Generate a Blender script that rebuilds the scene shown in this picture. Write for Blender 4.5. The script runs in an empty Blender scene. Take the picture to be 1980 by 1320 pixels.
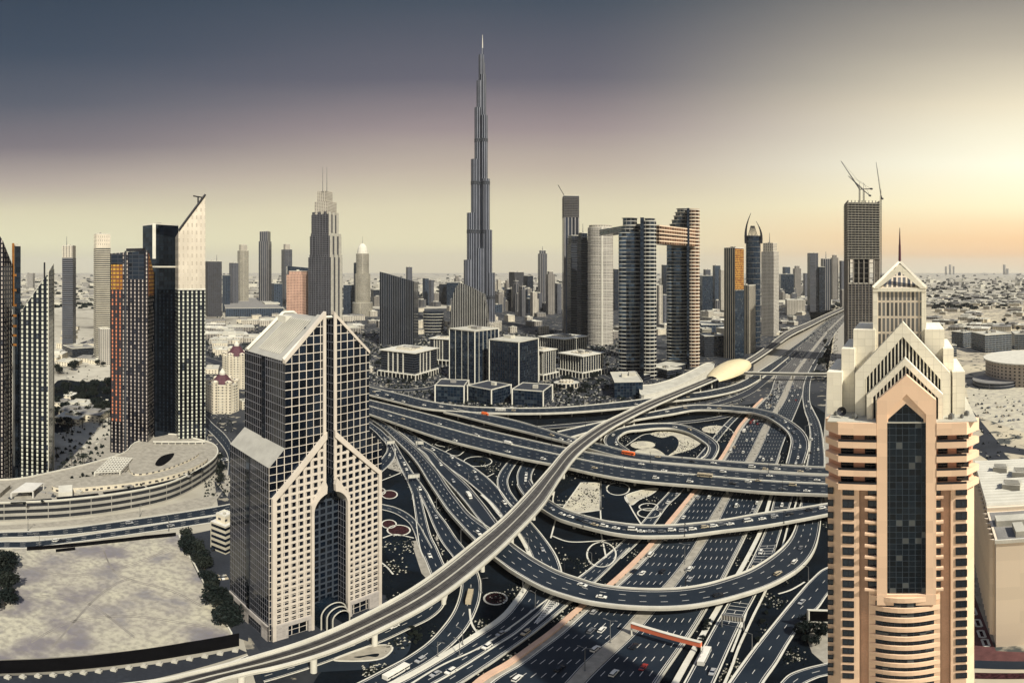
import bpy, math, random
from math import sin, cos, tan, atan2, pi, hypot, radians, floor
random.seed(7)
S = bpy.context.scene
# ---------------------------------------------------------------- camera
# the photograph is an equirectangular stitch: 1031 px per radian, horizon at row 522, eye 170 m up
H, FP, HY, CX = 170.0, 1031.0, 522.0, 990.0
cam = bpy.data.cameras.new('camera'); co = bpy.data.objects.new('camera', cam); S.collection.objects.link(co)
S.camera = co; co.location = (0, 0, H); co.rotation_euler = (pi/2, 0, 0)
cam.type = 'PANO'; cam.panorama_type = 'EQUIRECTANGULAR'; cam.clip_start = .5; cam.clip_end = 90000
cam.latitude_min = -798/FP; cam.latitude_max = 522/FP; cam.longitude_min = -990/FP; cam.longitude_max = 990/FP
S.view_settings.view_transform = 'Standard'; S.view_settings.look = 'None'; S.view_settings.exposure = .22; S.view_settings.gamma = 1
S.render.engine = 'CYCLES'
S.cycles.max_bounces = 5; S.cycles.diffuse_bounces = 2; S.cycles.glossy_bounces = 3; S.cycles.volume_bounces = 0
S.cycles.use_denoising = True
def srgb(r, g, b):
    return tuple((c/255/12.92 if c/255 <= .04045 else ((c/255+.055)/1.055)**2.4) for c in (r, g, b))
# ---------------------------------------------------------------- world: dusk sky as colour by direction
SUN_AZ, SUN_EL = 150.0, 44.0
W = bpy.data.worlds.new('World'); S.world = W; W.use_nodes = True
nt = W.node_tree; N = nt.nodes; LK = nt.links
for n in list(N): N.remove(n)
def wn(t, **k):
    n = N.new(t)
    for a, b in k.items(): setattr(n, a, b)
    return n
def wm(op, a, b=None, c=None, clamp=False):
    n = N.new('ShaderNodeMath'); n.operation = op; n.use_clamp = clamp
    for i, v in enumerate((a, b, c)):
        if v is None: continue
        if isinstance(v, (int, float)): n.inputs[i].default_value = v
        else: LK.new(v, n.inputs[i])
    return n.outputs[0]
tc = wn('ShaderNodeTexCoord'); sp = wn('ShaderNodeSeparateXYZ'); LK.new(tc.outputs['Generated'], sp.inputs[0])
el = wm('ARCSINE', wm('MINIMUM', wm('MAXIMUM', sp.outputs[2], -1), 1))
az = wm('ARCTAN2', sp.outputs[0], sp.outputs[1])
# faint streaks of high haze
mp = wn('ShaderNodeMapping'); mp.inputs['Scale'].default_value = (1.2, 1.2, 9)
LK.new(tc.outputs['Generated'], mp.inputs[0])
nz = wn('ShaderNodeTexNoise'); nz.inputs['Scale'].default_value = 2.2; nz.inputs['Detail'].default_value = 4; LK.new(mp.outputs[0], nz.inputs[0])
elw = wm('ADD', el, wm('MULTIPLY', wm('SUBTRACT', nz.outputs[0], .5), .02))
t = wm('DIVIDE', wm('ADD', elw, .02), 1.3, clamp=True)
def ramp(stops):
    r = wn('ShaderNodeValToRGB'); e = r.color_ramp.elements
    while len(e) < len(stops): e.new(.5)
    for q, (py, c) in zip(e, stops):
        q.position = min(1, max(0, ((HY-py)/FP+.02)/1.3)); q.color = (*c, 1)
    LK.new(t, r.inputs[0]); return r.outputs[0]
L_ = ramp([(522, srgb(220, 213, 180)), (470, srgb(221, 216, 178)), (410, srgb(206, 198, 166)), (350, srgb(166, 153, 143)), (280, srgb(113, 105, 110)), (200, srgb(77, 81, 93)), (100, srgb(49, 62, 79)), (0, srgb(40, 55, 72)), (-200, srgb(44, 60, 80)), (-700, srgb(118, 138, 178))])  # unseen zenith stop brightened and bluer, to fill the shadows
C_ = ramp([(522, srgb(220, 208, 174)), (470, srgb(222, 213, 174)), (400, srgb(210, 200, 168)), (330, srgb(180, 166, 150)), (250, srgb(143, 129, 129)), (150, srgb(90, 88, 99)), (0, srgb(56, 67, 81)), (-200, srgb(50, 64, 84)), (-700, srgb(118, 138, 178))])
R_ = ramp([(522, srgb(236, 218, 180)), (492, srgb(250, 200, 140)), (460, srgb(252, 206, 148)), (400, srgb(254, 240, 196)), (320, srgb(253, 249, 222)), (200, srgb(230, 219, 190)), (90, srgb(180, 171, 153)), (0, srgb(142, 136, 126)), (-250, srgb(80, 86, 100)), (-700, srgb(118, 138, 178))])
B_ = ramp([(522, srgb(198, 189, 170)), (440, srgb(206, 196, 178)), (300, srgb(188, 182, 174)), (0, srgb(158, 156, 158)), (-400, srgb(100, 108, 126)), (-700, srgb(118, 138, 178))])  # unseen sky behind the camera, brightened to light camera-facing fronts
def mix(f, a, b):
    m = wn('ShaderNodeMix', data_type='RGBA'); LK.new(f, m.inputs[0]); LK.new(a, m.inputs[6]); LK.new(b, m.inputs[7]); return m.outputs[2]
def sstep(v, a, b):
    m = wn('ShaderNodeMapRange', interpolation_type='SMOOTHSTEP'); LK.new(v, m.inputs[0]); m.inputs[1].default_value = a; m.inputs[2].default_value = b; return m.outputs[0]
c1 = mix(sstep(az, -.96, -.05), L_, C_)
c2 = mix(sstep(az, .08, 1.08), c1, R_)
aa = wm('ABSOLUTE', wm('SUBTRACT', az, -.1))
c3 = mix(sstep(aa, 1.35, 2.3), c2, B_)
# fade to dull earth tone below the horizon
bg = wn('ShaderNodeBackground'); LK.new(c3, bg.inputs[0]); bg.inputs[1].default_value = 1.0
sky = wn('ShaderNodeTexSky'); sky.sky_type = 'NISHITA'; sky.sun_disc = False; sky.sun_elevation = radians(SUN_EL); sky.sun_rotation = radians(SUN_AZ)
bs = wn('ShaderNodeBackground'); LK.new(sky.outputs[0], bs.inputs[0]); bs.inputs[1].default_value = .003
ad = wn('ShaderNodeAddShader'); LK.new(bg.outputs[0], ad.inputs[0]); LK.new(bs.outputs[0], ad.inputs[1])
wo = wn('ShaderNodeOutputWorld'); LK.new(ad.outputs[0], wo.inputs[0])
# ---------------------------------------------------------------- sun
sl = bpy.data.lights.new('sun', 'SUN'); so = bpy.data.objects.new('sun', sl); S.collection.objects.link(so)
sl.energy = 5.0; sl.angle = radians(1.2); sl.color = (1, .94, .82)
import mathutils
sd = mathutils.Vector((cos(radians(SUN_EL))*sin(radians(SUN_AZ)), cos(radians(SUN_EL))*cos(radians(SUN_AZ)), sin(radians(SUN_EL))))
so.rotation_euler = sd.to_track_quat('Z', 'Y').to_euler(); so.location = sd*500
# ---------------------------------------------------------------- pixel -> place (source photo is 1980 x 1320)
def G(px, py, h=0):
    d = (H-h)/tan((py-HY)/FP); p = (px-CX)/FP
    return (d*sin(p), d*cos(p), h)
def Z(d, py): return H-d*tan((py-HY)/FP)
def D(py, h=0): return (H-h)/tan((py-HY)/FP)
def P(px, d): p = (px-CX)/FP; return (d*sin(p), d*cos(p))
# ---------------------------------------------------------------- materials
M = {}
class NT:
    def __init__(s, name):
        m = bpy.data.materials.new(name); m.use_nodes = True; s.m = m; s.t = m.node_tree; s.b = s.t.nodes['Principled BSDF']; M[name] = m
    def n(s, t, **k):
        q = s.t.nodes.new(t)
        for a, b in k.items(): setattr(q, a, b)
        return q
    def l(s, a, b): s.t.links.new(a, b)
    def mt(s, op, a, b=None, c=None, clamp=False):
        q = s.n('ShaderNodeMath', operation=op, use_clamp=clamp)
        for i, v in enumerate((a, b, c)):
            if v is None: continue
            if isinstance(v, (int, float)): q.inputs[i].default_value = v
            else: s.l(v, q.inputs[i])
        return q.outputs[0]
    def mx(s, f, a, b):
        q = s.n('ShaderNodeMix', data_type='RGBA')
        for i, v in ((0, f), (6, a), (7, b)):
            if isinstance(v, (int, float)): q.inputs[i].default_value = v
            elif isinstance(v, tuple): q.inputs[i].default_value = (*v, 1)
            else: s.l(v, q.inputs[i])
        return q.outputs[2]
    def noise(s, sc, det=3, co='Object', vec=(1, 1, 1)):
        tcn = s.n('ShaderNodeTexCoord'); mpn = s.n('ShaderNodeMapping'); mpn.inputs['Scale'].default_value = vec
        s.l(tcn.outputs[co], mpn.inputs[0]); q = s.n('ShaderNodeTexNoise'); q.inputs['Scale'].default_value = sc; q.inputs['Detail'].default_value = det
        s.l(mpn.outputs[0], q.inputs[0]); return q.outputs[0]
    def cr(s, f, a, b, lo=0, hi=1):
        q = s.n('ShaderNodeMapRange'); s.l(f, q.inputs[0]); q.inputs[1].default_value = a; q.inputs[2].default_value = b; q.inputs[3].default_value = lo; q.inputs[4].default_value = hi; return q.outputs[0]
def mul(c, k): return tuple(min(1, x*k) for x in c)
def plain(name, c, rough=.8, metal=0, var=.25, sc=.15, spec=.3, det=5):
    k = NT(name); f = k.noise(sc, det); f2 = k.noise(sc*14, 2)
    a = k.mx(k.cr(f, .3, .7), mul(c, 1-var), mul(c, 1+var)); a = k.mx(k.cr(f2, .35, .65, 0, .5), a, mul(c, 1-var*1.2))
    k.l(a, k.b.inputs['Base Color']); k.b.inputs['Roughness'].default_value = rough; k.b.inputs['Metallic'].default_value = metal
    k.b.inputs['Specular IOR Level'].default_value = spec
    return k.m
def fac(name, wall, glass, bay=3.5, fl=3.6, fu=.7, fv=.6, metal=.6, rough=.12, var=.5, lite=None, lp=0, wr=.75, wmetal=0, hband=0, off=0):
    k = NT(name); uv = k.n('ShaderNodeUVMap'); sx = k.n('ShaderNodeSeparateXYZ'); k.l(uv.outputs[0], sx.inputs[0])
    ub = k.mt('DIVIDE', k.mt('ADD', sx.outputs[0], 1000*bay), bay); vb = k.mt('DIVIDE', k.mt('ADD', sx.outputs[1], off), fl)
    mu = k.mt('LESS_THAN', k.mt('ABSOLUTE', k.mt('SUBTRACT', k.mt('FRACT', ub), .5)), fu/2)
    mv = k.mt('LESS_THAN', k.mt('ABSOLUTE', k.mt('SUBTRACT', k.mt('FRACT', vb), .5)), fv/2)
    mask = k.mt('MULTIPLY', mu, mv)
    if hband:
        mh = k.mt('GREATER_THAN', k.mt('FRACT', k.mt('DIVIDE', sx.outputs[1], fl*hband)), 1.3/hband); mask = k.mt('MULTIPLY', mask, mh)
    cb = k.n('ShaderNodeCombineXYZ'); k.l(k.mt('FLOOR', ub), cb.inputs[0]); k.l(k.mt('FLOOR', vb), cb.inputs[1])
    wnn = k.n('ShaderNodeTexWhiteNoise', noise_dimensions='2D'); k.l(cb.outputs[0], wnn.inputs[0]); r = wnn.outputs[0]
    g = k.mx(r, mul(glass, 1-var), mul(glass, 1+var))
    isl = None
    if lite:
        isl = k.mt('LESS_THAN', r, lp); g = k.mx(isl, g, k.mx(k.mt('FRACT', k.mt('MULTIPLY', r, 37.7)), mul(lite, .65), lite))
    nzf = k.noise(.04, 4); wl = k.mx(k.cr(nzf, .3, .7), mul(wall, .82), mul(wall, 1.12))
    nz2 = k.noise(.5, 3, vec=(1, 1, .15)); wl = k.mx(k.cr(nz2, .4, .75, 0, .35), wl, mul(wall, .6))
    k.l(k.mx(mask, wl, g), k.b.inputs['Base Color'])
    rr = k.mt('MULTIPLY_ADD', mask, rough-wr, wr); k.l(rr, k.b.inputs['Roughness'])
    me = k.mt('MULTIPLY', mask, metal)
    if isl is not None: me = k.mt('MULTIPLY', me, k.mt('SUBTRACT', 1, isl))
    if wmetal: me = k.mt('ADD', me, k.mt('MULTIPLY', k.mt('SUBTRACT', 1, mask), wmetal))
    k.l(me, k.b.inputs['Metallic'])
    # slightly uneven panes so reflections break up
    bn = k.n('ShaderNodeBump'); bn.inputs['Strength'].default_value = .25; bn.inputs['Distance'].default_value = .3
    k.l(k.mt('ADD', k.mt('MULTIPLY', r, .12), k.mt('MULTIPLY', mask, -.4)), bn.inputs['Height']); k.l(bn.outputs[0], k.b.inputs['Normal'])
    return k.m
CR = (.62, .55, .40); NAVY = (.012, .02, .034)
plain('concrete', (.46, .44, .37), .85, var=.18)
plain('concrete_dark', (.22, .2, .17), .85, var=.2)
plain('concrete_pale', (.6, .578, .49), .8, var=.12)
plain('peach_wall', (.6, .4, .28), .85, var=.15)
plain('white_paint', (.62, .6, .54), .6, var=.12)
plain('asphalt_worn', (.028, .032, .04), .8, var=.3, sc=.05, spec=.2)
plain('turf', (.0032, .0062, .010), .9, var=.6, sc=.06, spec=.1)
plain('turf_blue', (.0042, .0085, .0145), .9, var=.5, sc=.03, spec=.1)
plain('flowers', (.045, .016, .018), .9, var=.9, sc=.8, spec=.1)
plain('roof_panel', (.36, .35, .31), .6, var=.15, sc=.2)
plain('lot_track', (.24, .22, .19), .95)
plain('shoulder', (.075, .078, .082), .75, var=.35, sc=.1)
plain('rail', (.06, .055, .05), .4, .4, var=.2)
plain('track_bed', (.10, .095, .09), .9, var=.35, sc=.4)
plain('road_far_sheen', (.085, .083, .08), .8, var=.2, sc=.02)  # grazing sky sheen on the distant highway, put into the colour
plain('dark_metal', (.025, .025, .03), .5, .3)
plain('grey_metal', (.2, .2, .19), .45, .3)
plain('gold_shell', (.8, .68, .42), .35, .2, var=.08)
plain('orange_paint', (.8, .16, .04), .5, var=.08)
plain('sign_red', (.78, .2, .1), .5, var=.06)
plain('black_panel', (.004, .004, .005), .9, var=.3, spec=.05)
plain('pavers', (.33, .305, .25), .85, var=.25, sc=.3)
plain('red_pavers', (.11, .045, .042), .85, var=.3, sc=.3)
plain('roof_cream', (.5, .48, .4), .85, var=.2, sc=.08)
plain('roof_grey', (.24, .23, .21), .85, var=.3, sc=.1)
plain('roof_dark', (.04, .045, .055), .8, var=.4, sc=.1)
plain('roof_maroon', (.09, .035, .045), .7, var=.3, sc=.3)
plain('glass_dark', (.01, .02, .034), .08, .35, var=.3, sc=.3, spec=.8)
plain('glint_gold', (.5, .22, .06), .15, .9, var=.3, sc=.05)  # orange sun glint put into the base colour
plain('leaf', (.010, .016, .014), .7, var=.7, sc=.7, spec=.15)
plain('leaf_pale', (.017, .022, .017), .7, var=.5, sc=.7, spec=.15)
plain('bark', (.05, .04, .03), .9)
plain('tyre', (.01, .01, .01), .9)
plain('red_light', (.4, .02, .01), .4)
CARC = {'white': (.72, .7, .62), 'silver': (.34, .34, .33), 'grey': (.12, .125, .13), 'black': (.012, .012, .014), 'beige': (.45, .38, .26), 'red': (.3, .03, .02), 'blue': (.03, .06, .14)}
for c_, v_ in CARC.items():
    m_ = plain('paint_'+c_, v_, .25, 0, var=.04, sc=1, spec=.6); m_.node_tree.nodes['Principled BSDF'].inputs['Coat Weight'].default_value = .4
def mk_ground():
    k = NT('asphalt'); f = k.noise(.05, 6); f2 = k.noise(.6, 4); f3 = k.noise(.012, 3)
    a = k.mx(k.cr(f, .35, .65), (.006, .0118, .020), (.014, .022, .032)); a = k.mx(k.cr(f2, .55, .8, 0, .6), a, (.02, .026, .033)); a = k.mx(k.cr(f3, .5, .7, 0, .5), a, (.017, .022, .03))
    k.l(a, k.b.inputs['Base Color']); k.b.inputs['Roughness'].default_value = .6; k.b.inputs['Specular IOR Level'].default_value = .3
    k = NT('desert'); f = k.noise(.0011, 8); f2 = k.noise(.006, 6, vec=(1, 1, 1)); f3 = k.noise(.05, 4)
    a = k.mx(k.cr(f, .38, .62), (.36, .335, .27), (.52, .49, .4)); a = k.mx(k.cr(f2, .52, .66), a, (.13, .12, .1)); a = k.mx(k.cr(f3, .4, .8, 0, .4), a, (.15, .13, .1))
    k.l(a, k.b.inputs['Base Color']); k.b.inputs['Roughness'].default_value = .95; k.b.inputs['Specular IOR Level'].default_value = .1
    k = NT('city_ground'); f = k.noise(.012, 7); f2 = k.noise(.07, 5); f3 = k.noise(.3, 4)
    a = k.mx(k.cr(f, .47, .53), (.006, .009, .014), (.028, .031, .036)); a = k.mx(k.cr(f2, .60, .63), a, (.26, .235, .18)); a = k.mx(k.cr(f3, .5, .8, 0, .6), a, (.02, .025, .03))
    k.l(a, k.b.inputs['Base Color']); k.b.inputs['Roughness'].default_value = .9
    k = NT('lot_sand'); f = k.noise(.014, 10); f2 = k.noise(.05, 12); f3 = k.noise(.35, 8)
    a = k.mx(k.cr(f, .46, .56), (.38, .35, .28), (.19, .172, .178)); a = k.mx(k.cr(f2, .45, .62), a, (.47, .44, .33)); a = k.mx(k.cr(f2, .36, .46, .7, 0), a, (.16, .155, .175)); a = k.mx(k.cr(f3, .42, .62, 0, .55), a, (.17, .155, .14))
    k.l(a, k.b.inputs['Base Color']); k.b.inputs['Roughness'].default_value = .95
    bn = k.n('ShaderNodeBump'); bn.inputs['Strength'].default_value = .6; bn.inputs['Distance'].default_value = .5; k.l(f2, bn.inputs['Height']); k.l(bn.outputs[0], k.b.inputs['Normal'])
    k = NT('sand_bed'); f = k.noise(.12, 6); f2 = k.noise(1.2, 5)
    a = k.mx(k.cr(f, .4, .65), (.55, .51, .38), (.38, .35, .28)); a = k.mx(k.cr(f2, .45, .7, 0, .5), a, (.2, .17, .13))
    k.l(a, k.b.inputs['Base Color']); k.b.inputs['Roughness'].default_value = .95
mk_ground()
# ---------------------------------------------------------------- mesh builder
class MB:
    def __init__(s): s.v = []; s.f = []; s.uv = []; s.mi = []
    def face(s, pts, mi=0, uv=None):
        b = len(s.v); s.v += [tuple(p) for p in pts]; s.f.append(tuple(range(b, b+len(pts)))); s.mi.append(mi)
        s.uv += uv if uv else [(p[0], p[1]) for p in pts]
    def prism(s, poly, z0, z1, mi=0, cap=None, bot=False, u0=0):
        n = len(poly); zt = z1 if isinstance(z1, (list, tuple)) else [z1]*n; zb = z0 if isinstance(z0, (list, tuple)) else [z0]*n
        a = sum(poly[i][0]*poly[(i+1) % n][1]-poly[(i+1) % n][0]*poly[i][1] for i in range(n))
        if a < 0: poly = poly[::-1]; zt = zt[::-1]; zb = zb[::-1]
        u = u0
        for i in range(n):
            j = (i+1) % n; p, q = poly[i], poly[j]; l = hypot(q[0]-p[0], q[1]-p[1])
            s.face([(p[0], p[1], zb[i]), (q[0], q[1], zb[j]), (q[0], q[1], zt[j]), (p[0], p[1], zt[i])], mi, [(u, zb[i]), (u+l, zb[j]), (u+l, zt[j]), (u, zt[i])]); u += l
        s.face([(p[0], p[1], z) for p, z in zip(poly, zt)], mi if cap is None else cap)
        if bot: s.face([(p[0], p[1], z) for p, z in zip(poly, zb)][::-1], mi)
        return s
    def box(s, c, size, yaw=0, mi=0, u0=0):
        x, y = size[0]/2, size[1]/2; ca, sa = cos(yaw), sin(yaw)
        s.prism([(c[0]+ca*a-sa*b, c[1]+sa*a+ca*b) for a, b in ((-x, -y), (x, -y), (x, y), (-x, y))], c[2], c[2]+size[2], mi, bot=True, u0=u0); return s
    def seg(s, p, q, w, h, mi=0, zoff=0):   # horizontal-ish bar from p to q (3D), width w, height h, standing on the line
        dx, dy = q[0]-p[0], q[1]-p[1]; l = hypot(dx, dy) or 1e-6; nx, ny = -dy/l*w/2, dx/l*w/2
        b = [(p[0]+nx, p[1]+ny, p[2]+zoff), (p[0]-nx, p[1]-ny, p[2]+zoff), (q[0]-nx, q[1]-ny, q[2]+zoff), (q[0]+nx, q[1]+ny, q[2]+zoff)]
        tt = [(x, y, z+h) for x, y, z in b]
        s.face(tt, mi); s.face(b[::-1], mi)
        for i in range(4): j = (i+1) % 4; s.face([b[i], b[j], tt[j], tt[i]], mi)
        return s
    def tube(s, p, q, r, n=6, r2=None, mi=0, cap=True):
        a = mathutils.Vector(q)-mathutils.Vector(p); up = mathutils.Vector((0, 0, 1)) if abs(a.normalized().z) < .9 else mathutils.Vector((1, 0, 0))
        x = a.cross(up).normalized(); y = a.cross(x).normalized(); r2 = r if r2 is None else r2
        c0 = [mathutils.Vector(p)+(x*cos(2*pi*i/n)+y*sin(2*pi*i/n))*r for i in range(n)]; c1 = [mathutils.Vector(q)+(x*cos(2*pi*i/n)+y*sin(2*pi*i/n))*r2 for i in range(n)]
        for i in range(n): j = (i+1) % n; s.face([c0[j], c0[i], c1[i], c1[j]], mi)
        if cap: s.face(c1, mi); s.face(c0[::-1], mi)
        return s
    def cyl(s, x, y, z0, z1, r, n=16, mi=0, cap=None, r2=None):
        if r2 is None: s.prism([(x+r*cos(2*pi*i/n), y+r*sin(2*pi*i/n)) for i in range(n)], z0, z1, mi, cap, bot=True)
        else: s.tube((x, y, z0), (x, y, z1), r, n, r2, mi)
        return s
    def build(s, name, mats, parent=None, loc=(0, 0, 0), smooth=False):
        me = bpy.data.meshes.new(name)
        ox, oy, oz = parent.location if parent is not None else loc
        if parent is not None: ox, oy, oz = WL[parent.name]
        me.from_pydata([(a-ox, b-oy, c-oz) for a, b, c in s.v], [], s.f)
        u = me.uv_layers.new(name='UVMap'); flat = []
        for a in s.uv: flat += a
        u.data.foreach_set('uv', flat)
        if isinstance(mats, str): mats = [mats]
        for m in mats: me.materials.append(M[m])
        me.polygons.foreach_set('material_index', s.mi)
        if smooth: me.polygons.foreach_set('use_smooth', [True]*len(s.f))
        o = bpy.data.objects.new(name, me); S.collection.objects.link(o)
        if parent is not None: o.parent = parent; WL[o.name] = (ox, oy, oz)
        else: o.location = loc; WL[o.name] = tuple(loc)
        return o
WL = {}
def tag(o, label, cat, group=None):
    o['label'] = label; o['category'] = cat
    if group: o['group'] = group
    return o
def thing(name, label, cat, loc, group=None):
    o = bpy.data.objects.new(name, None); o.empty_display_size = 2; S.collection.objects.link(o); o.location = loc; WL[o.name] = tuple(loc)
    return tag(o, label, cat, group)
def struct(name, mb, mats):
    o = mb.build(name, mats); o['kind'] = 'structure'; return o
# ---------------------------------------------------------------- roads
def crom(pts, n=8):
    out = []; m = len(pts)
    for i in range(m-1):
        p0, p1, p2, p3 = pts[max(0, i-1)], pts[i], pts[i+1], pts[min(m-1, i+2)]
        for k in range(n):
            t = k/n; out.append(tuple(.5*(2*b+(c-a)*t+(2*a-5*b+4*c-d)*t*t+(3*b-a-3*c+d)*t**3) for a, b, c, d in zip(p0, p1, p2, p3)))
    out.append(tuple(pts[-1])); return out
ROADS = {}
ZL = [0.06]
class Road:
    """st = [(left px, left py, right px, right py, height)], photo pixels of the two kerb lines"""
    def __init__(s, key, st, n=8, lift=None):
        zl = ZL[0] if lift is None else lift
        if lift is None: ZL[0] += .012
        L = [G(a, b, h) for a, b, c, d, h in st]; R = [G(c, d, h) for a, b, c, d, h in st]
        L = crom([(p[0], p[1], p[2]+zl) for p in L], n); R = crom([(p[0], p[1], p[2]+zl) for p in R], n)
        s.resample(L, R); ROADS[key] = s; s.key = key
    def resample(s, L, R):
        s.L, s.R = L, R; s.C = [tuple((a+b)/2 for a, b in zip(p, q)) for p, q in zip(L, R)]
        s.cum = [0]
        for p, q in zip(s.C, s.C[1:]): s.cum.append(s.cum[-1]+hypot(q[0]-p[0], q[1]-p[1]))
        s.len = s.cum[-1]
    def at(s, d, f):
        d = min(max(d, 0), s.len-1e-3); i = 0; lo, hi = 0, len(s.cum)-1
        while hi-lo > 1:
            m = (lo+hi)//2
            if s.cum[m] <= d: lo = m
            else: hi = m
        i = lo; t = (d-s.cum[i])/((s.cum[i+1]-s.cum[i]) or 1)
        l = [a+(b-a)*t for a, b in zip(s.L[i], s.L[i+1])]; r = [a+(b-a)*t for a, b in zip(s.R[i], s.R[i+1])]
        p = tuple(a+(b-a)*f for a, b in zip(l, r)); q, w = s.C[i], s.C[i+1]
        return p, atan2(w[1]-q[1], w[0]-q[0]), hypot(l[0]-r[0], l[1]-r[1])
    def off(s, f, dm=0, dz=0):   # polyline at fraction f, moved dm metres towards the right edge
        o = []
        for l, r in zip(s.L, s.R):
            w = hypot(l[0]-r[0], l[1]-r[1]) or 1; g = f+dm/w; o.append((l[0]+(r[0]-l[0])*g, l[1]+(r[1]-l[1])*g, l[2]+(r[2]-l[2])*g+dz))
        return o
    def surf(s, mb, mi=0, f0=0, f1=1, dz=0):
        a, b = s.off(f0, 0, dz), s.off(f1, 0, dz)
        for i in range(len(a)-1): mb.face([b[i], b[i+1], a[i+1], a[i]], mi)
    def line(s, mb, f, w=.25, mi=0, dash=None, dm=0, dz=.012):
        if dash is None:
            a, b = s.off(f, dm-w/2, dz), s.off(f, dm+w/2, dz)
            for i in range(len(a)-1): mb.face([b[i], b[i+1], a[i+1], a[i]], mi)
        else:
            d = 2
            while d < s.len-dash[0]:
                p, a, wd = s.at(d, f); q, a2, _ = s.at(d+dash[0], f); nx, ny = -sin(a)*w/2, cos(a)*w/2
                mb.face([(p[0]-nx, p[1]-ny, p[2]+dz), (q[0]-nx, q[1]-ny, q[2]+dz), (q[0]+nx, q[1]+ny, q[2]+dz), (p[0]+nx, p[1]+ny, p[2]+dz)], mi)
                d += dash[0]+dash[1]
    def wallstrip(s, mb, f, w, h, mi=0, dm=0, z0=0, faces='all'):
        a, b = s.off(f, dm-w/2, z0), s.off(f, dm+w/2, z0)
        for i in range(len(a)-1):
            A, B, C_, D_ = a[i], b[i], b[i+1], a[i+1]; up = lambda p: (p[0], p[1], p[2]+h)
            mb.face([up(A), up(B), up(C_), up(D_)], mi); mb.face([A, up(A), up(D_), D_], mi); mb.face([B, C_, up(C_), up(B)], mi)
            if faces == 'box': mb.face([A, D_, C_, B], mi)
        for i in (0, len(a)-1): mb.face([a[i], b[i], (b[i][0], b[i][1], b[i][2]+h), (a[i][0], a[i][1], a[i][2]+h)], mi)
def inside(x, y, keys, pad=1.0):
    for k in keys:
        r = ROADS[k]
        for i in range(0, len(r.C), 2):
            c = r.C[i]
            if c[2] > 2.5: continue
            w = hypot(r.L[i][0]-r.R[i][0], r.L[i][1]-r.R[i][1])/2+pad
            if (c[0]-x)**2+(c[1]-y)**2 < w*w: return True
    return False
def road(key, st, name='road', mat='asphalt', lanes=2, kerb=.55, kerbmat='concrete_pale', n=8, edge=True, dash=(3, 6), lw=.22, kh=.14):
    r = Road(key, st, n); mb = MB(); r.surf(mb); struct(name, mb, mat)
    if lanes or edge:
        mk = MB()
        if edge: r.line(mk, 0, lw, dm=.6); r.line(mk, 1, lw, dm=-.6)
        for i in range(1, lanes): r.line(mk, i/lanes, lw, dash=dash)
        struct('road_marking', mk, 'white_paint')
    if kerb:
        kb = MB(); r.wallstrip(kb, 0, kerb, kh, dm=-kerb/2); r.wallstrip(kb, 1, kerb, kh, dm=kerb/2); struct('kerb', kb, kerbmat)
    return r
def flyover(key, st, label, lanes=2, split=None, th=1.5, mat='asphalt', n=8, pier=36, pmin=4.2, wall=.7, avoid=(), name='flyover', fh=.9):
    r = Road(key, st, n); i0 = len(r.C)//2
    t = thing(name, label, 'flyover', (r.C[i0][0], r.C[i0][1], 0), 'road flyovers of the interchange')
    r.thing = t
    mb = MB(); r.surf(mb, 0)
    a, b = r.off(0, -wall), r.off(1, wall)
    def dn(p): return (p[0], p[1], max(.0, p[2]-th))
    for i in range(len(a)-1):
        mb.face([a[i], a[i+1], dn(a[i+1]), dn(a[i])], 1); mb.face([b[i+1], b[i], dn(b[i]), dn(b[i+1])], 1)
        mb.face([dn(a[i]), dn(a[i+1]), dn(b[i+1]), dn(b[i])], 1)
    for f, d in ((0, -wall/2), (1, wall/2)):
        w = MB(); r.wallstrip(w, f, wall, fh, dm=d, z0=.003); w.build('parapet', 'concrete_pale', t)
    mk = mb; r.line(mb, 0, 1.5, 3, dm=.76, dz=.006); r.line(mb, 1, 1.5, 3, dm=-.76, dz=.006); r.line(mk, 0, .25, 2, dm=1.6); r.line(mk, 1, .25, 2, dm=-1.6)
    if split:
        w = MB(); r.wallstrip(w, split, 1.1, .9); w.build('barrier', 'concrete_pale', t)
        r.line(mk, split, .25, 2, dm=1.3); r.line(mk, split, .25, 2, dm=-1.3)
        na, nb = lanes
        for i in range(1, na): r.line(mk, split*i/na, .26, 2, dash=(3, 6))
        for i in range(1, nb): r.line(mk, split+(1-split)*i/nb, .26, 2, dash=(3, 6))
    else:
        for i in range(1, lanes): r.line(mk, i/lanes, .26, 2, dash=(3, 6))
    mb.build('deck', [mat, 'concrete', 'white_paint', 'shoulder'], t)
    d = pier*.4
    while d < r.len:
        for fr in ((.22, .78) if split else (.5,)):
            p, ang, w = r.at(d, fr)
            for tr in range(5):
                if p[2] > pmin and inside(p[0], p[1], avoid, 1.2): p, ang, w = r.at(d+(tr+1)*6, fr)
                else: break
            if p[2] > pmin and not inside(p[0], p[1], avoid, .5):
                q = MB(); zt = p[2]-th-.02; cw = min(w*.5, 6) if not split else 6
                q.cyl(p[0], p[1], 0, zt-1.2, .95, 12); hx, hy = -sin(ang)*cw/2, cos(ang)*cw/2
                q.tube((p[0], p[1], zt-2.4), (p[0], p[1], zt-1.1), 1.0, 12, 1.7)
                q.seg((p[0]-hx, p[1]-hy, zt-1.1), (p[0]+hx, p[1]+hy, zt-1.1), 2.2, 1.1)
                q.build('pier', 'concrete', t)
        d += pier
    return r
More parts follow.
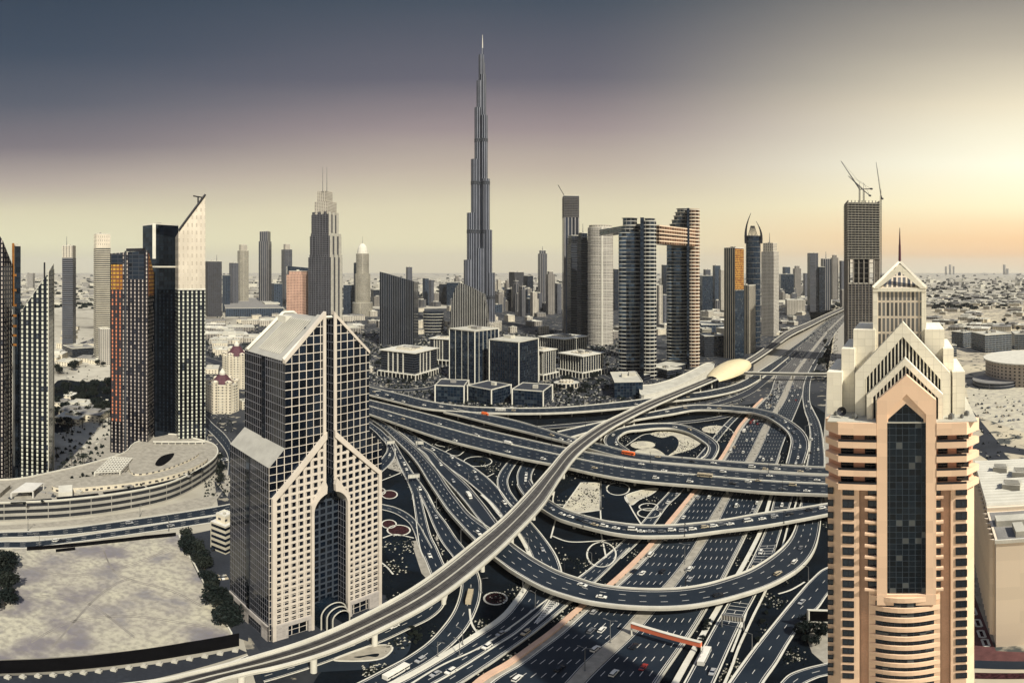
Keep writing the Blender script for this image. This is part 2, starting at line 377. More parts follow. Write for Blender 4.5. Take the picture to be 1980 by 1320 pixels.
def poly(name, pts, mat, z=.02, h=0, conv=True):
    w = [G(x, y, h) for x, y in pts] if conv else [(x, y, h) for x, y in pts]
    mb = MB(); mb.face([(p[0], p[1], p[2]+z) for p in w]); n = mb
    a = sum(w[i][0]*w[(i+1) % len(w)][1]-w[(i+1) % len(w)][0]*w[i][1] for i in range(len(w)))
    if a < 0: mb.f = [f[::-1] for f in mb.f]
    return struct(name, mb, mat)
def spoly(pts, n=6):   # smooth closed outline in pixels
    m = len(pts); out = []
    for i in range(m):
        p0, p1, p2, p3 = pts[i-1], pts[i], pts[(i+1) % m], pts[(i+2) % m]
        for k in range(n):
            t = k/n; out.append(tuple(.5*(2*b+(c-a)*t+(2*a-5*b+4*c-d)*t*t+(3*b-a-3*c+d)*t**3) for a, b, c, d in zip(p0, p1, p2, p3)))
    return out
def ell(cx, cy, rx, ry, n=28): return [(cx+rx*cos(2*pi*i/n), cy+ry*sin(2*pi*i/n)) for i in range(n)]
def curb(pts, w=.8, closed=False, h=.15, mat='concrete_pale', name='kerb'):   # low pale edging along photo pixels
    q = [G(x, y, 0) for x, y in pts]
    if closed: q.append(q[0])
    else: q = crom(q, 6)
    mb = MB()
    for a, b in zip(q, q[1:]): mb.seg(a, b, w, h)
    return struct(name, mb, mat)
# base sheets
def disc(name, r, mat, z, cx=0, cy=0, n=96):
    mb = MB(); mb.face([(cx+r*cos(2*pi*i/n), cy+r*sin(2*pi*i/n), z) for i in range(n)]); return struct(name, mb, mat)
disc('ground', 30000, 'desert', -.05)
# dense town ground between the interchange and the desert
poly('town_ground', [(395, 790), (395, 640), (700, 598), (1090, 590), (1400, 590), (1560, 590), (1620, 600), (1600, 720), (1590, 900), (1600, 1500), (560, 1500), (450, 1150)], 'city_ground', -.03)
poly('lawn', spoly([(715, 830), (720, 1170), (600, 1330), (600, 1480), (1300, 1500), (1650, 1480), (1660, 900), (1640, 840), (1540, 770), (1400, 790), (1200, 800), (1000, 795), (830, 790)]), 'turf', -.01)
# sunk blue-green lawns between kerb lines
for pts in ([(1165, 935), (1160, 1000), (1240, 1014), (1209, 959), (1190, 957), (1175, 940)], [(1076, 960), (1120, 935), (1100, 960), (1085, 980)], [(740, 960), (790, 930), (800, 1000), (830, 1100), (760, 1090), (740, 1040)], [(1205, 850), (1240, 835), (1300, 834), (1345, 860), (1320, 885), (1250, 878)], [(1330, 828), (1400, 815), (1425, 830), (1400, 880), (1390, 850), (1350, 832)]):
    poly('lawn', spoly(pts), 'turf_blue', .005)
R_ST = {
 # key: stations  (left x, left y, right x, right y, height)
 'szr_left': [(900, 1375, 1040, 1375, 0), (953, 1318, 1098, 1318, 0), (1006, 1285, 1128, 1285, 0), (1051, 1252, 1164, 1252, 0), (1089, 1223, 1197, 1225, 0), (1142, 1176, 1240, 1178, 0), (1210, 1120, 1296, 1120, 0), (1268, 1060, 1339, 1062, 0), (1305, 1013, 1367, 1013, 0), (1349, 957, 1401, 957, 0), (1404, 886, 1445, 886, 0), (1435, 829, 1473, 829, 0), (1452, 807, 1487, 807, 0), (1464, 788, 1499, 788, 0), (1489, 761, 1513, 761, 0), (1498, 736, 1525, 736, 0), (1512, 706, 1545, 706, 0), (1540, 672, 1572, 672, 0), (1574, 640, 1599, 640, 0), (1608, 612, 1628, 612, 0), (1640, 588, 1655, 588, 0), (1665, 570, 1675, 570, 0)],
 'szr_right': [(1080, 1375, 1230, 1375, 0), (1134, 1315, 1268, 1315, 0), (1182, 1268, 1303, 1265, 0), (1231, 1221, 1333, 1222, 0), (1272, 1172, 1364, 1172, 0), (1303, 1134, 1388, 1132, 0), (1339, 1086, 1413, 1085, 0), (1370, 1038, 1437, 1038, 0), (1391, 1002, 1454, 1002, 0), (1414, 957, 1475, 957, 0), (1457, 892, 1502, 892, 0), (1471, 865, 1511, 865, 0), (1488, 826, 1526, 826, 0), (1503, 798, 1538, 798, 0), (1520, 770, 1549, 770, 0), (1534, 734, 1560, 734, 0), (1551, 706, 1575, 706, 0), (1578, 672, 1598, 672, 0), (1603, 640, 1618, 640, 0), (1631, 612, 1643, 612, 0), (1658, 588, 1667, 588, 0), (1677, 570, 1684, 570, 0)],
 'front': [(1168, 1080, 1200, 1080, 0), (1215, 1037, 1242, 1040, 0), (1239, 1014, 1264, 1014, 0), (1269, 978, 1290, 978, 0), (1295, 950, 1318, 950, 0), (1330, 905, 1350, 905, 0), (1362, 868, 1376, 868, 0), (1400, 822, 1412, 822, 0), (1440, 785, 1450, 785, 0)],
 'front_low': [(1190, 1060, 1214, 1060, .03), (1126, 1112, 1160, 1114, .03), (1090, 1138, 1128, 1142, .03), (1052, 1165, 1094, 1170, .03), (1000, 1205, 1036, 1218, .03), (930, 1252, 976, 1261, .03), (850, 1290, 900, 1312, .03), (760, 1345, 820, 1360, .03)],
 'loop_west': [(690, 925, 715, 930, 0), (726, 900, 745, 906, 0), (740, 885, 760, 889, 0), (748, 873, 764, 876, 0), (749, 864, 761, 863, 0), (745, 855, 757, 853, 0), (738, 848, 749, 844, 0), (727, 836, 737, 832, 0), (715, 826, 722, 821, 0), (700, 815, 706, 811, 0)],
 'mid': [(742, 846, 751, 843, 0), (754, 858, 764, 858, 0), (763, 875, 777, 880, 0), (771, 896, 788, 898, 0), (779, 913, 796, 911, 0), (791, 938, 810, 930, 0), (798, 957, 827, 955, 0), (802, 978, 840, 980, 0)],
 'mid_a': [(798, 957, 813, 960, 0), (804, 996, 822, 998, 0), (809, 1035, 832, 1035, 0), (814, 1062, 843, 1058, 0), (824, 1085, 856, 1088, 0), (835, 1115, 866, 1113, 0), (836, 1138, 865, 1142, 0), (824, 1164, 856, 1172, 0), (800, 1184, 832, 1195, 0), (762, 1203, 790, 1216, 0), (715, 1222, 738, 1240, 0), (660, 1246, 678, 1262, 0), (590, 1272, 602, 1290, 0), (500, 1300, 510, 1318, 0)],
 'mid_b': [(812, 957, 827, 957, 0), (826, 985, 842, 985, 0), (838, 1015, 861, 1010, 0), (855, 1048, 881, 1040, 0), (878, 1079, 900, 1064, 0), (890, 1105, 918, 1095, 0), (893, 1130, 928, 1125, 0), (888, 1158, 927, 1155, 0), (877, 1185, 918, 1184, 0), (858, 1212, 901, 1215, 0), (831, 1241, 872, 1247, 0), (792, 1269, 832, 1277, 0), (746, 1294, 785, 1304, 0), (700, 1318, 740, 1330, 0), (640, 1345, 680, 1362, 0)],
 'join': [(700, 965, 700, 978, 0), (738, 975, 738, 985, 0), (766, 982, 765, 993, 0), (792, 996, 789, 1009, 0), (810, 1015, 800, 1027, 0), (824, 1040, 808, 1050, 0), (835, 1060, 818, 1078, 0)],
 'cur': [(752, 822, 763, 815, 0), (781, 841, 795, 838, 0), (805, 861, 831, 860, 0), (822, 872, 861, 874, 0), (846, 887, 884, 886, 0), (872, 907, 911, 901, 0), (897, 925, 941, 923, 0), (920, 944, 965, 947, 0), (951, 972, 985, 974, 0), (975, 1001, 1003, 988, 0), (1001, 1026, 1026, 1010, 0), (1020, 1055, 1051, 1040, 0), (1032, 1082, 1073, 1073, 0), (1036, 1102, 1084, 1105, 0), (1028, 1124, 1082, 1130, 0), (1016, 1146, 1066, 1152, 0), (1001, 1167, 1048, 1178, 0), (984, 1188, 1024, 1200, 0), (960, 1208, 995, 1224, 0), (929, 1228, 960, 1246, 0), (898, 1248, 926, 1268, 0), (863, 1270, 888, 1292, 0), (779, 1318, 800, 1340, 0), (700, 1352, 720, 1375, 0)],
 'north_a': [(1010, 872, 1026, 874, 0), (990, 886, 1006, 888, 0), (976, 901, 993, 903, 0), (966, 916, 985, 917, 0), (962, 931, 981, 931, 0), (966, 948, 985, 947, 0), (977, 966, 993, 960, 0), (992, 984, 1006, 976, 0)],
 'north_b': [(1036, 876, 1056, 880, 0), (1020, 888, 1044, 892, 0), (1009, 899, 1034, 904, 0), (1001, 916, 1028, 916, .3), (1001, 931, 1027, 927, .8), (1004, 945, 1031, 937, 1.5)],
 'service': [(1521, 899, 1554, 899, 0), (1508, 935, 1541, 935, 0), (1500, 958, 1534, 955, 0), (1493, 985, 1524, 985, 0), (1485, 1016, 1514, 1012, 0), (1460, 1073, 1494, 1073, 0), (1427, 1135, 1465, 1140, 0), (1396, 1190, 1436, 1195, 0), (1370, 1236, 1410, 1250, 0), (1328, 1315, 1381, 1315, 0), (1296, 1375, 1352, 1375, 0)],
 'east': [(1548, 985, 1586, 980, 0), (1556, 935, 1592, 935, 0), (1561, 899, 1594, 893, 0), (1566, 870, 1592, 865, 0), (1567, 836, 1589, 838, 0), (1563, 813, 1583, 815, 0), (1557, 796, 1573, 795, 0), (1553, 775, 1566, 778, 0), (1553, 754, 1565, 756, 0), (1557, 736, 1567, 736, 0), (1566, 714, 1575, 714, 0), (1580, 690, 1588, 690, 0), (1600, 660, 1606, 660, 0)],
 'south_ramp': [(1640, 1090, 1665, 1110, 0), (1597, 1100, 1620, 1125, 0), (1570, 1122, 1598, 1150, 0), (1545, 1150, 1580, 1175, 0), (1520, 1180, 1552, 1200, 0), (1488, 1220, 1524, 1240, 0), (1455, 1262, 1500, 1280, 0), (1415, 1318, 1472, 1320, 0), (1375, 1378, 1440, 1378, 0)],
 'south_loop': [(1680, 1262, 1690, 1285, 0), (1597, 1284, 1600, 1305, 0), (1560, 1293, 1575, 1312, 0), (1528, 1305, 1550, 1325, 0), (1510, 1322, 1535, 1345, 0)],
 'west_a': [(-60, 1034, -60, 1046, 0), (0, 1030, 0, 1040, 0), (60, 1028, 60, 1038, 0), (130, 1022, 130, 1034, 0), (200, 1013, 200, 1026, 0), (270, 1003, 270, 1017, 0), (340, 993, 340, 1007, 0), (410, 982, 412, 996, 0), (470, 970, 480, 985, 0)],
 'west_b': [(-60, 1052, -60, 1066, 0), (0, 1048, 0, 1060, 0), (60, 1047, 60, 1059, 0), (130, 1040, 130, 1050, 0), (200, 1030, 200, 1041, 0), (270, 1020, 270, 1031, 0), (340, 1009, 340, 1021, 0), (410, 999, 412, 1010, 0), (480, 988, 490, 1000, 0)],
 'hotel_road': [(440, 920, 455, 915, 0), (440, 880, 452, 872, 0), (420, 850, 436, 842, 0), (398, 828, 412, 820, 0), (380, 810, 392, 800, 0), (350, 790, 356, 782, 0)],
 'strip_road': [(-60, 1330, -60, 1350, 0), (100, 1330, 100, 1345, 0), (280, 1318, 290, 1335, 0), (420, 1290, 430, 1305, 0), (480, 1268, 490, 1282, 0)],
 'far_road': [(398, 690, 398, 700, 0), (470, 712, 466, 722, 0), (560, 740, 552, 752, 0)],
 'town_road_a': [(700, 742, 700, 748, 0), (760, 752, 760, 757, 0), (820, 750, 820, 755, 0), (845, 742, 850, 748, 0)],
 'town_road_b': [(1070, 690, 1070, 695, 0), (1140, 712, 1140, 718, 0), (1200, 745, 1196, 752, 0), (1180, 760, 1170, 768, 0)],
 'under_a': [(830, 812, 830, 818, 0), (900, 822, 900, 828, 0), (1000, 826, 1000, 832, 0), (1120, 818, 1120, 824, 0), (1240, 804, 1240, 810, 0), (1360, 784, 1362, 790, 0), (1440, 757, 1448, 764, 0), (1490, 720, 1498, 725, 0), (1540, 680, 1545, 683, 0)],
 'under_b': [(1215, 826, 1215, 830, 0), (1290, 818, 1290, 822, 0), (1350, 812, 1350, 816, 0), (1400, 803, 1402, 808, 0), (1440, 790, 1444, 794, 0)],
 'metro_road': [(1240, 783, 1240, 788, 0), (1320, 774, 1320, 780, 0), (1390, 763, 1390, 768, 0), (1440, 742, 1446, 748, 0), (1490, 702, 1496, 707, 0), (1560, 652, 1564, 655, 0), (1610, 615, 1613, 617, 0)],
}
AV = ['szr_left', 'szr_right', 'front', 'front_low', 'mid_a', 'mid_b', 'cur', 'north_a', 'service', 'east', 'south_ramp', 'mid']
for k, v in R_ST.items():
    kw = {}
    if k.startswith('szr'): kw = dict(lanes=7, kerb=.5, edge=True, dash=(3.5, 7.5), lw=.24, name='highway')
    elif k in ('front_low', 'cur'): kw = dict(lanes=3, kerb=.8)
    elif k in ('west_a', 'west_b'): kw = dict(lanes=3, kerb=.8)
    elif k in ('service',): kw = dict(lanes=2, kerb=.6)
    elif k in ('far_road', 'town_road_a', 'town_road_b', 'under_a', 'under_b'): kw = dict(lanes=0, edge=False, kerb=.6, mat='asphalt_worn')
    elif k == 'east': kw = dict(lanes=3, kerb=.8)
    elif k == 'south_ramp': kw = dict(lanes=2, kerb=1.0, mat='asphalt')
    road(k, v, **kw)
# stop bars and chevrons on the service road
mb = MB(); sv = ROADS['service']
for d0, d1 in ((.05, .13), (.3, .42), (.5, .58), (.72, .80)):
    d = sv.len*d0
    while d < sv.len*d1:
        p, a, w = sv.at(d, .08); q, _, _ = sv.at(d, .92); mb.seg(p, q, .3, .01, zoff=.012); d += 3.4
cu = ROADS['cur']
for i in range(13):
    g = i/12; p = G(1067-34*g, 1160+44*g); q = G(1080-42*g, 1169+37*g); m = ((p[0]+q[0])/2+1.6, (p[1]+q[1])/2+2.0, p[2])
    for u, v in ((p, m), (m, q)): mb.seg((u[0], u[1], .075), (v[0], v[1], .075), .55, .06)
mb.seg((*G(1067, 1160)[:2], .12), (*G(1033, 1205)[:2], .12), .35, .01); mb.seg((*G(1080, 1169)[:2], .12), (*G(1038, 1206)[:2], .12), .35, .01)
mb2 = ROADS['mid']
for i in range(9):
    p, a, w = mb2.at(mb2.len*(.80+.02*i), .45-.012*i); q, _, _ = mb2.at(mb2.len*(.80+.02*i), .55+.012*i); mb.seg(p, q, .35, .012, zoff=.014)
struct('road_marking', mb, 'white_paint')
# central reserve of the highway, peach retaining wall, side verges
sl_, sr_ = ROADS['szr_left'], ROADS['szr_right']
mb = MB(); a, b = sl_.R, sr_.L
for i in range(len(a)-1):
    mb.face([(a[i][0], a[i][1], .3), (b[i][0], b[i][1], .3), (b[i+1][0], b[i+1][1], .3), (a[i+1][0], a[i+1][1], .3)]); mb.face([(a[i][0], a[i][1], 0), (a[i][0], a[i][1], .3), (a[i+1][0], a[i+1][1], .3), (a[i+1][0], a[i+1][1], 0)])
struct('central_reserve', mb, 'pavers')
for r in (sl_, sr_):
    mb = MB(); i0 = next(i for i, c in enumerate(r.C) if hypot(c[0], c[1]) > D(752)); a, b = r.off(0, 0, .006), r.off(1, 0, .006)
    for i in range(i0, len(a)-1): mb.face([b[i], b[i+1], a[i+1], a[i]])
    struct('highway', mb, 'road_far_sheen')  # paler sheet over the far lanes, sky sheen painted in
poly('verge', [(1660, 578), (1633, 593), (1563, 631), (1521, 651), (1446, 704), (1400, 738), (1470, 740), (1494, 736), (1510, 706), (1538, 672), (1572, 640), (1606, 612), (1640, 588)], 'pavers', -.004)
poly('verge', [(1580, 1000), (1600, 740), (1620, 612), (1646, 612), (1640, 900)], 'pavers', -.006)
def longwall(name, label, r, f, dm, w, h, mat, i0=0, i1=None, cat='wall', z0=-.1):
    q = r.off(f, dm)[i0:i1]; c = q[len(q)//2]; mb = MB()
    for p, s_ in zip(q, q[1:]): mb.seg(p, s_, w, h, zoff=z0)
    o = mb.build(name, mat, loc=(c[0], c[1], 0)); return tag(o, label, cat)
longwall('retaining_wall', 'long peach coloured retaining wall along the left edge of the main highway', sl_, 0, -4.2, 2.6, 1.1, 'peach_wall', 0, 110)
mb = MB(); sl_.surf(mb); q = sl_.off(0, -2.9, 0); q2 = sl_.off(0, -.4, 0); mb = MB()
for i in range(0, 110): mb.face([(q[i][0], q[i][1], .05), (q2[i][0], q2[i][1], .05), (q2[i+1][0], q2[i+1][1], .05), (q[i+1][0], q[i+1][1], .05)])
struct('verge', mb, 'pavers')
longwall('concrete_wall', 'long pale concrete wall between the highway and the striped service road', ROADS['service'], 0, -3.2, 2.2, .8, 'concrete_pale', 8, 76)
longwall('concrete_wall', 'narrow pale concrete wall on the right of the striped service road', ROADS['service'], 1, 4.0, .9, .9, 'concrete_pale', 14, 80)
longwall('concrete_wall', 'low grey crash barrier on the right edge of the main highway', sr_, 1, 1.4, .7, .9, 'concrete', 0, 84)
longwall('concrete_wall', 'low grey crash barrier right of the frontage road beside the peach wall', ROADS['front_low'], 1, .9, .6, .8, 'concrete', 0, None)
longwall('concrete_wall', 'low grey wall along the curving slip road by the chevron marking', cu, 0, -1.6, 2.0, .5, 'concrete_pale', 60, None)
# flyovers
F = flyover
F('main', [(560, 735, 560, 760, 6), (640, 755, 640, 780, 7), (710, 773, 710, 800, 7.5), (776, 789, 776, 823, 8), (851, 808, 851, 848, 8), (927, 829, 927, 868, 8), (1003, 847, 1003, 886, 8), (1079, 864, 1079, 901, 8), (1155, 879, 1155, 918, 8), (1227, 891, 1227, 930, 8), (1353, 904, 1353, 941, 8), (1474, 914, 1474, 952, 8), (1594, 921, 1594, 957, 8), (1720, 924, 1720, 960, 8), (1850, 918, 1850, 950, 7)], 'widest flyover crossing the whole interchange with a pale barrier along its middle', lanes=(3, 3), split=.45, avoid=AV)
F('east_branch', [(876, 791, 858, 797, 7.9), (910, 798, 898, 806, 7.95), (970, 808, 960, 822, 8), (1028, 823, 1018, 836, 8), (1104, 847, 1096, 856, 8), (1160, 860, 1155, 873, 8.05), (1227, 876, 1227, 889, 8.05), (1353, 889, 1353, 901, 8.05), (1474, 898, 1474, 911, 8.05), (1594, 905, 1594, 918, 8.05), (1720, 908, 1720, 921, 8.05), (1850, 904, 1850, 915, 7.05)], 'flyover branch leaving the top flyover and running beside the widest one', lanes=2, avoid=AV)
F('top', [(560, 716, 556, 730, 6.5), (640, 733, 636, 747, 7), (710, 748, 706, 762, 7.5), (770, 762, 766, 777, 8), (826, 776, 820, 790, 8), (885, 785, 884, 796, 8), (947, 789, 947, 799, 8), (1074, 789, 1074, 799, 8), (1200, 778, 1200, 790, 8), (1255, 771, 1256, 782, 7.5), (1301, 765, 1302, 776, 6.5), (1373, 756, 1380, 766, 5), (1431, 740, 1440, 750, 3), (1474, 714, 1484, 723, 1), (1520, 684, 1526, 690, 0)], 'rearmost flyover curving behind the metro line in front of the glass office podium', lanes=3, avoid=AV)
F('west_sweep', [(700, 800, 712, 795, 0), (716, 811, 711, 801, 0), (740, 828, 745, 820, 1), (770, 857, 784, 850, 2), (792, 879, 810, 872, 2.6), (810, 902, 829, 893, 3.2), (827, 930, 847, 915, 4), (843, 954, 865, 942, 4.8), (863, 984, 887, 971, 5.6), (886, 1011, 909, 997, 6.2), (914, 1041, 943, 1022, 6.6), (946, 1071, 976, 1043, 7), (970, 1090, 1004, 1064, 7), (994, 1107, 1032, 1083, 7), (1046, 1136, 1075, 1106, 7), (1100, 1155, 1120, 1122, 7), (1152, 1167, 1163, 1134, 7), (1231, 1175, 1230, 1141, 7), (1310, 1175, 1300, 1141, 7), (1376, 1166, 1352, 1135, 7), (1441, 1149, 1402, 1122, 6.5), (1494, 1130, 1455, 1102, 5.5), (1546, 1099, 1505, 1069, 4), (1573, 1065, 1531, 1039, 2.5), (1584, 1026, 1544, 1003, 1), (1587, 990, 1548, 978, .3)], 'large curved flyover sweeping under the metro line and around over the highway lanes', lanes=3, avoid=AV+['service'], fh=1.0)
F('mid_ramp', [(808, 868, 815, 865, .5), (822, 879, 834, 874, 1), (836, 898, 848, 889, 1.7), (856, 923, 869, 908, 2.8), (882, 951, 900, 936, 4), (903, 976, 921, 960, 5), (922, 1001, 941, 985, 5.8), (945, 1026, 962, 1013, 6.45), (975, 1045, 985, 1036, 6.8)], 'narrow ramp climbing between lawns to join the large curved flyover', lanes=1, avoid=AV)
F('top_loop', [(1100, 847, 1078, 836, 1), (1145, 834, 1135, 823, 3), (1200, 822, 1190, 811, 5), (1232, 812, 1233, 803, 6), (1300, 801, 1300, 790, 7), (1345, 793.5, 1345, 784, 7), (1400, 794, 1400, 785.5, 7), (1427, 796.5, 1427, 787, 7), (1455, 799, 1461, 791, 7), (1482, 807, 1495, 799, 6.5), (1498, 816, 1516, 809, 5.5), (1512, 826, 1536, 821, 4.2), (1524, 838, 1553, 836, 2.8), (1530, 852, 1562, 853, 1.6), (1528, 869, 1562, 871, .7), (1521, 897, 1554, 897, .1)], 'arching flyover that bends over the highway and down towards the striped service road', lanes=2, avoid=AV)
F('mid_link', [(1000, 938, 1024, 929, 1), (1012, 957, 1035, 946, 4), (1035, 977, 1050, 960, 6), (1071, 1000, 1072, 976, 7), (1100, 1011, 1100, 990, 7), (1160, 1027, 1160, 1007, 7), (1196, 1034, 1196, 1013, 7), (1233, 1038, 1233, 1017, 7), (1281, 1038, 1281, 1018, 7), (1330, 1036, 1330, 1015, 7), (1400, 1027, 1400, 1007, 7), (1475, 1018, 1475, 994, 7), (1597, 996, 1597, 976, 7), (1720, 970, 1720, 950, 6.5), (1840, 942, 1840, 925, 6)], 'narrow flyover with a queue of cars crossing the highway in front of the widest one', lanes=2, avoid=AV)
F('inner_loop', [(1216, 872, 1184, 868, 7.5), (1203, 863, 1171, 860, 7.2), (1194, 854, 1169, 850, 6.8), (1197, 845, 1177, 839, 6.3), (1213, 835, 1197, 830, 5.6), (1240, 832, 1230, 823, 4.8), (1268, 829, 1266, 820, 4.2), (1297, 829, 1300, 820, 3.5), (1320, 834, 1328, 825, 2.9), (1338, 841, 1350, 834, 2.2), (1357, 853, 1376, 849, 1.5), (1370, 865, 1389, 864, .9), (1366, 880, 1384, 881, .4), (1352, 891, 1374, 893, .1), (1330, 908, 1352, 912, 0)], 'small round loop ramp circling a sandy garden above the widest flyover', lanes=1, avoid=AV, pmin=3)
# ---------------------------------------------------------------- facades
fac('f_lit', (.03, .038, .055), (.06, .07, .08), 4, 3.45, .36, .68, .2, .12, .3, lite=(.62, .63, .52), lp=.97, wr=.1, wmetal=.9)
fac('f_lit_warm', (.035, .038, .055), (.05, .05, .06), 3.6, 3.45, .3, .66, .2, .12, .3, lite=(.42, .37, .33), lp=.93, wr=.1, wmetal=.9)
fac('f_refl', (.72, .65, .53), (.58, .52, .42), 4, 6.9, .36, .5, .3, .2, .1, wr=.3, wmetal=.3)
fac('f_orange_refl', (.12, .04, .02), (1, .42, .08), 3.2, 3.45, .74, .62, .75, .3, .45)  # orange sun reflection painted as pane colour
fac('f_dark', (.02, .024, .032), NAVY, 6, 3.6, .9, .8, .5, .1, .6)
fac('f_black', (.03, .036, .05), (.03, .045, .07), 5, 4, .94, .9, .9, .08, .4, wr=.2, wmetal=.8)
fac('f_stripe', (.5, .46, .36), NAVY, 60, 3.9, .98, .5, .5, .15, .4)
fac('f_stripe_grey', (.14, .14, .15), NAVY, 60, 4.2, .98, .6, .5, .15, .4)
fac('f_cream', (.48, .44, .36), (.03, .035, .045), 6, 4, .5, .5, .4, .2, .5)
fac('f_cream_grid', (.46, .43, .37), (.03, .035, .05), 3.6, 3.6, .55, .55, .4, .2, .5)
fac('f_tan', (.24, .22, .19), (.03, .035, .045), 7, 4, .55, .55, .4, .2, .5)
fac('f_red_refl', (.005, .006, .011), (.08, .05, .05), 3.6, 3.45, .34, .7, .2, .12, .3, lite=(.6, .22, .12), lp=.85)  # reddish sun reflection painted as pane colour
fac('f_pink', (.58, .36, .26), (.03, .03, .045), 4.6, 4.4, .5, .55, .4, .2, .5)
fac('f_blue', (.05, .07, .1), (.02, .035, .06), 8, 4, .8, .7, .6, .12, .5)
fac('f_grey', (.11, .115, .13), (.03, .035, .05), 7, 4.2, .6, .6, .5, .15, .5)
fac('f_vert', (.2, .19, .18), (.025, .035, .055), 9, 400, .62, 1.1, .6, .15, .5)
fac('f_vert_cream', (.6, .54, .42), (.012, .02, .034), 5, 400, .66, 1.1, .5, .15, .5)
fac('f_curtain', (.02, .028, .04), (.014, .03, .056), 4, 4, .92, .9, .6, .08, .35, lite=(.035, .05, .065), lp=.12)
fac('f_twist', (.42, .41, .37), (.01, .014, .022), 3.4, 300, .76, 1.1, .8, .1, .6)
fac('f_wedge', (.13, .135, .145), (.012, .018, .03), 4.2, 300, .8, 1.1, .75, .1, .6)
fac('f_park', (.32, .305, .265), (.01, .012, .016), 14, 4.8, .97, .52, 0, .8, .2)
fac('f_arcade', (.58, .53, .42), (.012, .015, .02), 6, 9, .7, .8, .3, .3, .2)
fac('f_villa', (.62, .56, .43), (.05, .05, .055), 5, 3.4, .4, .45, .2, .3, .5)
fac('f_conc', (.05, .05, .055), (.012, .014, .02), 7, 4.2, .8, .68, 0, .7, .9)
fac('f_burj', (.17, .18, .21), (.05, .065, .1), 6.5, 400, .55, 1.1, .9, .18, .5, wr=.35)
fac('f_burj_mid', (.04, .045, .055), (.02, .025, .035), 4, 6, .6, .6, .5, .2, .4)
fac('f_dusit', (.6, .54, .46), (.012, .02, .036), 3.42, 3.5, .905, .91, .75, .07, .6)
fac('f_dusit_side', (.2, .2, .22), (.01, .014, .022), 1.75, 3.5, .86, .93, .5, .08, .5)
fac('f_dusit_stone', (.5, .46, .41), (.36, .33, .3), 1.7, 1.1, .96, .94, 0, .8, .12)
fac('f_peach', (.92, .66, .45), (.86, .6, .4), 3, 3, .985, .985, 0, .8, .06)
fac('f_crown', (.78, .72, .56), (.84, .78, .62), 1.6, 1.6, .95, .94, 0, .7, .05)
fac('f_crown_glass', (.7, .6, .46), (.15, .15, .145), .9, 3.4, .64, .86, .4, .2, .5)
fac('f_beige', (.8, .68, .52), (.77, .65, .49), 9, 7, .99, .99, 0, .8, .04)
fac('f_tower_glass', (.03, .045, .06), (.006, .012, .02), 1.25, 1.5, .93, .93, .5, .07, .5, lite=(.09, .1, .1), lp=.09)
fac('f_addr', (.085, .085, .095), (.006, .009, .016), 6, 5, .6, .7, .3, .15, .6)
fac('f_office', (.04, .045, .055), (.008, .013, .022), 3, 3.8, .95, .7, .5, .12, .6)
plain('concrete_stone', (.54, .485, .41), .8, var=.1)
plain('peach_pink', (.68, .36, .24), .85, var=.1)
fac('f_dusit_recess', (.03, .04, .055), (.004, .008, .016), 3.42, 3.5, .72, .7, .4, .1, .5)
k_ = NT('east_ground'); f_ = k_.noise(.012, 7); f2_ = k_.noise(.06, 5)
k_.l(k_.mx(k_.cr(f2_, .56, .62), k_.mx(k_.cr(f_, .42, .6), (.5, .44, .31), (.33, .29, .22)), (.05, .055, .05)), k_.b.inputs['Base Color']); k_.b.inputs['Roughness'].default_value = .95
# ---------------------------------------------------------------- generic towers
def cr2(a, b): return a[0]*b[1]-a[1]*b[0]
def foot(xl, xm, xr, yb, k=1.0, d=None, rho=None):
    d = D(yb) if d is None else d; n = P(xm, d); phi = (xm-CX)/FP
    r = phi+(rho if rho is not None else atan2((xr-xm)/k, xm-xl))
    def hit(dr, px):
        s = (sin((px-CX)/FP), cos((px-CX)/FP)); t = -cr2(n, s)/cr2(dr, s); return (n[0]+dr[0]*t, n[1]+dr[1]*t)
    l = hit((-cos(r), sin(r)), xl); q = hit((sin(r), cos(r)), xr)
    return [l, n, q, (l[0]+q[0]-n[0], l[1]+q[1]-n[1])]
def shrink(poly, f):
    cx = sum(p[0] for p in poly)/len(poly); cy = sum(p[1] for p in poly)/len(poly)
    return [(cx+(x-cx)*f, cy+(y-cy)*f) for x, y in poly]
def inset(poly, m):
    n = len(poly); a = sum(cr2(poly[i], poly[(i+1) % n]) for i in range(n)); sg = 1 if a > 0 else -1; out = []
    for i in range(n):
        p0, p1, p2 = poly[i-1], poly[i], poly[(i+1) % n]
        def nrm(a, b): l = hypot(b[0]-a[0], b[1]-a[1]) or 1; return (-(b[1]-a[1])/l*sg, (b[0]-a[0])/l*sg)
        n1, n2 = nrm(p0, p1), nrm(p1, p2); k = 1+n1[0]*n2[0]+n1[1]*n2[1]; k = max(k, .3)
        out.append((p1[0]+(n1[0]+n2[0])*m/k, p1[1]+(n1[1]+n2[1])*m/k))
    return out
def rect(x, y, w, d, yaw): ca, sa = cos(yaw), sin(yaw); return [(x+ca*a-sa*b, y+sa*a+ca*b) for a, b in ((-w/2, -d/2), (w/2, -d/2), (w/2, d/2), (-w/2, d/2))]
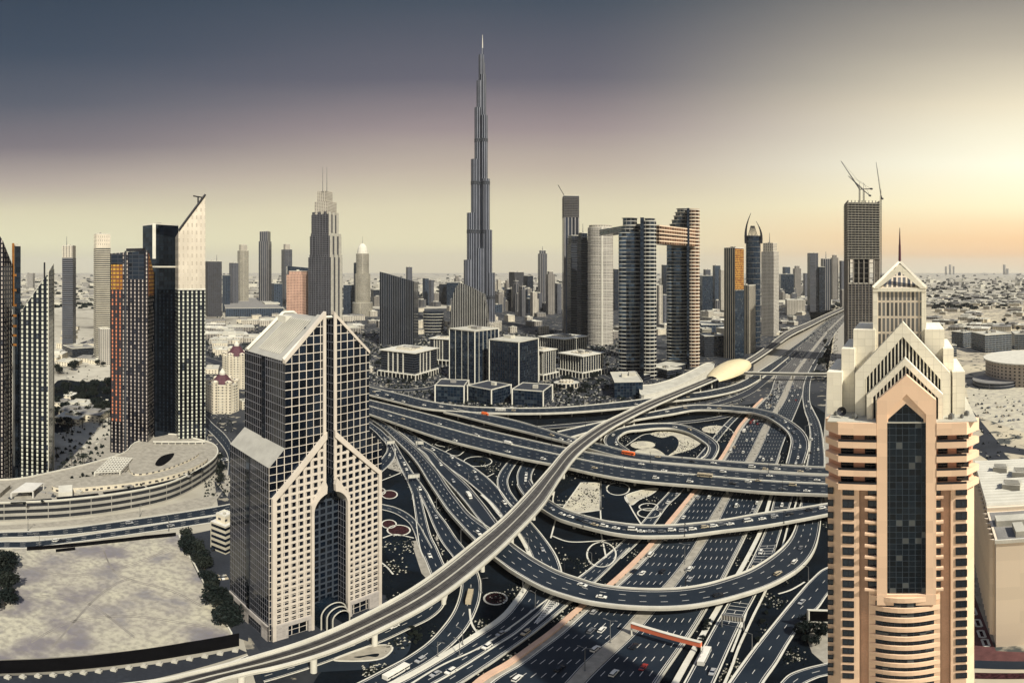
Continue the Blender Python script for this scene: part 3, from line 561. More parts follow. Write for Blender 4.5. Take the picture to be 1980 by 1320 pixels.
def flatroof(t, poly, z, mat='roof_grey', par=.9, units=2, seed=0, parmat='concrete_pale'):
    rn = random.Random(seed); w = MB(); w.prism(inset(poly, .6), z-.02, z+.12); w.build('roof', mat, t)
    p = MB(); q = inset(poly, -.12); q2 = inset(poly, .5); n = len(q)
    for i in range(n):
        j = (i+1) % n; a, b, c, e = q[i], q[j], q2[j], q2[i]
        p.face([(a[0], a[1], z-.3), (b[0], b[1], z-.3), (b[0], b[1], z+par), (a[0], a[1], z+par)]); p.face([(e[0], e[1], z), (e[0], e[1], z+par), (c[0], c[1], z+par), (c[0], c[1], z)]); p.face([(a[0], a[1], z+par), (b[0], b[1], z+par), (c[0], c[1], z+par), (e[0], e[1], z+par)])
    p.build('parapet', parmat, t)
    xs = [a[0] for a in poly]; cx = sum(xs)/n; cy = sum(a[1] for a in poly)/n; sz = hypot(poly[0][0]-poly[1][0], poly[0][1]-poly[1][1]); yaw = atan2(poly[1][1]-poly[0][1], poly[1][0]-poly[0][0])
    for i in range(units):
        f = rn.uniform(-.22, .22)*sz; g = rn.uniform(-.15, .15)*sz; u = MB(); s = sz*rn.uniform(.12, .25)
        u.box((cx+cos(yaw)*f-sin(yaw)*g, cy+sin(yaw)*f+cos(yaw)*g, z+.1), (s, s*rn.uniform(.5, 1), min(5, sz*.08+1)), yaw); u.build('rooftop_unit', rn.choice(['roof_grey', 'concrete', 'roof_cream']), t)
def ledges(t, poly, z0, z1, step, mat='concrete', out=.5, th=.5, name='floor_slab'):
    mb = MB(); z = z0
    q = inset(poly, -out)
    while z < z1: mb.prism(q, z, z+th, bot=True); z += step
    mb.build(name, mat, t)
def fins(t, a, b, z0, z1, step, mat, out=.5, w=.5, name='mullion', rev=False):
    mb = MB(); each = name in ('arcade_column', 'pilaster'); l = hypot(b[0]-a[0], b[1]-a[1]); n = max(1, round(l/step)); nx, ny = (b[1]-a[1])/l, -(b[0]-a[0])/l
    for i in range(n+1):
        x, y = a[0]+(b[0]-a[0])*i/n, a[1]+(b[1]-a[1])*i/n; mb.box((x+nx*out/2, y+ny*out/2, z0), (w, out, z1-z0), atan2(b[1]-a[1], b[0]-a[0]))
        if each: mb.build(name, mat, t); mb = MB()
    if mb.f: mb.build(name, mat, t)
def tower(name, label, x, yb, yt, style, roof='roof_grey', group=None, k=1, d=None, tiers=None, slab=0, slabmat='concrete', units=2, cat='tower', rho=None, spire=None, crown=None, z1=None, fin=0):
    xl, xm, xr = x; f = foot(xl, xm, xr, yb, k, d, rho); dn = D(yb) if d is None else d
    t = thing(name, label, cat, (f[1][0], f[1][1], 0), group)
    if isinstance(yt, (list, tuple)):
        zt = [Z(hypot(*p), y) for p, y in zip(f[:3], yt)]; zt.append(zt[0]+zt[2]-zt[1])
        MB().prism(f, -2, zt, 0, 1).build('wall', [style, roof], t); ztop = min(zt)
    else:
        ztop = z1 or Z(dn, yt); MB().prism(f, -2, ztop, 0, 1).build('wall', [style, roof], t)
        if not tiers: flatroof(t, f, ztop, roof, units=units, seed=int(xl), par=1.0)
    if slab: ledges(t, f, 4, ztop-2, slab, slabmat)
    if fin: fins(t, f[0], f[1], 0, ztop, fin, slabmat); fins(t, f[1], f[2], 0, ztop, fin, slabmat)
    zz = ztop; pl = f
    for s, y, *st in (tiers or []):
        z2 = Z(hypot(*shrink(f, s)[1]), y); pl = shrink(f, s); MB().prism(pl, zz-.5, z2, 0, 1).build('upper_stage', [st[0] if st else style, roof], t)
        zz = z2
    if tiers: flatroof(t, pl, zz, roof, units=1, seed=int(xl))
    if spire:
        cx = sum(p[0] for p in pl)/len(pl); cy = sum(p[1] for p in pl)/len(pl); dd = hypot(cx, cy)
        for px, y in spire:
            q = P(px, dd); MB().tube((q[0], q[1], zz-1), (q[0], q[1], Z(dd, y)), max(.5, dd*.0009), 6, max(.2, dd*.0003)).build('spire', 'grey_metal', t)
    return t, f, zz
T = tower
# ================================================================ left group of dark towers
t, f, z = T('office_tower', 'dark tower cut off by the left edge of the photo, with a pale sloping roof', (-48, 6, 24), 940, [380, 466, 512], 'f_lit_warm', 'roof_cream', k=.6)
t, f, z = T('office_tower', 'narrow black tower with orange glints between two slope-topped towers', (25, 29, 40), 925, 475, 'f_black', 'roof_dark')
for y in (534, 563, 592, 612, 632, 650, 668): MB().box((*P(26.5, D(925)-1.5), Z(D(925), y)), (4.5, .5, 1.8), -P(26, 1)[0]).build('orange_glint', 'glint_gold', t)  # sun glints built as gold-coloured strips
MB().box((*P(25.6, D(925)-1.2), Z(D(925), 590)), (1.8, .6, 48), .8).build('orange_glint_strip', 'glint_gold', t)  # tall orange sun glint, built as a coloured strip
t, f, z = T('office_tower', 'dark wedge topped tower with rows of pale windows and a slope rising to the right', (38, 93, 104), 930, [606, 528, 509], 'f_lit', 'roof_cream', k=1)
MB().tube((*P(86, D(930)+2), 160), (*P(86, D(930)+2), Z(D(930), 507)), .7).build('mast', 'dark_metal', t)
fins(t, f[1], f[2], 0, Z(D(930), 520), 30, 'concrete_pale', .4, .5)
t, f, z = T('office_tower', 'dark tower with an orange sun-reflecting upper corner and rows of pale windows', (213, 286, 304), 882, [490, 484, 556], 'f_lit_warm', 'roof_dark', k=.8)
n_ = f[1]; l_ = f[0]; e_ = ((l_[0]-n_[0])/hypot(l_[0]-n_[0], l_[1]-n_[1]), (l_[1]-n_[1])/hypot(l_[0]-n_[0], l_[1]-n_[1])); W6 = hypot(l_[0]-n_[0], l_[1]-n_[1]); nn = (e_[1], -e_[0])
if nn[0]*n_[0]+nn[1]*n_[1] > 0: nn = (-nn[0], -nn[1])
def on6(a, o=0): return (n_[0]+e_[0]*a+nn[0]*o, n_[1]+e_[1]*a+nn[1]*o)
dm = hypot(*n_)
def slabon(fn, a0, a1, z0, z1, o, mat, name, t):
    p, q, r, s = fn(a0, 0), fn(a1, 0), fn(a1, o), fn(a0, o); MB().prism([p, q, r, s], z0, z1).build(name, mat, t)
slabon(on6, W6*.56, W6*.6, 0, 187, 1.2, 'roof_dark', 'service_shaft', t)
slabon(on6, W6*.66, W6*.97, Z(dm, 560), Z(dm, 511), .35, 'f_orange_refl', 'gold_reflection', t)  # panel coloured to stand for the orange sun reflection
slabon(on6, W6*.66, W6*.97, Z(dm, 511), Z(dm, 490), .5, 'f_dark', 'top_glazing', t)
slabon(on6, W6*.66, W6*.97, Z(dm, 820), Z(dm, 560), .3, 'f_red_refl', 'red_reflection', t)  # panel coloured to stand for the reddish sun reflection
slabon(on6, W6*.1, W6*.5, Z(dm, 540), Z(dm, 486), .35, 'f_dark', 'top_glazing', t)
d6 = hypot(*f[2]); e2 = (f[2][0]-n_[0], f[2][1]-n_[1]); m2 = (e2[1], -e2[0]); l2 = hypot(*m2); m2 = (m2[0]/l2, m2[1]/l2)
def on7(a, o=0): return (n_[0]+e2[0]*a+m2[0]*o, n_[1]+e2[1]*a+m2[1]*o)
p, q, r, s = on7(.06), on7(.98), on7(.98, .4), on7(.06, .4); MB().prism([p, q, r, s], Z(dm, 572), [Z(dm, 489), Z(d6, 553), Z(d6, 553), Z(dm, 489)]).build('gold_reflection', 'f_orange_refl', t)  # side panel with the orange sun reflection in its colour
MB().box((*P(262, dm+14), 187), (16, 6, 2.5), .2).build('rooftop_unit', 'dark_metal', t)
t, f, z = T('office_tower', 'tall flat topped black glass tower behind the orange sun-reflecting one', (276, 300, 345), 872, 433, 'f_black', 'roof_dark', k=1.3)
MB().prism(inset(f, -.5), Z(D(872), 517), Z(D(872), 514)).build('ledge', 'concrete_pale', t)
MB().box((*P(298, D(872)-.6), Z(D(872), 500)), (3, 1, 32), .7).build('pale_strip', 'concrete_pale', t)
t, f, z = T('office_tower', 'tallest dark tower of the left group, its pale sloping top rising to a point', (337, 345, 397), 876, 560, 'f_lit', 'roof_dark', k=1, units=0)
zt = [Z(hypot(*p), y) for p, y in zip(f[:3], (462, 448, 378))]; zt.append(zt[0]+zt[2]-zt[1])
MB().prism(inset(f, .02), z-.6, zt, 0, 1).build('sky_reflection_top', ['f_refl', 'roof_dark'], t)  # pale sky reflection put into the upper facade colour
mb = MB(); mb.tube((*f[1], zt[1]+1), (*f[2], zt[2]+1), 1.1); mb.build('crown_edge', 'dark_metal', t)
mb = MB(); c_ = P(383, hypot(*f[2])); zc = Z(hypot(*c_), 394); mb.tube((*c_, zc-6), (*c_, zc+7), .7); mb.seg((c_[0]-5, c_[1], zc+7), (c_[0]+4, c_[1], zc+5), 1.2, 1.2); mb.build('window_cleaning_crane', 'dark_metal', t)
# colonnade under the two towers
cg = thing('colonnade', 'row of tall pale columns under the tallest dark tower on the left', 'colonnade', (*P(350, D(884)), 0))
for i in range(8): q = P(300+i*13, D(884)-3); MB().cyl(q[0], q[1], 0, 16, .5, 8).build('column', 'concrete_pale', cg)
mb = MB(); a = P(296, D(884)-3); b = P(396, D(884)-3); mb.seg((*a, 16), (*b, 16), 1.5, .8); mb.build('beam', 'concrete_pale', cg)
T('slim_tower', 'slim striped tower with a pale frame, standing alone at the far left', (120, 141, 147), 683, 498, 'f_stripe_grey', 'roof_cream', tiers=[(.97, 475, 'f_cream')], spire=[(129, 456)], units=0)
T('slim_tower', 'tall cream striped tower with a dark edge and a hollow framed top', (181, 186, 214), 700, 478, 'f_stripe', 'roof_cream', tiers=[(.96, 452, 'f_refl')])
T('apartment_block', 'grey gridded block at the foot of the tall cream striped tower', (190, 194, 213), 706, 636, 'f_cream_grid', 'roof_cream', cat='building')
T('low_building', 'low long building at the foot of the slim striped tower on the far left', (122, 140, 186), 692, 674, 'f_office', 'roof_grey', cat='building')
# ================================================================ skyline, left part
T('unfinished_tower', 'grey tower under construction with a crane on top, right of the tallest dark tower', (397, 402, 429), 612, 505, 'f_conc', spire=[(419, 492)])
T('residential_tower', 'low slim grey-blue tower left of a rounded cream striped tower', (430, 436, 445), 603, 532, 'f_blue')
T('residential_tower', 'dark blue tower touching the left side of a rounded cream striped tower', (443, 449, 461), 600, 508, 'f_grey')
T('residential_tower', 'rounded cream striped tower with a pale fin top on the left skyline', (459, 464, 481), 595, 484, 'f_stripe', 'concrete_pale', tiers=[(.7, 473, 'f_cream')])
T('residential_tower', 'tall dark brown tower with a lighter right edge on the left skyline', (500, 519, 525), 595, 466, 'f_vert', 'roof_dark', tiers=[(.85, 447)])
T('residential_tower', 'pale tower with a curved top behind the pink hotel', (544, 550, 565), 592, 482, 'f_stripe_grey', 'concrete_pale', tiers=[(.6, 472, 'f_cream')])
T('office_block', 'dark glass slab behind the pink hotel with a sloping top edge', (553, 556, 600), 600, [515, 514, 518], 'f_curtain', 'roof_dark', cat='building')
T('hotel_block', 'pink hotel block with rows of small windows left of the stepped tower', (554, 585, 600), 640, 531, 'f_pink', 'roof_cream', tiers=[(.8, 524)], cat='building')
T('low_building', 'dark low building with a pale side beside the dark brown tower', (525, 530, 546), 600, 548, 'f_blue', cat='building')
T('long_block', 'long dark blue low block in front of the left skyline', (430, 436, 548), 612, 596, 'f_blue', cat='building', k=.4)
# stepped tower with twin masts
da = 1420
t = thing('stepped_tower', 'tall stepped tower with a bright crown and two thin masts', 'tower', (*P(629, da), 0))
for i, (a, m, b, y) in enumerate(((596, 638, 662, 497), (599, 636, 660, 455), (602, 634, 655, 413), (608, 633, 651, 387), (613, 630, 643, 367))):
    f = foot(a, m, b, 0, d=da+i*3, rho=.55)
    z0 = -2 if i == 0 else zz-1
    zz = Z(da, y)
    MB().prism(f, z0, zz, 0, 1).build('stage', ['f_addr' if i < 3 else 'f_cream', 'roof_cream'], t)
    if i < 3:
        for q, (p0, p1) in enumerate(((f[0], f[1]), (f[1], f[2]))):
            mb = MB(); l = hypot(p1[0]-p0[0], p1[1]-p0[1]); nx, ny = (p1[1]-p0[1])/l, -(p1[0]-p0[0])/l
            for g in (.15, .5, .85):
                x_, y_ = p0[0]+(p1[0]-p0[0])*g+nx*1.2, p0[1]+(p1[1]-p0[1])*g+ny*1.2; mb.box((x_, y_, z0+1), (l*.14, 3, zz-z0+6), atan2(p1[1]-p0[1], p1[0]-p0[0]))
            mb.build('buttress', 'f_addr' if q == 0 else 'concrete', t)  # right-hand buttresses paler: sunlit side put into the colour
for px in (624, 632): q = P(px, da+14); MB().tube((*q, zz-2), (*q, Z(da, 321)), 1.1, 6, .5).build('mast', 'grey_metal', t)
T('residential_tower', 'narrow dark tower just right of the stepped tower', (664, 676, 687), 608, 551, 'f_blue')
# domed hotel tower
dd = D(611); q = P(701, dd+14); t = thing('domed_tower', 'cream rounded tower with a curved white crest and needle', 'tower', (*q, 0))
for r, y0, y1, m in ((19, 611, 585, 'f_stripe'), (14.5, 586, 529, 'f_stripe'), (12, 530, 490, 'f_stripe')):
    MB().cyl(*q, Z(dd, y0), Z(dd, y1), r*2.0, 20, 0, 1).build('stage', [m, 'roof_cream'], t)
mb = MB(); zz = Z(dd, 490)
for i in range(9):
    a0, a1 = i/9*pi/2, (i+1)/9*pi/2; mb.cyl(*q, zz+38*sin(a0), zz+38*sin(a1), 20*cos(a0)+.5, 16, r2=20*cos(a1)+.5)
mb.build('dome', 'concrete_pale', t); MB().tube((*q, zz+30), (*q, Z(dd, 456)), .9, 6, .3).build('needle', 'grey_metal', t)
T('residential_tower', 'dark slim tower attached to the left of the cream domed tower', (684, 686, 690), 608, 508, 'f_blue')
# ================================================================ glass office wedge and twisted block
t, f, z = T('glass_office', 'dark glass office with a roof sloping down to the right and a sun reflection', (734, 800, 809), 668, [525, 544, 546], 'f_wedge', 'roof_dark', k=.9)
q0 = P(762, D(668)-3)
t = thing('twisted_office', 'dark twisted glass office with a pointed curving top in front of the tallest tower', 'office', (*P(905, D(650)), 0))
out = [(870, 650), (871, 600), (875, 572), (881, 555), (889, 546), (912, 555), (934, 567), (938, 590), (944, 650)]
dt = D(650); p3 = [(P(x, dt), Z(dt, y)) for x, y in out]; bk = [(P(x+5, dt+45), Z(dt, y)+ (0 if y > 600 else -4)) for x, y in out]
mb = MB(); u0 = 0
mb.face([(*p, z) for p, z in p3][::-1], 0, [(x*1.0, z) for (x, y), (p, z) in zip(out, p3)][::-1]); mb.face([(*p, z) for p, z in bk], 0, [(x*1.0, z) for (x, y), (p, z) in zip(out, bk)])
for i in range(len(p3)-1):
    a, b, c, e = p3[i], p3[i+1], bk[i+1], bk[i]; mb.face([(*a[0], a[1]), (*b[0], b[1]), (*c[0], c[1]), (*e[0], e[1])], 0, [(0, a[1]), (0, b[1]), (45, c[1]), (45, e[1])])
mb.build('wall', 'f_twist', t)
# ================================================================ tallest tower
db = 1478
def lobe(t, x0, x1, ytop, dep, mats=('f_burj', 'f_burj_mid'), nm='wing'):
    a, b = P(x0, db+dep), P(x1, db+dep); r = hypot(a[0]-b[0], a[1]-b[1])/2; c = ((a[0]+b[0])/2, (a[1]+b[1])/2+r*.8); zt = Z(db+dep, ytop)
    mb = MB(); n = 18; pl = [(c[0]+r*cos(2*pi*i/n), c[1]+r*1.1*sin(2*pi*i/n)) for i in range(n)]
    mb.prism(pl, -2, zt, 0, 1); o = mb.build(nm, [mats[0], 'roof_grey'], t)
    for yb_ in BANDS:
        zb = Z(db, yb_)
        if zb < zt-8: q = MB(); q.prism(inset(pl, -.5), zb-5, zb+5); q.build('dark_band', mats[1], t)
BANDS = (268, 352, 447, 575)
t = thing('tallest_tower', 'tallest needle shaped stepped tower in the middle of the skyline', 'tower', (*P(933, db), 0))
for x0, x1, y, dp in ((896, 912, 502, 0), (902, 920, 411, 4), (910, 925, 307, 8), (917, 930, 207, 16), (921, 933, 155, 22), (925, 936, 105, 26),
                      (940, 957, 527, 0), (936, 951.5, 444, 4), (931, 947, 345, 8), (929, 943, 222, 14), (928, 940, 143, 20), (912, 944, 480, 12), (921, 940, 250, 24), (926, 938, 120, 30)):
    lobe(t, x0, x1, y, dp)
q = P(933, db+34); zz = Z(db, 150)
MB().tube((*q, Z(db, 130)), (*q, Z(db, 84)), 4.2, 10, 2.2).build('spire', 'f_burj', t); MB().tube((*q, Z(db, 86)), (*q, Z(db, 58)), 1.8, 8, .5).build('spire_tip', 'concrete_pale', t)
MB().cyl(*P(928, db+20), 0, 26, 62, 24).build('base_building', 'f_cream', t)
# ================================================================ skyline behind and right of the tallest tower
SKY = [('small flat topped tower peeking over the sloping glass office', (785, 788, 797), 590, 516, 'f_grey'), ('dark slab tower with white edges between the two dark glass offices, nearer one', (817, 822, 829), 590, 538, 'f_blue'),
 ('grey slab tower just right of the dark white-edged slab', (829, 834, 839), 592, 541, 'f_grey'), ('narrow stepped dark tower left of a broad dark green block', (849, 854, 861), 588, 549, 'f_dark'),
 ('broad dark green block behind the twisted glass office', (861, 864, 890), 590, 546, 'f_curtain'), ('thin pale tower behind the broad dark green block', (878, 881, 889), 585, 538, 'f_tan'),
 ('dark low tower left of the sloping glass office', (717, 722, 735), 592, 560, 'f_dark'), ('small grey tower close to the right foot of the tallest tower', (958, 964, 974), 604, 569, 'f_tan'),
 ('pale tower above a small grey one near the tallest tower', (960, 963, 969), 592, 541, 'f_cream'), ('slender tan tower, second tall one right of the tallest tower', (975, 979, 985), 598, 547, 'f_tan'),
 ('broad dark unfinished tower with cranes right of the tallest tower', (984, 995, 1013), 590, 526, 'f_conc'), ('cream residential tower standing before the broad unfinished tower', (990, 997, 1005), 603, 549, 'f_vert'),
 ('low cream tower with a pointed top right of the broad unfinished tower', (1002, 1009, 1018), 612, 560, 'f_vert'), ('dark shoulder block behind the low cream pointed tower', (1012, 1020, 1031), 592, 533, 'f_dark'),
 ('small dark tower between two cream towers in the middle skyline', (1017, 1021, 1027), 606, 577, 'f_dark'), ('bright cream tower left of the tall slim dark-edged one', (1025, 1030, 1039), 612, 565, 'f_cream'),
 ('tall slim tower with a dark left edge in the middle skyline', (1040, 1044, 1058), 600, 490, 'f_vert'), ('tower with a small dome right of the tall slim dark-edged one', (1055, 1060, 1073), 608, 530, 'f_tan'),
 ('grey pair of joined towers left of the tall unfinished one', (1072, 1078, 1086), 606, 548, 'f_grey'), ('blue grey tower behind the cream pair right of the gate towers', (1360, 1364, 1374), 596, 521, 'f_grey'),
 ('dark blue office block just right of the gate-shaped towers', (1352, 1358, 1378), 604, 533, 'f_curtain'), ('tall dark grey tower behind the dark blue office block', (1378, 1382, 1393), 598, 513, 'f_blue'),
 ('cream slim tower left of the black and orange slab', (1390, 1394, 1401), 600, 522, 'f_cream'), ('slanted dark glass tower left of the curved frame tower', (1506, 1510, 1535), 582, 530, 'f_curtain'),
 ('slim blue tower behind the slanted dark glass one', (1513, 1518, 1528), 575, 516, 'f_blue'), ('pale curved tower left of the striped highway tower', (1533, 1537, 1549), 578, 519, 'f_tan'),
 ('grey tower left of the striped highway tower', (1553, 1556, 1562), 575, 528, 'f_grey'), ('striped grey tower nearest the left side of the far highway', (1561, 1566, 1582), 603, 489, 'f_stripe_grey'),
 ('dark tower squeezed between the striped and the pointed highway towers', (1581, 1584, 1595), 603, 516, 'f_dark'), ('pointed tan tower with twin tips beside the far highway', (1587, 1592, 1607), 600, 500, 'f_vert'),
 ('rounded tan tower right of the pointed highway tower', (1606, 1610, 1621), 582, 498, 'f_tan'), ('faint grey tower left of the unfinished tower with cranes', (1623, 1627, 1634), 582, 504, 'f_grey'),
 ('low cream building at the foot of the slanted glass tower', (1518, 1522, 1557), 609, 580, 'f_cream'), ('dark low tower glimpsed through the gate-shaped towers, left', (1184, 1188, 1196), 600, 520, 'f_dark'),
 ('dark slim tower glimpsed through the opening of the gate-shaped towers', (1279, 1283, 1291), 600, 512, 'f_dark'), ('cream tower glimpsed through the opening of the gate-shaped towers', (1270, 1274, 1281), 632, 552, 'f_cream'),
 ('grey tower low in the opening of the gate-shaped towers', (1278, 1283, 1290), 628, 570, 'f_grey')]
for lb, x, yb, yt, st in SKY:
    pt = {'f_vert': [(.7, yt-6)], 'f_tan': [(.6, yt-5)]}.get(st) if x[2]-x[0] < 20 else None
    T('skyline_tower', lb, x, yb, yt, st, 'roof_cream' if st in ('f_cream', 'f_tan', 'f_vert') else 'roof_grey', 'towers of the middle skyline', tiers=pt, units=1, spire=[((x[0]+x[2])/2, yt-14)] if st == 'f_vert' else None)
def rows(n, x0, x1, yb0, yb1, h0, h1, w0, w1, label, group, seed, styles=('f_tan', 'f_cream', 'f_grey', 'f_vert', 'f_blue', 'f_dark')):
    rn = random.Random(seed); pr = {}
    for i in range(n):
        px = rn.uniform(x0, x1); yb = rn.uniform(yb0, yb1); d = D(yb); st = rn.choice(styles); w = rn.uniform(w0, w1); h = rn.uniform(h0, h1); c = P(px, d); yaw = rn.uniform(-.7, .7)
        t = thing('distant_tower', label[st] if isinstance(label, dict) else label, 'tower', (*c, 0), group)
        f = rect(*c, w, w*rn.uniform(.6, 1.2), yaw); MB().prism(f, -1, h, 0, 1).build('wall', [st, 'roof_grey'], t); MB().prism(shrink(f, .5), h-.1, h+4).build('rooftop_unit', 'concrete', t)
LB = {'f_tan': 'small tan tower in the packed middle distance skyline', 'f_cream': 'small cream tower in the packed middle distance skyline', 'f_grey': 'small grey tower in the packed middle distance skyline', 'f_vert': 'small tower with vertical stripes in the packed middle distance skyline', 'f_blue': 'small bluish tower in the packed middle distance skyline', 'f_dark': 'small dark tower in the packed middle distance skyline'}
rows(60, 955, 1095, 576, 604, 30, 95, 20, 34, LB, 'distant skyline towers', 5)
rows(26, 660, 890, 574, 596, 20, 60, 22, 40, LB, 'distant skyline towers', 6)
rows(24, 1352, 1405, 575, 600, 25, 70, 20, 36, LB, 'distant skyline towers', 7)
rows(8, 1100, 1300, 575, 600, 30, 100, 22, 36, LB, 'distant skyline towers', 8)
rows(22, 1495, 1560, 565, 585, 25, 70, 24, 36, LB, 'distant skyline towers', 9)
rows(10, 400, 560, 580, 600, 15, 40, 25, 45, LB, 'distant skyline towers', 10)
# unfinished slender tower + twin dark towers left of the cream round one
t, f, z = T('unfinished_tower', 'tall narrow unfinished tower with a rough concrete top left of the cream rounded tower', (1087, 1090, 1120), 648, 420, 'f_vert', 'roof_dark', tiers=[(.98, 378, 'f_conc')])
ledges(t, shrink(f, 1.0), Z(D(648), 419), Z(D(648), 380), 4.5, 'concrete_dark', .6, .6)
q = P(1093, D(648)+12); mb = MB(); mb.tube((*q, Z(D(648), 380)), (*P(1079, D(648)+12), Z(D(648), 356)), .8, 4); mb.build('crane_jib', 'dark_metal', t)
t, f, z = T('dark_tower', 'black banded tower with a stepped top, left one of a pair', (1096, 1104, 1124), 655, 470, 'f_stripe_grey', 'roof_dark', tiers=[(.8, 455, 'f_dark')]); ledges(t, f, 4, z-6, 4.2, 'roof_dark', .4, 1.2)
t, f, z = T('dark_tower', 'black banded tower right of its twin and touching the cream rounded tower', (1116, 1124, 1138), 662, 463, 'f_stripe_grey', 'roof_dark', tiers=[(.8, 450, 'f_dark')], spire=[(1127, 432)]); ledges(t, f, 4, z-6, 4.2, 'roof_dark', .4, 1.2)
# ================================================================ cream rounded tower and the gate-shaped pair
def lens(x0, x1, d, k=.75, n=26, bulge=1.0):
    a, b = P(x0, d), P(x1, d); c = ((a[0]+b[0])/2, (a[1]+b[1])/2); r = hypot(a[0]-b[0], a[1]-b[1])/2; e = ((b[0]-a[0])/2/r, (b[1]-a[1])/2/r); w = (-e[1], e[0])
    if w[0]*c[0]+w[1]*c[1] < 0: w = (-w[0], -w[1])
    return [(c[0]+e[0]*r*cos(2*pi*i/n)+w[0]*r*k*(sin(2*pi*i/n)+1), c[1]+e[1]*r*cos(2*pi*i/n)+w[1]*r*k*(sin(2*pi*i/n)+1)) for i in range(n)]
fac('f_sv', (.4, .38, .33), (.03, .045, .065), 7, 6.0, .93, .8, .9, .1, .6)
fac('f_sv_warm', (.74, .58, .42), (.16, .09, .06), 7, 6.0, .93, .7, .8, .15, .6)  # warmer f_sv: orange sun reflection put into the facade colours
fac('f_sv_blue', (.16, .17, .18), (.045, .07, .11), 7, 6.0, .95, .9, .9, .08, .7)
t = thing('rounded_tower', 'cream rounded tower with a fine window grid left of the gate-shaped pair', 'tower', (*P(1161, D(668)), 0))
pl = lens(1136, 1186, D(668)); zt = Z(D(668), 440); MB().prism(pl, -2, zt, 0, 1).build('wall', ['f_cream_grid', 'roof_cream'], t); flatroof(t, pl, zt, 'roof_cream', 1.5, 1, 3)
MB().prism(shrink(pl, .9), zt, Z(D(668), 434)).build('upper_stage', 'f_cream', t); ledges(t, pl, 5, zt-4, 8.5, 'concrete_pale', .5, .7)
mb = MB(); q = P(1164, D(668)-1); mb.box((*q, 0), (3, 2, zt+3), 0); mb.build('rib', 'concrete_pale', t)
t = thing('gate_towers', 'pair of tall rounded towers joined by a sky bridge near their tops', 'tower', (*P(1240, D(733)), 0))
d1, d2 = D(733), D(709)
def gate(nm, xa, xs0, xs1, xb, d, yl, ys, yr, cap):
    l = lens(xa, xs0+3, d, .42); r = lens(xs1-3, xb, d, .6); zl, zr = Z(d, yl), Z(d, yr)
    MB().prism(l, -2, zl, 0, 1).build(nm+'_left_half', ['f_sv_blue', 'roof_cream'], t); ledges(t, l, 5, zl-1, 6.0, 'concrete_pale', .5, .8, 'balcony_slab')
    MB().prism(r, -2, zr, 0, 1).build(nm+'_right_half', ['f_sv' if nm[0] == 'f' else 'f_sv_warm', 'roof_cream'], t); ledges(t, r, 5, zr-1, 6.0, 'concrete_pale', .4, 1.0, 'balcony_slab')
    a, b = P(xs0, d-3), P(xs1, d-3); cc = ((a[0]+b[0])/2, (a[1]+b[1])/2); MB().box((*cc, -2), (hypot(a[0]-b[0], a[1]-b[1]), 40, Z(d, ys)+2), -(xs0-CX)/FP).build('dark_shaft', 'f_black', t)
    for x0, x1, y0, y1 in cap: p_ = lens(x0, x1, d+4, .8); MB().prism(p_, Z(d, y0), Z(d, y1), 0, 1, bot=True).build('roof_stage', ['f_sv', 'roof_cream'], t); ledges(t, p_, Z(d, y1)-.5, Z(d, y1)+.2, 9, 'concrete', 1.5, .6)
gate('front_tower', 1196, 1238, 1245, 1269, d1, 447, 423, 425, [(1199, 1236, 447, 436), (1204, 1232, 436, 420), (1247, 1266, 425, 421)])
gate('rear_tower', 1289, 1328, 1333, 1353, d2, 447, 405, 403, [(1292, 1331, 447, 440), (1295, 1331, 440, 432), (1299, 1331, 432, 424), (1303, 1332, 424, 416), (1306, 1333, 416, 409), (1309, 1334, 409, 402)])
def spanbox(x0, da_, x1, db_, ya, yb_, mat, nm, w=26):
    a, b = P(x0, da_), P(x1, db_); zt_, zb_ = Z((da_+db_)/2, ya), Z((da_+db_)/2, yb_); mb = MB(); dx, dy = b[0]-a[0], b[1]-a[1]; l = hypot(dx, dy); nx, ny = -dy/l*w/2, dx/l*w/2
    mb.prism([(a[0]-nx, a[1]-ny), (b[0]-nx, b[1]-ny), (b[0]+nx, b[1]+ny), (a[0]+nx, a[1]+ny)], zb_, zt_, 0, bot=True); return mb.build(nm, mat, t)
spanbox(1262, d1+24, 1335, d2+10, 440, 456, 'f_sv_warm', 'sky_bridge'); spanbox(1262, d1+24, 1335, d2+10, 458, 474, 'f_sv_warm', 'sky_bridge'); spanbox(1262, d1+26, 1335, d2+12, 456, 458.5, 'roof_dark', 'bridge_recess', 23)
spanbox(1170, d1+150, 1240, d1+24, 439, 451, 'f_sv', 'roof_deck_bridge', 22)
# ================================================================ right skyline
t, f, z = T('slab_tower', 'black and cream slab tower with an orange reflecting upper face', (1400, 1421, 1438), 694, 479, 'f_vert_cream', 'roof_dark', k=1.2)
a, b = f[1], f[2]; l = hypot(b[0]-a[0], b[1]-a[1]); nx, ny = (b[1]-a[1])/l*.4, -(b[0]-a[0])/l*.4
MB().prism([a, b, (b[0]+nx, b[1]+ny), (a[0]+nx, a[1]+ny)], Z(D(694), 560), Z(D(694), 480)).build('gold_reflection', 'f_orange_refl', t)  # orange sun reflection built as a coloured panel
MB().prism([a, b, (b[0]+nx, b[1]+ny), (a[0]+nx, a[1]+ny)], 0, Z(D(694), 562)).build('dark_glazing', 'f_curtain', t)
T('office_block', 'dark blue office with cream edges in front of the claw topped tower', (1424, 1448, 1461), 684, 552, 'f_vert_cream', 'roof_cream', cat='office')
dr = D(668); t = thing('claw_tower', 'dark tower whose top ends in two curved claws', 'tower', (*P(1456, dr), 0))
pl = lens(1442, 1471, dr, .8, 16); zt = Z(dr, 455); MB().prism(pl, -2, zt, 0, 1).build('wall', ['f_curtain', 'roof_dark'], t); ledges(t, pl, 6, zt, 12, 'concrete_dark', .5, .6)
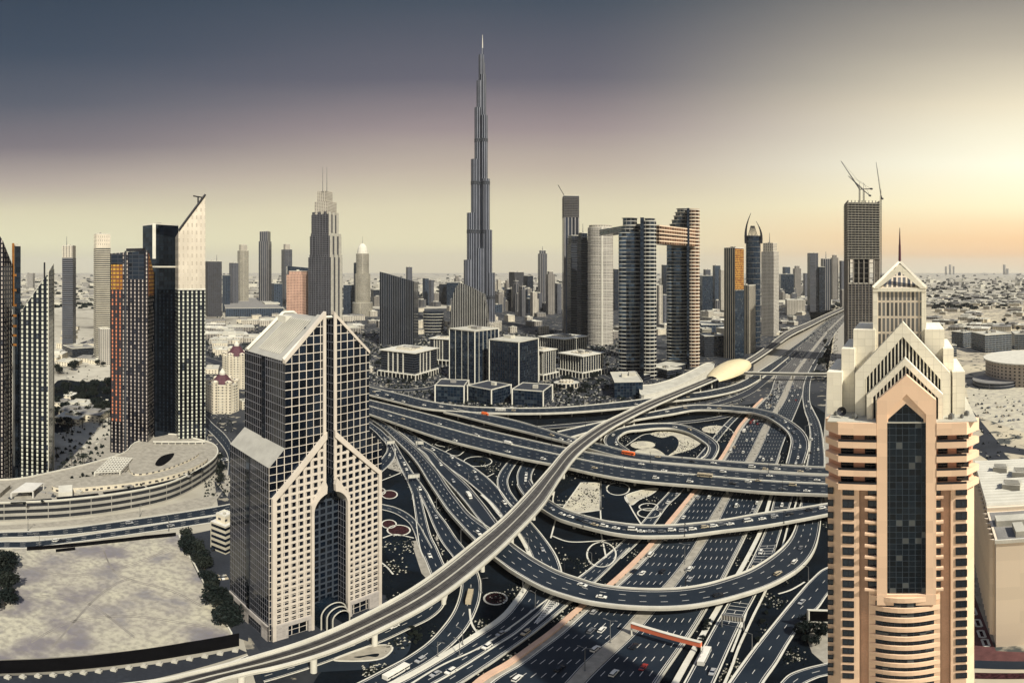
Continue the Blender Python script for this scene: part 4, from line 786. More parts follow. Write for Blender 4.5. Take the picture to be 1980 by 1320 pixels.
for s, x0, x1, y in ((1, 1443, 1445, 411), (-1, 1471, 1469, 427)):
    mb = MB(); prev = None
    for i in range(9):
        g = i/8; px = x0+(x1-x0)*g+s*7*g*g-s*3*sin(g*pi); yy = 470+(y-470)*g; q = (*P(px, dr+8), Z(dr, yy))
        if prev: mb.tube(prev, q, 3.4*(1-g)+.8, 6, 3.4*(1-g)+.5)
        prev = q
    mb.build('claw', 'dark_metal', t)
for i in range(7): mb = MB(); mb.tube((*P(1446+i*3.2, dr+2), zt-4), (*P(1452+i*1.1, dr+8), Z(dr, 436)), .8, 4); mb.build('crown_rib', 'dark_metal', t)
T('residential_tower', 'cream gridded tower with a square top right of the claw topped tower', (1472, 1496, 1506), 650, 486, 'f_cream_grid', 'roof_cream', tiers=[(.8, 470, 'f_cream')], spire=[(1488, 450)])
# unfinished tower with cranes
du = D(700); zA_, zB_ = Z(du, 548), Z(du, 500)
t, f, z = T('unfinished_tower', 'tall unfinished concrete tower with open floors and cranes on top', (1633, 1640, 1700), 700, 548, 'f_conc', 'concrete_dark', units=0, k=1.0)
ztp = Z(du, 391); MB().prism(shrink(f, .42), z-1, zB_+1, 0, 1).build('core', ['f_conc', 'concrete_dark'], t)
MB().prism(f, zB_, ztp, 0, 1, bot=True).build('upper_stage', ['f_conc', 'concrete_dark'], t)
def ring(n_): return [(f[i][0]+(f[(i+1) % 4][0]-f[i][0])*g/n_, f[i][1]+(f[(i+1) % 4][1]-f[i][1])*g/n_) for i in range(4) for g in range(n_)]
for x, y in ring(6): mb = MB(); mb.box((x, y, z), (1.8, 1.8, zB_-z)); mb.build('column', 'concrete_dark', t)
ledges(t, f, 6, z-1, 4.6, 'concrete_dark', 1.2, .7); ledges(t, f, zB_, ztp+.2, 4.6, 'concrete', 2.2, .8, 'upper_floor_slab'); ledges(t, shrink(f, .99), z+9, zB_-2, 9.5, 'concrete_dark', .2, .6, 'open_floor_slab')
mb = MB()
for x, y in ring(9): mb.box((x, y, 0), (1.3, 1.3, z)); mb.box((x, y, zB_), (1.3, 1.3, ztp-zB_+4))
mb.build('column_row', 'concrete_dark', t)
def crane(label, px, ybot, ytop, dist, jib, back, red=False):
    q = P(px, dist); z0, z1_ = Z(dist, ybot), Z(dist, ytop); t = thing('tower_crane', label, 'crane', (*q, z0)); m = 'dark_metal'
    mb = MB()
    for dx, dy in ((-1, -1), (1, -1), (1, 1), (-1, 1)): mb.tube((q[0]+dx, q[1]+dy, z0), (q[0]+dx, q[1]+dy, z1_), .35, 4)
    zz = z0
    while zz < z1_-3: mb.tube((q[0]-1, q[1]-1, zz), (q[0]+1, q[1]-1, zz+3), .25, 4); mb.tube((q[0]+1, q[1]-1, zz), (q[0]-1, q[1]-1, zz+3), .25, 4); zz += 3
    mb.build('mast', m, t); j = (*P(jib[0], dist), Z(dist, jib[1])); mb = MB(); mb.tube((*q, z1_), j, .9, 4, .5)
    mb.tube((q[0], q[1], z1_+2.5), j, .3, 4); mb.build('jib', m, t)
    bq = (*P(back[0], dist), Z(dist, back[1])); mb = MB(); mb.tube((*q, z1_), bq, .8, 4); mb.box((bq[0], bq[1], bq[2]-1.5), (4, 2.5, 3)); mb.build('counterweight', 'dark_metal', t)
    ap = (q[0], q[1], z1_+14); mb = MB(); mb.tube((*q, z1_), ap, .5, 4, .3); mb.tube(ap, bq, .22, 3); mb.tube(ap, j, .18, 3); mb.build('tie_frame', m, t)
    return t
crane('crane with a raised jib pointing up left above the unfinished tower', 1662, 391, 366, du+22, (1626, 311), (1685, 365))
crane('shorter crane with a low jib crossing the first above the unfinished tower', 1670, 391, 368, du+18, (1640, 340), (1682, 378))
crane('tall crane rising along the right side of the unfinished tower', 1703, 545, 378, du+14, (1694, 313), (1706, 384))
T('slim_tower', 'low pale tower behind the foot of the unfinished tower with cranes', (1624, 1628, 1634), 600, 560, 'f_tan')
# ================================================================ office blocks around the interchange
OB = [('taller dark glass office block with a flat pale roof and white corner lines', (869, 918, 964), 741, 641, 'f_curtain', 'roof_cream', 1), ('glass office block with pale frame and roof right of a taller dark one', (946, 1003, 1041), 751, 662, 'f_curtain', 'roof_cream', 1)]
for lb, x, yb, yt, st, rf, k in OB:
    t, f, z = T('office_block', lb, x, yb, yt, st, rf, k=k, cat='office')
    MB().prism(inset(f, -.7), z-.3, z+1.1, 0, 0).build('roof_slab', 'roof_cream', t)
    for c in f[:3]: MB().box((c[0], c[1], 0), (1.5, 1.5, z), .3).build('corner_pillar', 'concrete_pale', t)
    fins(t, f[0], f[1], 0, z, 13 if yt < 650 else 4, 'concrete_pale' if yt < 650 else 'dark_metal', .5, .6); fins(t, f[1], f[2], 0, z, 9 if yt < 650 else 4, 'concrete_pale' if yt < 650 else 'dark_metal', .5, .6)
for lb, x, yb, yt in (('dark glass podium wing below the taller office block, leftmost wing', (841, 897, 906), 779, 747), ('dark glass podium wing between the two outer wings under the office blocks', (904, 950, 988), 784, 754), ('dark glass podium wing with a pale corner pillar, rightmost wing', (990, 1050, 1068), 787, 757)):
    t, f, z = T('office_podium', lb, x, yb, yt, 'f_curtain', 'roof_dark', cat='office', units=1)
    for c in f[:3]: MB().box((c[0], c[1], 0), (1.6, 1.6, z+1.0), .4).build('corner_pillar', 'concrete_pale', t)
def cloister(label, x, yb, yt, sd):
    t, f, z = T('courtyard_office', label, x, yb, yt, 'f_office', 'roof_grey', group='cream framed courtyard offices', cat='office', units=4)
    MB().prism(inset(f, -2.2), z+.2, z+1.6, 0, 0, bot=True).build('roof_slab', 'concrete_pale', t)
    q = inset(f, -4); MB().prism(q, 8, 9.4, 0, 0, bot=True).build('arcade_roof', 'concrete_pale', t)
    for a, b in ((q[0], q[1]), (q[1], q[2])): fins(t, a, b, 0, 8, 7, 'concrete_pale', .9, .9, 'arcade_column')
    for a, b in ((f[0], f[1]), (f[1], f[2])):
        m = lambda g: (a[0]+(b[0]-a[0])*g, a[1]+(b[1]-a[1])*g)
        if sd: fins(t, m(.05), m(.95), 9, z, 5.5, 'concrete_pale', .7, .9, 'pilaster')
        else:
            for g in (.22, .36, .5, .66): fins(t, m(g), m(g+.012), 9, z, 6, 'concrete_pale', .7, 1.3, 'pilaster')
    r = shrink(f, .5); MB().prism(r, z+.3, z+3).build('penthouse', 'f_villa', t)
cloister('cream framed office with an arcade, left of the tall dark glass block', (737, 802, 845), 735, 684, 0)
cloister('cream framed office half hidden behind the tall dark glass block', (832, 868, 884), 706, 657, 0)
cloister('cream pillared office wing right of the pale framed glass block', (1022, 1050, 1074), 735, 680, 1)
cloister('cream pillared office standing alone left of the gate-shaped towers', (1082, 1126, 1167), 731, 690, 1)
cloister('cream pillared office farther back between the pillared wing and the rounded tower', (1043, 1092, 1135), 702, 657, 1)
T('glass_pavilion', 'low glass pavilion with a pale flat roof before the gate-shaped towers', (1180, 1188, 1243), 769, 739, 'f_curtain', 'roof_cream', cat='building', k=.6)
t = thing('striped_office', 'low rounded dark office with wavy pale floor bands behind the tall dark glass block', 'office', (*P(838, D(645)), 0)); pl = lens(818, 858, D(645), .6, 18); MB().prism(pl, -1, Z(D(645), 602), 0, 1).build('wall', ['f_dark', 'roof_dark'], t); ledges(t, pl, 4, Z(D(645), 602), 8, 'concrete', 1, 1.4)
t = thing('round_pavilion', 'small round cream pavilion with arches in the trees by the offices', 'pavilion', (*P(1095, D(752)), 0)); pl = lens(1070, 1121, D(752), .8, 24); MB().prism(pl, 0, 7, 0, 1).build('wall', ['f_arcade', 'roof_cream'], t); MB().prism(shrink(pl, .55), 7, 10).build('upper_stage', 'f_villa', t)
# curved cream shopping annex beside the metro line
def blob(name, label, px, h, style, roof, cat='building', base=0, nm='wall', smooth=4, par=None):
    o = spoly(px, smooth) if smooth else px; w = [G(x, y)[:2] for x, y in o]; c = (sum(a[0] for a in w)/len(w), sum(a[1] for a in w)/len(w))
    t = thing(name, label, cat, (*c, 0)); MB().prism(w, base, h, 0, 1).build(nm, [style, roof], t)
    if par:
        mb = MB()
        for a, b in zip(w, w[1:]+w[:1]): mb.seg((*a, h), (*b, h), .8, par)
        mb.build('parapet', 'concrete_pale', t)
    return t, w
blob('shopping_annex', 'long curved cream building with round portholes beside the metro line', [(1240, 779), (1270, 773), (1305, 762), (1345, 742), (1376, 723), (1380, 714), (1364, 714), (1340, 727), (1300, 746), (1262, 757), (1240, 760)], 10, 'concrete_pale', 'roof_cream', par=1)
for i, (a, b) in enumerate(((1312, 760), (1328, 752), (1343, 744), (1270, 772), (1290, 768))):
    pass
blob('parking_podium', 'grey flat roofed annex with a canopy behind the curved cream building', [(1240, 738), (1330, 712), (1345, 700), (1300, 705), (1235, 722)], 9, 'f_office', 'roof_cream', smooth=0)
T('low_building', 'pale flat canopy building at the foot of the rear gate tower', (1268, 1290, 1318), 733, 716, 'f_office', 'roof_cream', cat='building')
T('low_building', 'dark low building with a truss bridge left of the black and cream slab', (1352, 1362, 1402), 690, 650, 'f_office', 'roof_cream', cat='building')
T('low_building', 'cream low building right of the foot of the rear gate tower', (1352, 1358, 1376), 668, 636, 'f_stripe', 'roof_cream', cat='building')
T('low_building', 'dark long shed between the rear gate tower and the slab tower', (1352, 1356, 1401), 643, 628, 'f_blue', 'roof_cream', cat='building', k=.6)
T('low_building', 'cream arcade building far behind, right of the rear gate tower', (1354, 1370, 1380), 620, 602, 'f_cream', 'roof_cream', cat='building')
# ================================================================ gabled twin-slot hotel with the tall arch
A_ = G(520, 1240)[:2]; B_2 = G(738, 1165)[:2]; WD = hypot(B_2[0]-A_[0], B_2[1]-A_[1]); DU = ((B_2[0]-A_[0])/WD, (B_2[1]-A_[1])/WD); DV = (-DU[1], DU[0]); DP = 35.0
def dw(u, v, z): return (A_[0]+DU[0]*u+DV[0]*v, A_[1]+DU[1]*u+DV[1]*v, z)
def ft(px, py):
    s = (sin((px-CX)/FP), cos((px-CX)/FP)); u = -cr2(A_, s)/cr2(DU, s); return u, Z(hypot(*dw(u, 0, 0)[:2]), py)
def extr(mb, pl, v0, v1, mi_f=0, mi_s=None, mi_top=None):
    """pl in (u, z), counter-clockwise seen from the front; extruded from v0 (front) to v1"""
    n = len(pl); mb.face([dw(u, v0, z) for u, z in pl], mi_f, [(u, z) for u, z in pl]); mb.face([dw(u, v1, z) for u, z in pl][::-1], mi_f, [(u, z) for u, z in pl][::-1])
    for i in range(n):
        (a, b), (c, d) = pl[i], pl[(i+1) % n]; m = (mi_s if abs(a-c) < .3 else mi_top) if mi_s is not None else mi_f
        mb.face([dw(a, v0, b), dw(a, v1, b), dw(c, v1, d), dw(c, v0, d)], m, [(v0, b), (v1, b), (v1, d), (v0, d)])
u1, zE1 = ft(545, 700); u2, zE2 = ft(709, 681); uc = WD/2; zP = 152.5; zs1 = ft(520, 905)[1]; zq1 = ft(545, 868)[1]; zs2 = ft(738, 856)[1]; zq2 = ft(709, 834)[1]
zE1 = zE2 = (zE1+zE2)/2; zs1 = zs2 = (zs1+zs2)/2; zq1 = zq2 = (zq1+zq2)/2; m_ = (u1+WD-u2)/2; u1 = m_; u2 = WD-m_
wa = (ft(664, 1000)[0]-ft(602, 1000)[0])/2+.4; za = 74.0; zsp = za-wa; SL = 2.0
t = thing('gabled_hotel', 'large glass and stone hotel with a steep gable and a tall dark arch', 'hotel', (*dw(uc, DP/2, 0)[:2], 0))
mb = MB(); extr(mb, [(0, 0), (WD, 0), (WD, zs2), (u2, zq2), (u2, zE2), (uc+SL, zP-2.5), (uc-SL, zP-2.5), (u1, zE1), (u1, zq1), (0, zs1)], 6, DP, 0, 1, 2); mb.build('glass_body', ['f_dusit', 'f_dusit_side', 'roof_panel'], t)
arc = [(uc-wa*cos(a), zsp+wa*sin(a)) for a in [i*pi/2/8*.83 for i in range(9)]]
lp = [(0, 0), (uc-wa, 0)]+arc+[(uc-SL, za+6), (uc-SL, zP-1), (u1, zE1), (u1, zq1), (0, zs1)]
mir = lambda pl: [(WD-u, z) for u, z in pl][::-1]
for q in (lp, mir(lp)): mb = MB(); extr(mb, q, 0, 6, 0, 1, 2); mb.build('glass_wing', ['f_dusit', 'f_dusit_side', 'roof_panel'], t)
mb = MB(); extr(mb, [(uc-SL, za-1), (uc+SL, za-1), (uc+SL, za+7), (uc-SL, za+7)], .5, 6, 0); mb.build('arch_keystone', 'f_black', t)
# dark lining of the slot and arch
mb = MB(); extr(mb, [(uc-wa, 0), (uc+wa, 0), (uc+wa, zP-6), (uc-wa, zP-6)], 5.7, 5.95); mb.build('recess_glass', 'f_dusit_recess' if 'f_dusit_recess' in M else 'f_dark', t)
# stone facing laid as a real grid
gz = lambda u: 100.5-abs(u-uc)*(100.5-76.5)/(uc-1.8)
mb = MB()
def bar(u0, u1_, z0, z1_, v0=-.9, v1=-.003, mbx=None):
    if z1_ > z0 and u1_ > u0: extr(mbx or mb, [(u0, z0), (u1_, z0), (u1_, z1_), (u0, z1_)], v0, v1)
pit = 3.42
ncol = int((uc-wa-2.4)/pit)
zf = [9+3.4*i for i in range(28)]
ul = uc-wa-.6
for side in (0, 1):
    fx = (lambda u: u) if side == 0 else (lambda u: WD-u)
    for i in range(0, 12):
        ub = ul-i*pit if i < 5 else ul+(i-4)*pit
        if i >= 5:
            if ub > uc-SL-.9: continue
        if ub < 1.5: continue
        zb = 9 if i < 5 else max(za+.5, zsp+math.sqrt(max(0, wa*wa-(ub-uc)**2))+1)
        a, b = sorted((fx(ub-.5), fx(ub+.5))); bar(a, b, zb, gz(ub)-.8, -.5)
    for z in zf:
        uL = max(1.8, uc-(100.5-z-1)*(uc-1.8)/24.0) if z > 76.5 else 1.8
        uR = ul if z < za-4 else uc-SL
        if z > za-4 and z < za+1: uR = uc-math.sqrt(max(4, wa*wa-(max(0, z-zsp))**2))-1
        if uL < uR: a, b = sorted((fx(uL), fx(uR))); bar(a, b, z-.52, z+.52, -.45)
    q = [(1.0, 0), (2.6, 0), (2.6, 75.9), (uc-SL, 99.0), (uc-SL, 102.2), (1.0, 77)]; q = q if side == 0 else mir(q); extr(mb, q, -1.3, -.002)
    q = [(uc-wa-1.2, 0), (uc-wa, 0)]+arc+[(uc-SL, za+3), (uc-SL-1, za+6), (uc-wa-1.2, zsp+4)]; q = q if side == 0 else mir(q); extr(mb, q, -1.5, -.004)
    q = [(uc-SL-1.4, za+5), (uc-SL, za+5), (uc-SL, zP+.2), (uc-SL-1.4, zP-1.2)]; q = q if side == 0 else mir(q); extr(mb, q, -.5, -.003)
    q = [(u1-.2, zE1-.8), (u1-.2, zE1+.6), (uc-SL, zP+.6), (uc-SL, zP-1)]; q = q[::-1] if side == 0 else mir(q[::-1]); extr(mb, q, -.4, 1.5)
mb.build('stone_grid', 'concrete_stone' if 'concrete_stone' in M else 'f_dusit_stone', t)
for side in (0, 1):
    mb = MB()
    for a, b, z0_ in ((1.0, 8, 0), (17.5, uc-wa, 0), (8, 17.5, 7.2)):
        if side: a, b = WD-b, WD-a
        bar(a, b, z0_, 9.3, -1.2, -.001)
    mb.build('stone_base', 'f_dusit_stone', t)
mb = MB()
for a, b in ((0, 5), (16, 24), (30, 35)):
    mb.face([dw(-.6, b, 0), dw(-.6, a, 0), dw(-.6, a, 9), dw(-.6, b, 9)], 0, [(0, 0), (b-a, 0), (b-a, 9), (0, 9)])
mb.face([dw(-.6, DP, 6.5), dw(-.6, 0, 6.5), dw(-.6, 0, 9.4), dw(-.6, DP, 9.4)], 0); mb.face([dw(-.6, DP, 9.4), dw(-.6, 0, 9.4), dw(0, 0, 9.4), dw(0, DP, 9.4)], 0); mb.build('side_base', 'f_dusit_stone', t)
mb = MB()   # vertical groove on the flank
for z0, z1_, uu in ((9, zs1, 0), (zq1, zE1, u1)): extr(mb, [(uu-.35, z0), (uu-.02, z0), (uu-.02, z1_), (uu-.35, z1_)], 16, 18.6)
mb.build('flank_groove', 'f_black', t)
for v in (1.2, DP-2.5):   # rooftop frames
    mb = MB()
    for s in (-1, 1): a = dw(uc+s*2.6, v, zP-2); b = dw(uc+s*(uc-u1), v, zE1+.6); mb.tube(a, b, .9, 4)
    mb.tube(dw(uc-2.8, v, zP-2), dw(uc+2.8, v, zP-2), .7, 4); mb.build('gable_frame', 'concrete_pale', t)
mb = MB(); extr(mb, [(uc-6, zP-8), (uc+6, zP-8), (uc+6, zP-3), (uc-6, zP-3)], 25, 32); mb.build('roof_house', 'concrete_pale', t)
for s in (0, 1):
    mb = MB()
    for i in range(12):
        v = 8+i*1.6; a, b = dw(uc-SL-2 if s == 0 else uc+SL+2, v, zP-3.5), dw(u1+2 if s == 0 else u2-2, v, zE1+1.9); mb.tube(a, b, .22, 4)
    mb.build('roof_ribs', 'concrete', t)
# barrel vaulted entrance
for k, (r, l) in enumerate(((6.2, 3), (5.2, 5.5), (4.2, 8))):
    mb = MB(); n = 14
    for ring in range(2):
        pass
    pts = [(uc-r*cos(pi*i/n), 8+r*sin(pi*i/n)) for i in range(n+1)]; pts = [(uc-r, 0)]+pts+[(uc+r, 0)]
    for a, b in zip(pts, pts[1:]): mb.face([dw(a[0], 3, a[1]), dw(a[0], -l, a[1]), dw(b[0], -l, b[1]), dw(b[0], 3, b[1])])
    for a, b in zip(pts, pts[1:]): mb.tube(dw(a[0], -l, a[1]), dw(b[0], -l, b[1]), .32, 5, mi=1)
    mb.build('entrance_vault', ['glass_dark', 'concrete'], t)
poly('forecourt', [(505, 1262), (440, 1165), (470, 1130), (745, 1150), (760, 1190), (640, 1235), (540, 1275)], 'asphalt_worn', .0)
# ================================================================ peach residential tower at the right
RA, RD = (1745-CX)/FP, 105.0; RU = (cos(RA), -sin(RA)); RW = (sin(RA), cos(RA)); RC = (sin(RA)*RD, cos(RA)*RD)
def rw(l, v, z): return (RC[0]+RU[0]*l+RW[0]*v, RC[1]+RU[1]*l+RW[1]*v, z)
def rp(px, py, v=0): a = (px-1745)/FP; l = (RD+v)*tan(a); return l, Z((RD+v)/cos(a), py)
def rex(mb, pl, v0, v1, mi=0):
    n = len(pl); ar = sum(cr2(pl[i], pl[(i+1) % n]) for i in range(n)); pl = pl if ar > 0 else pl[::-1]
    mb.face([rw(a, v0, b) for a, b in pl], mi, pl); mb.face([rw(a, v1, b) for a, b in pl][::-1], mi, pl[::-1])
    for i in range(n):
        (a, b), (c, d) = pl[i], pl[(i+1) % n]; mb.face([rw(a, v0, b), rw(a, v1, b), rw(c, v1, d), rw(c, v0, d)], mi, [(v0, b), (v1, b), (v1, d), (v0, d)] if abs(a-c) < abs(b-d)+1e-6 else [(a, v0), (a, v1), (c, v1), (c, v0)])
def rbox(mb, l0, l1, z0, z1, v0, v1, mi=0): rex(mb, [(l0, z0), (l1, z0), (l1, z1), (l0, z1)], v0, v1, mi)
def rpl(mb, plan, z0, z1, mi=0): mb.prism([rw(l, v, 0)[:2] for l, v in plan], z0, z1, mi, bot=True)
t = thing('peach_tower', 'peach apartment tower with cream gabled crown and dark central glazing, nearest on the right', 'tower', (*RC, 0))
c0 = .45; HW = 15.2
BODY = [(-HW+3, 0), (c0-9, 0), (c0-9, 1.6), (c0-7.1, 1.6), (c0-7.1, 0), (c0+7.0, 0), (c0+7.0, 1.6), (c0+9.1, 1.6), (c0+9.1, 0), (HW-2.6, 0), (HW-.6, 3), (HW-2.5, 26), (-HW+3, 26), (-HW, 3)]
mb = MB(); rpl(mb, BODY, -2, 125.6); mb.build('wall', 'f_peach', t)
mb = MB(); rpl(mb, [(-HW+3, .9), (HW-2.6, .9), (HW-.8, 3.6), (HW-2.5, 26), (-HW+3, 26), (-HW+.1, 3.6)], 125.5, 139.2); mb.build('upper_wall', 'peach_pink' if 'peach_pink' in M else 'peach_wall', t)
for s in (-1, 1): mb = MB(); a, b = sorted((c0+s*7.2, c0+s*8.9)); rbox(mb, a, b, 0, 125.5, 1.3, 1.62); mb.build('recess_strip', 'peach_wall', t)
# windows, each a part of its own
def window(l, z, w, h, v=0.0, mull=True):
    mb = MB(); rbox(mb, l-w/2, l+w/2, z-h/2, z+h/2, v-.03, v+.02); o = mb.build('window', 'glass_dark', t)
    fm = MB(); e = .12
    for a, b, c, d in ((l-w/2-e, l-w/2, z-h/2-e, z+h/2+e), (l+w/2, l+w/2+e, z-h/2-e, z+h/2+e), (l-w/2, l+w/2, z+h/2, z+h/2+e), (l-w/2, l+w/2, z-h/2-e, z-h/2)): rbox(fm, a, b, c, d, v-.16, v-.0)
    if mull: rbox(fm, l-.05, l+.05, z-h/2, z+h/2, v-.08, v-.031)
    fm.build('frame', 'dark_metal', o)
for k in range(19):
    z = 123.6-3.0*k
    window(-10.7, z, 2.05, 1.75); window(c0+11.2, z, 2.05, 1.75)
    if k < 9: window(-5.6, z, 2.2, 1.6); window(c0+6.05, z, 1.9, 1.6)
    window(-14.4, z-.6, .9, 1.3, 1.3, False)
for k in range(9):   # balcony ledges beside the glazing
    z = 123.6-3.0*k-1.35
    for l in (-5.9, c0+6.2): mb = MB(); rbox(mb, l-1.5, l+1.4, z, z+.55, -.75, -.005); mb.build('balcony', 'f_peach', t)
# curved ribbon storeys below the glazing
for k in range(13):
    z = 95.4-3.0*k; n = 10
    pf = [(c0-7.0+14*i/n, -1.5*sin(pi*i/n)-.05) for i in range(n+1)]; mb = MB(); rpl(mb, pf+[(c0+7, .2), (c0-7, .2)], z, z+1.35); mb.build('balcony', 'f_peach', t)
    pf = [(c0-6.8+13.6*i/n, -1.5*sin(pi*i/n)+.35) for i in range(n+1)]; mb = MB(); rpl(mb, pf+[(c0+6.8, .3), (c0-6.8, .3)], z-1.7, z); mb.build('ribbon_window', 'f_tower_glass', t)
# central pointed glazing with its frame
cx_ = c0+.35; gl = [(-3.05, 97.3), (4.65, 97.3), (4.65, 141), (cx_+.0, 145.4), (-3.05, 141)]
mb = MB(); rex(mb, gl, -.35, .3); mb.build('central_glazing', 'f_tower_glass', t)
mb = MB()
for q in ([(-5.0, 95.9), (-3.0, 95.9), (-3.0, 141.1), (cx_, 145.3), (cx_, 149.2), (-5.0, 144)], [(6.6, 95.9), (4.6, 95.9), (4.6, 141.1), (cx_, 145.3), (cx_, 149.2), (6.6, 144)]): rex(mb, q, -.9, .9)
rbox(mb, -5.0, 6.6, 94.3, 97.4, -.95, .1); mb.build('glazing_frame', 'f_peach', t)
# balcony storeys under the roof deck
BP = lambda e: [(-HW+2.6, -e), (-5.05, -e), (-5.05, 3), (-HW, 3), (-HW-.4*e, 2.2)]
BR = lambda e: [(6.65, -e), (HW-2.6, -e), (HW+.3*e, 2.2), (HW-.2, 3), (6.65, 3)]
for k in range(5):
    z = 136.9-3.15*k if k else 136.6
    for pf in (BP, BR):
        mb = MB(); rpl(mb, pf(1.0), z, z+(2.6 if k == 0 else 1.35)); mb.build('balcony', 'f_peach', t)
        if k: mb = MB(); q = pf(.95)[:2]; a = rw(*q[0], z+1.36); b = rw(*q[1], z+1.36); mb.seg(a, b, .06, .5); mb.build('railing', 'dark_metal', t)
    if k < 4:
        zc = z-.95
        for l, w in ((-14.1, 1.6), (-11.0, 2.3), (-6.4, 1.9), (8.0, 1.7), (12.0, 2.2), (14.0, 1.1)): window(l, zc, w, 1.6, .9) if abs(l) < 12.2 else None
        mb = MB(); rbox(mb, -HW+3, -5.1, z-1.85, z-1.8+.0, -.5, .9); mb.build('balcony_floor', 'concrete', t)
# roof deck and crown
mb = MB(); rpl(mb, [(-HW+.4, -.6), (HW-.4, -.6), (HW-.2, 25), (-HW+.4, 25)], 139.15, 139.35); mb.build('roof_deck', 'roof_cream', t)
def gable(apx, apy, ex, ey, v, band, vd, mat, nm, zb=139.3, fin=None, louv=True):
    la, zA = rp(apx, apy, v); lL, zE = rp(ex[0], ey, v); lR, _ = rp(ex[1], ey, v); la = (lL+lR)/2
    mb = MB(); b = band
    for lE in (lL, lR):
        s = 1 if lE > la else -1; rex(mb, [(la, zA), (lE, zE), (lE, zb), (lE-s*b*.9, zb), (lE-s*b*.9, zE-b*.55), (la, zA-b*1.35)], v, v+vd)
    mb.build(nm, mat, t)
    if louv:
        g = MB(); rex(g, [(lL+b*.8, zb), (lR-b*.8, zb), (lR-b*.8, zE-b*.55), (la, zA-b*1.3), (lL+b*.8, zE-b*.55)], v+.9, v+1.2); g.build('gable_louvre_back', 'roof_dark', t)
        f = MB(); l = lL+b; 
        while l < lR-b*.9:
            zt = zA-b*1.3-abs(l-la)*(zA-zE-b*.75)/(lR-la); rbox(f, l-.13, l+.13, zb, zt+.2, v+.25, v+.85); l += .74
        f.build('louvre_fins', mat, t)
gable(1754, 747, (1694, 1809), 797, -.6, 2.6, 1.4, 'f_peach', 'peach_gable', louv=False)
gable(1749, 692, (1676, 1824), 764, 1.5, 1.15, 2.2, 'f_crown', 'front_gable')
gable(1745, 622, (1653, 1838), 722, 4.2, 2.3, 2.6, 'f_crown', 'rear_gable')
for x0, x1, y, v0, v1 in ((1599, 1628, 719, 5, 22), (1627, 1652, 674, 7, 23), (1650, 1692, 637, 9, 25), (1788, 1826, 637, 9, 25), (1824, 1844, 674, 7, 23), (1842, 1866, 719, 5, 22)):
    l0, zt = rp(x0, y, v0); l1, _ = rp(x1, y, v0); mb = MB(); rbox(mb, l0, l1, 139.3, zt, v0, v1); mb.build('crown_shoulder', 'f_crown', t)
v = 10; l0, zt = rp(1688, 561, v); l1, _ = rp(1791, 561, v); la = (l0+l1)/2; zA = rp(1739, 516, v)[1]
mb = MB(); rbox(mb, l0+.6, l1-.6, 139.3, zt, v+.3, v+11); mb.build('lantern_glazing', 'f_crown_glass', t)
mb = MB()
for a in (l0, l1-1.0): rbox(mb, a, a+1.0, 139.3, zt, v, v+11.3)
rbox(mb, l0, l1, zt-.3, zt+.5, v-.1, v+11.4); mb.build('lantern_frame', 'f_crown', t)
mb = MB(); C_4 = [rw(l0, v, zt+.5), rw(l1, v, zt+.5), rw(l1, v+11.3, zt+.5), rw(l0, v+11.3, zt+.5)]; ap = rw(la, v+5.5, zA+1.2)
for i in range(4): mb.face([C_4[i], C_4[(i+1) % 4], ap], 0, [(0, 0), (10, 0), (5, 8)])
mb.build('lantern_roof', 'f_crown_glass', t)
mb = MB()
for i in range(4): mb.tube(C_4[i], ap, .42, 4, .35)
rex(mb, [(l0, zt+.4), (l0+1.2, zt+.4), (la, zA-1.0), (la, zA+.6)], v-.2, v+.5); rex(mb, [(l1, zt+.4), (l1-1.2, zt+.4), (la, zA-1.0), (la, zA+.6)], v-.2, v+.5); mb.build('lantern_ridge', 'f_crown', t)
mb = MB(); mb.tube(ap, (ap[0], ap[1], zA+5), .32, 8, .25); mb.tube((ap[0], ap[1], zA+5), (ap[0], ap[1], rp(1739, 440, v+5)[1]), .22, 8, .06); mb.build('spire', 'roof_maroon', t)
td = thing('satellite_dish', 'dark satellite dish on the left end of the peach tower roof deck', 'dish', rw(-12.2, 2.5, 139.4))
mb = MB(); q = rw(-12.2, 2.5, 140.6); mb.tube(q, (q[0]-.35, q[1]-.3, q[2]+.15), .15, 12, 1.0, cap=False); mb.build('reflector', 'dark_metal', td, smooth=False); mb = MB(); mb.tube(rw(-12.2, 2.5, 139.4), q, .08, 6); mb.build('stand', 'grey_metal', td)
for i, (l, v, s) in enumerate(((-9.6, 2, .8), (-13.6, 4, .7), (9.8, 1.8, .9), (12.0, 2.2, .6), (13.2, 4, .8))):
    o = MB(); q = rw(l, v, 139.36); o.box(q, (s*1.4, s, s), .4); o.box((q[0], q[1], q[2]+s), (s*.6, s*.6, .2), .4); o = o.build('air_conditioner', 'grey_metal', loc=q); tag(o, 'small grey roof unit standing on the peach tower roof deck', 'air unit', 'roof units on the peach tower')
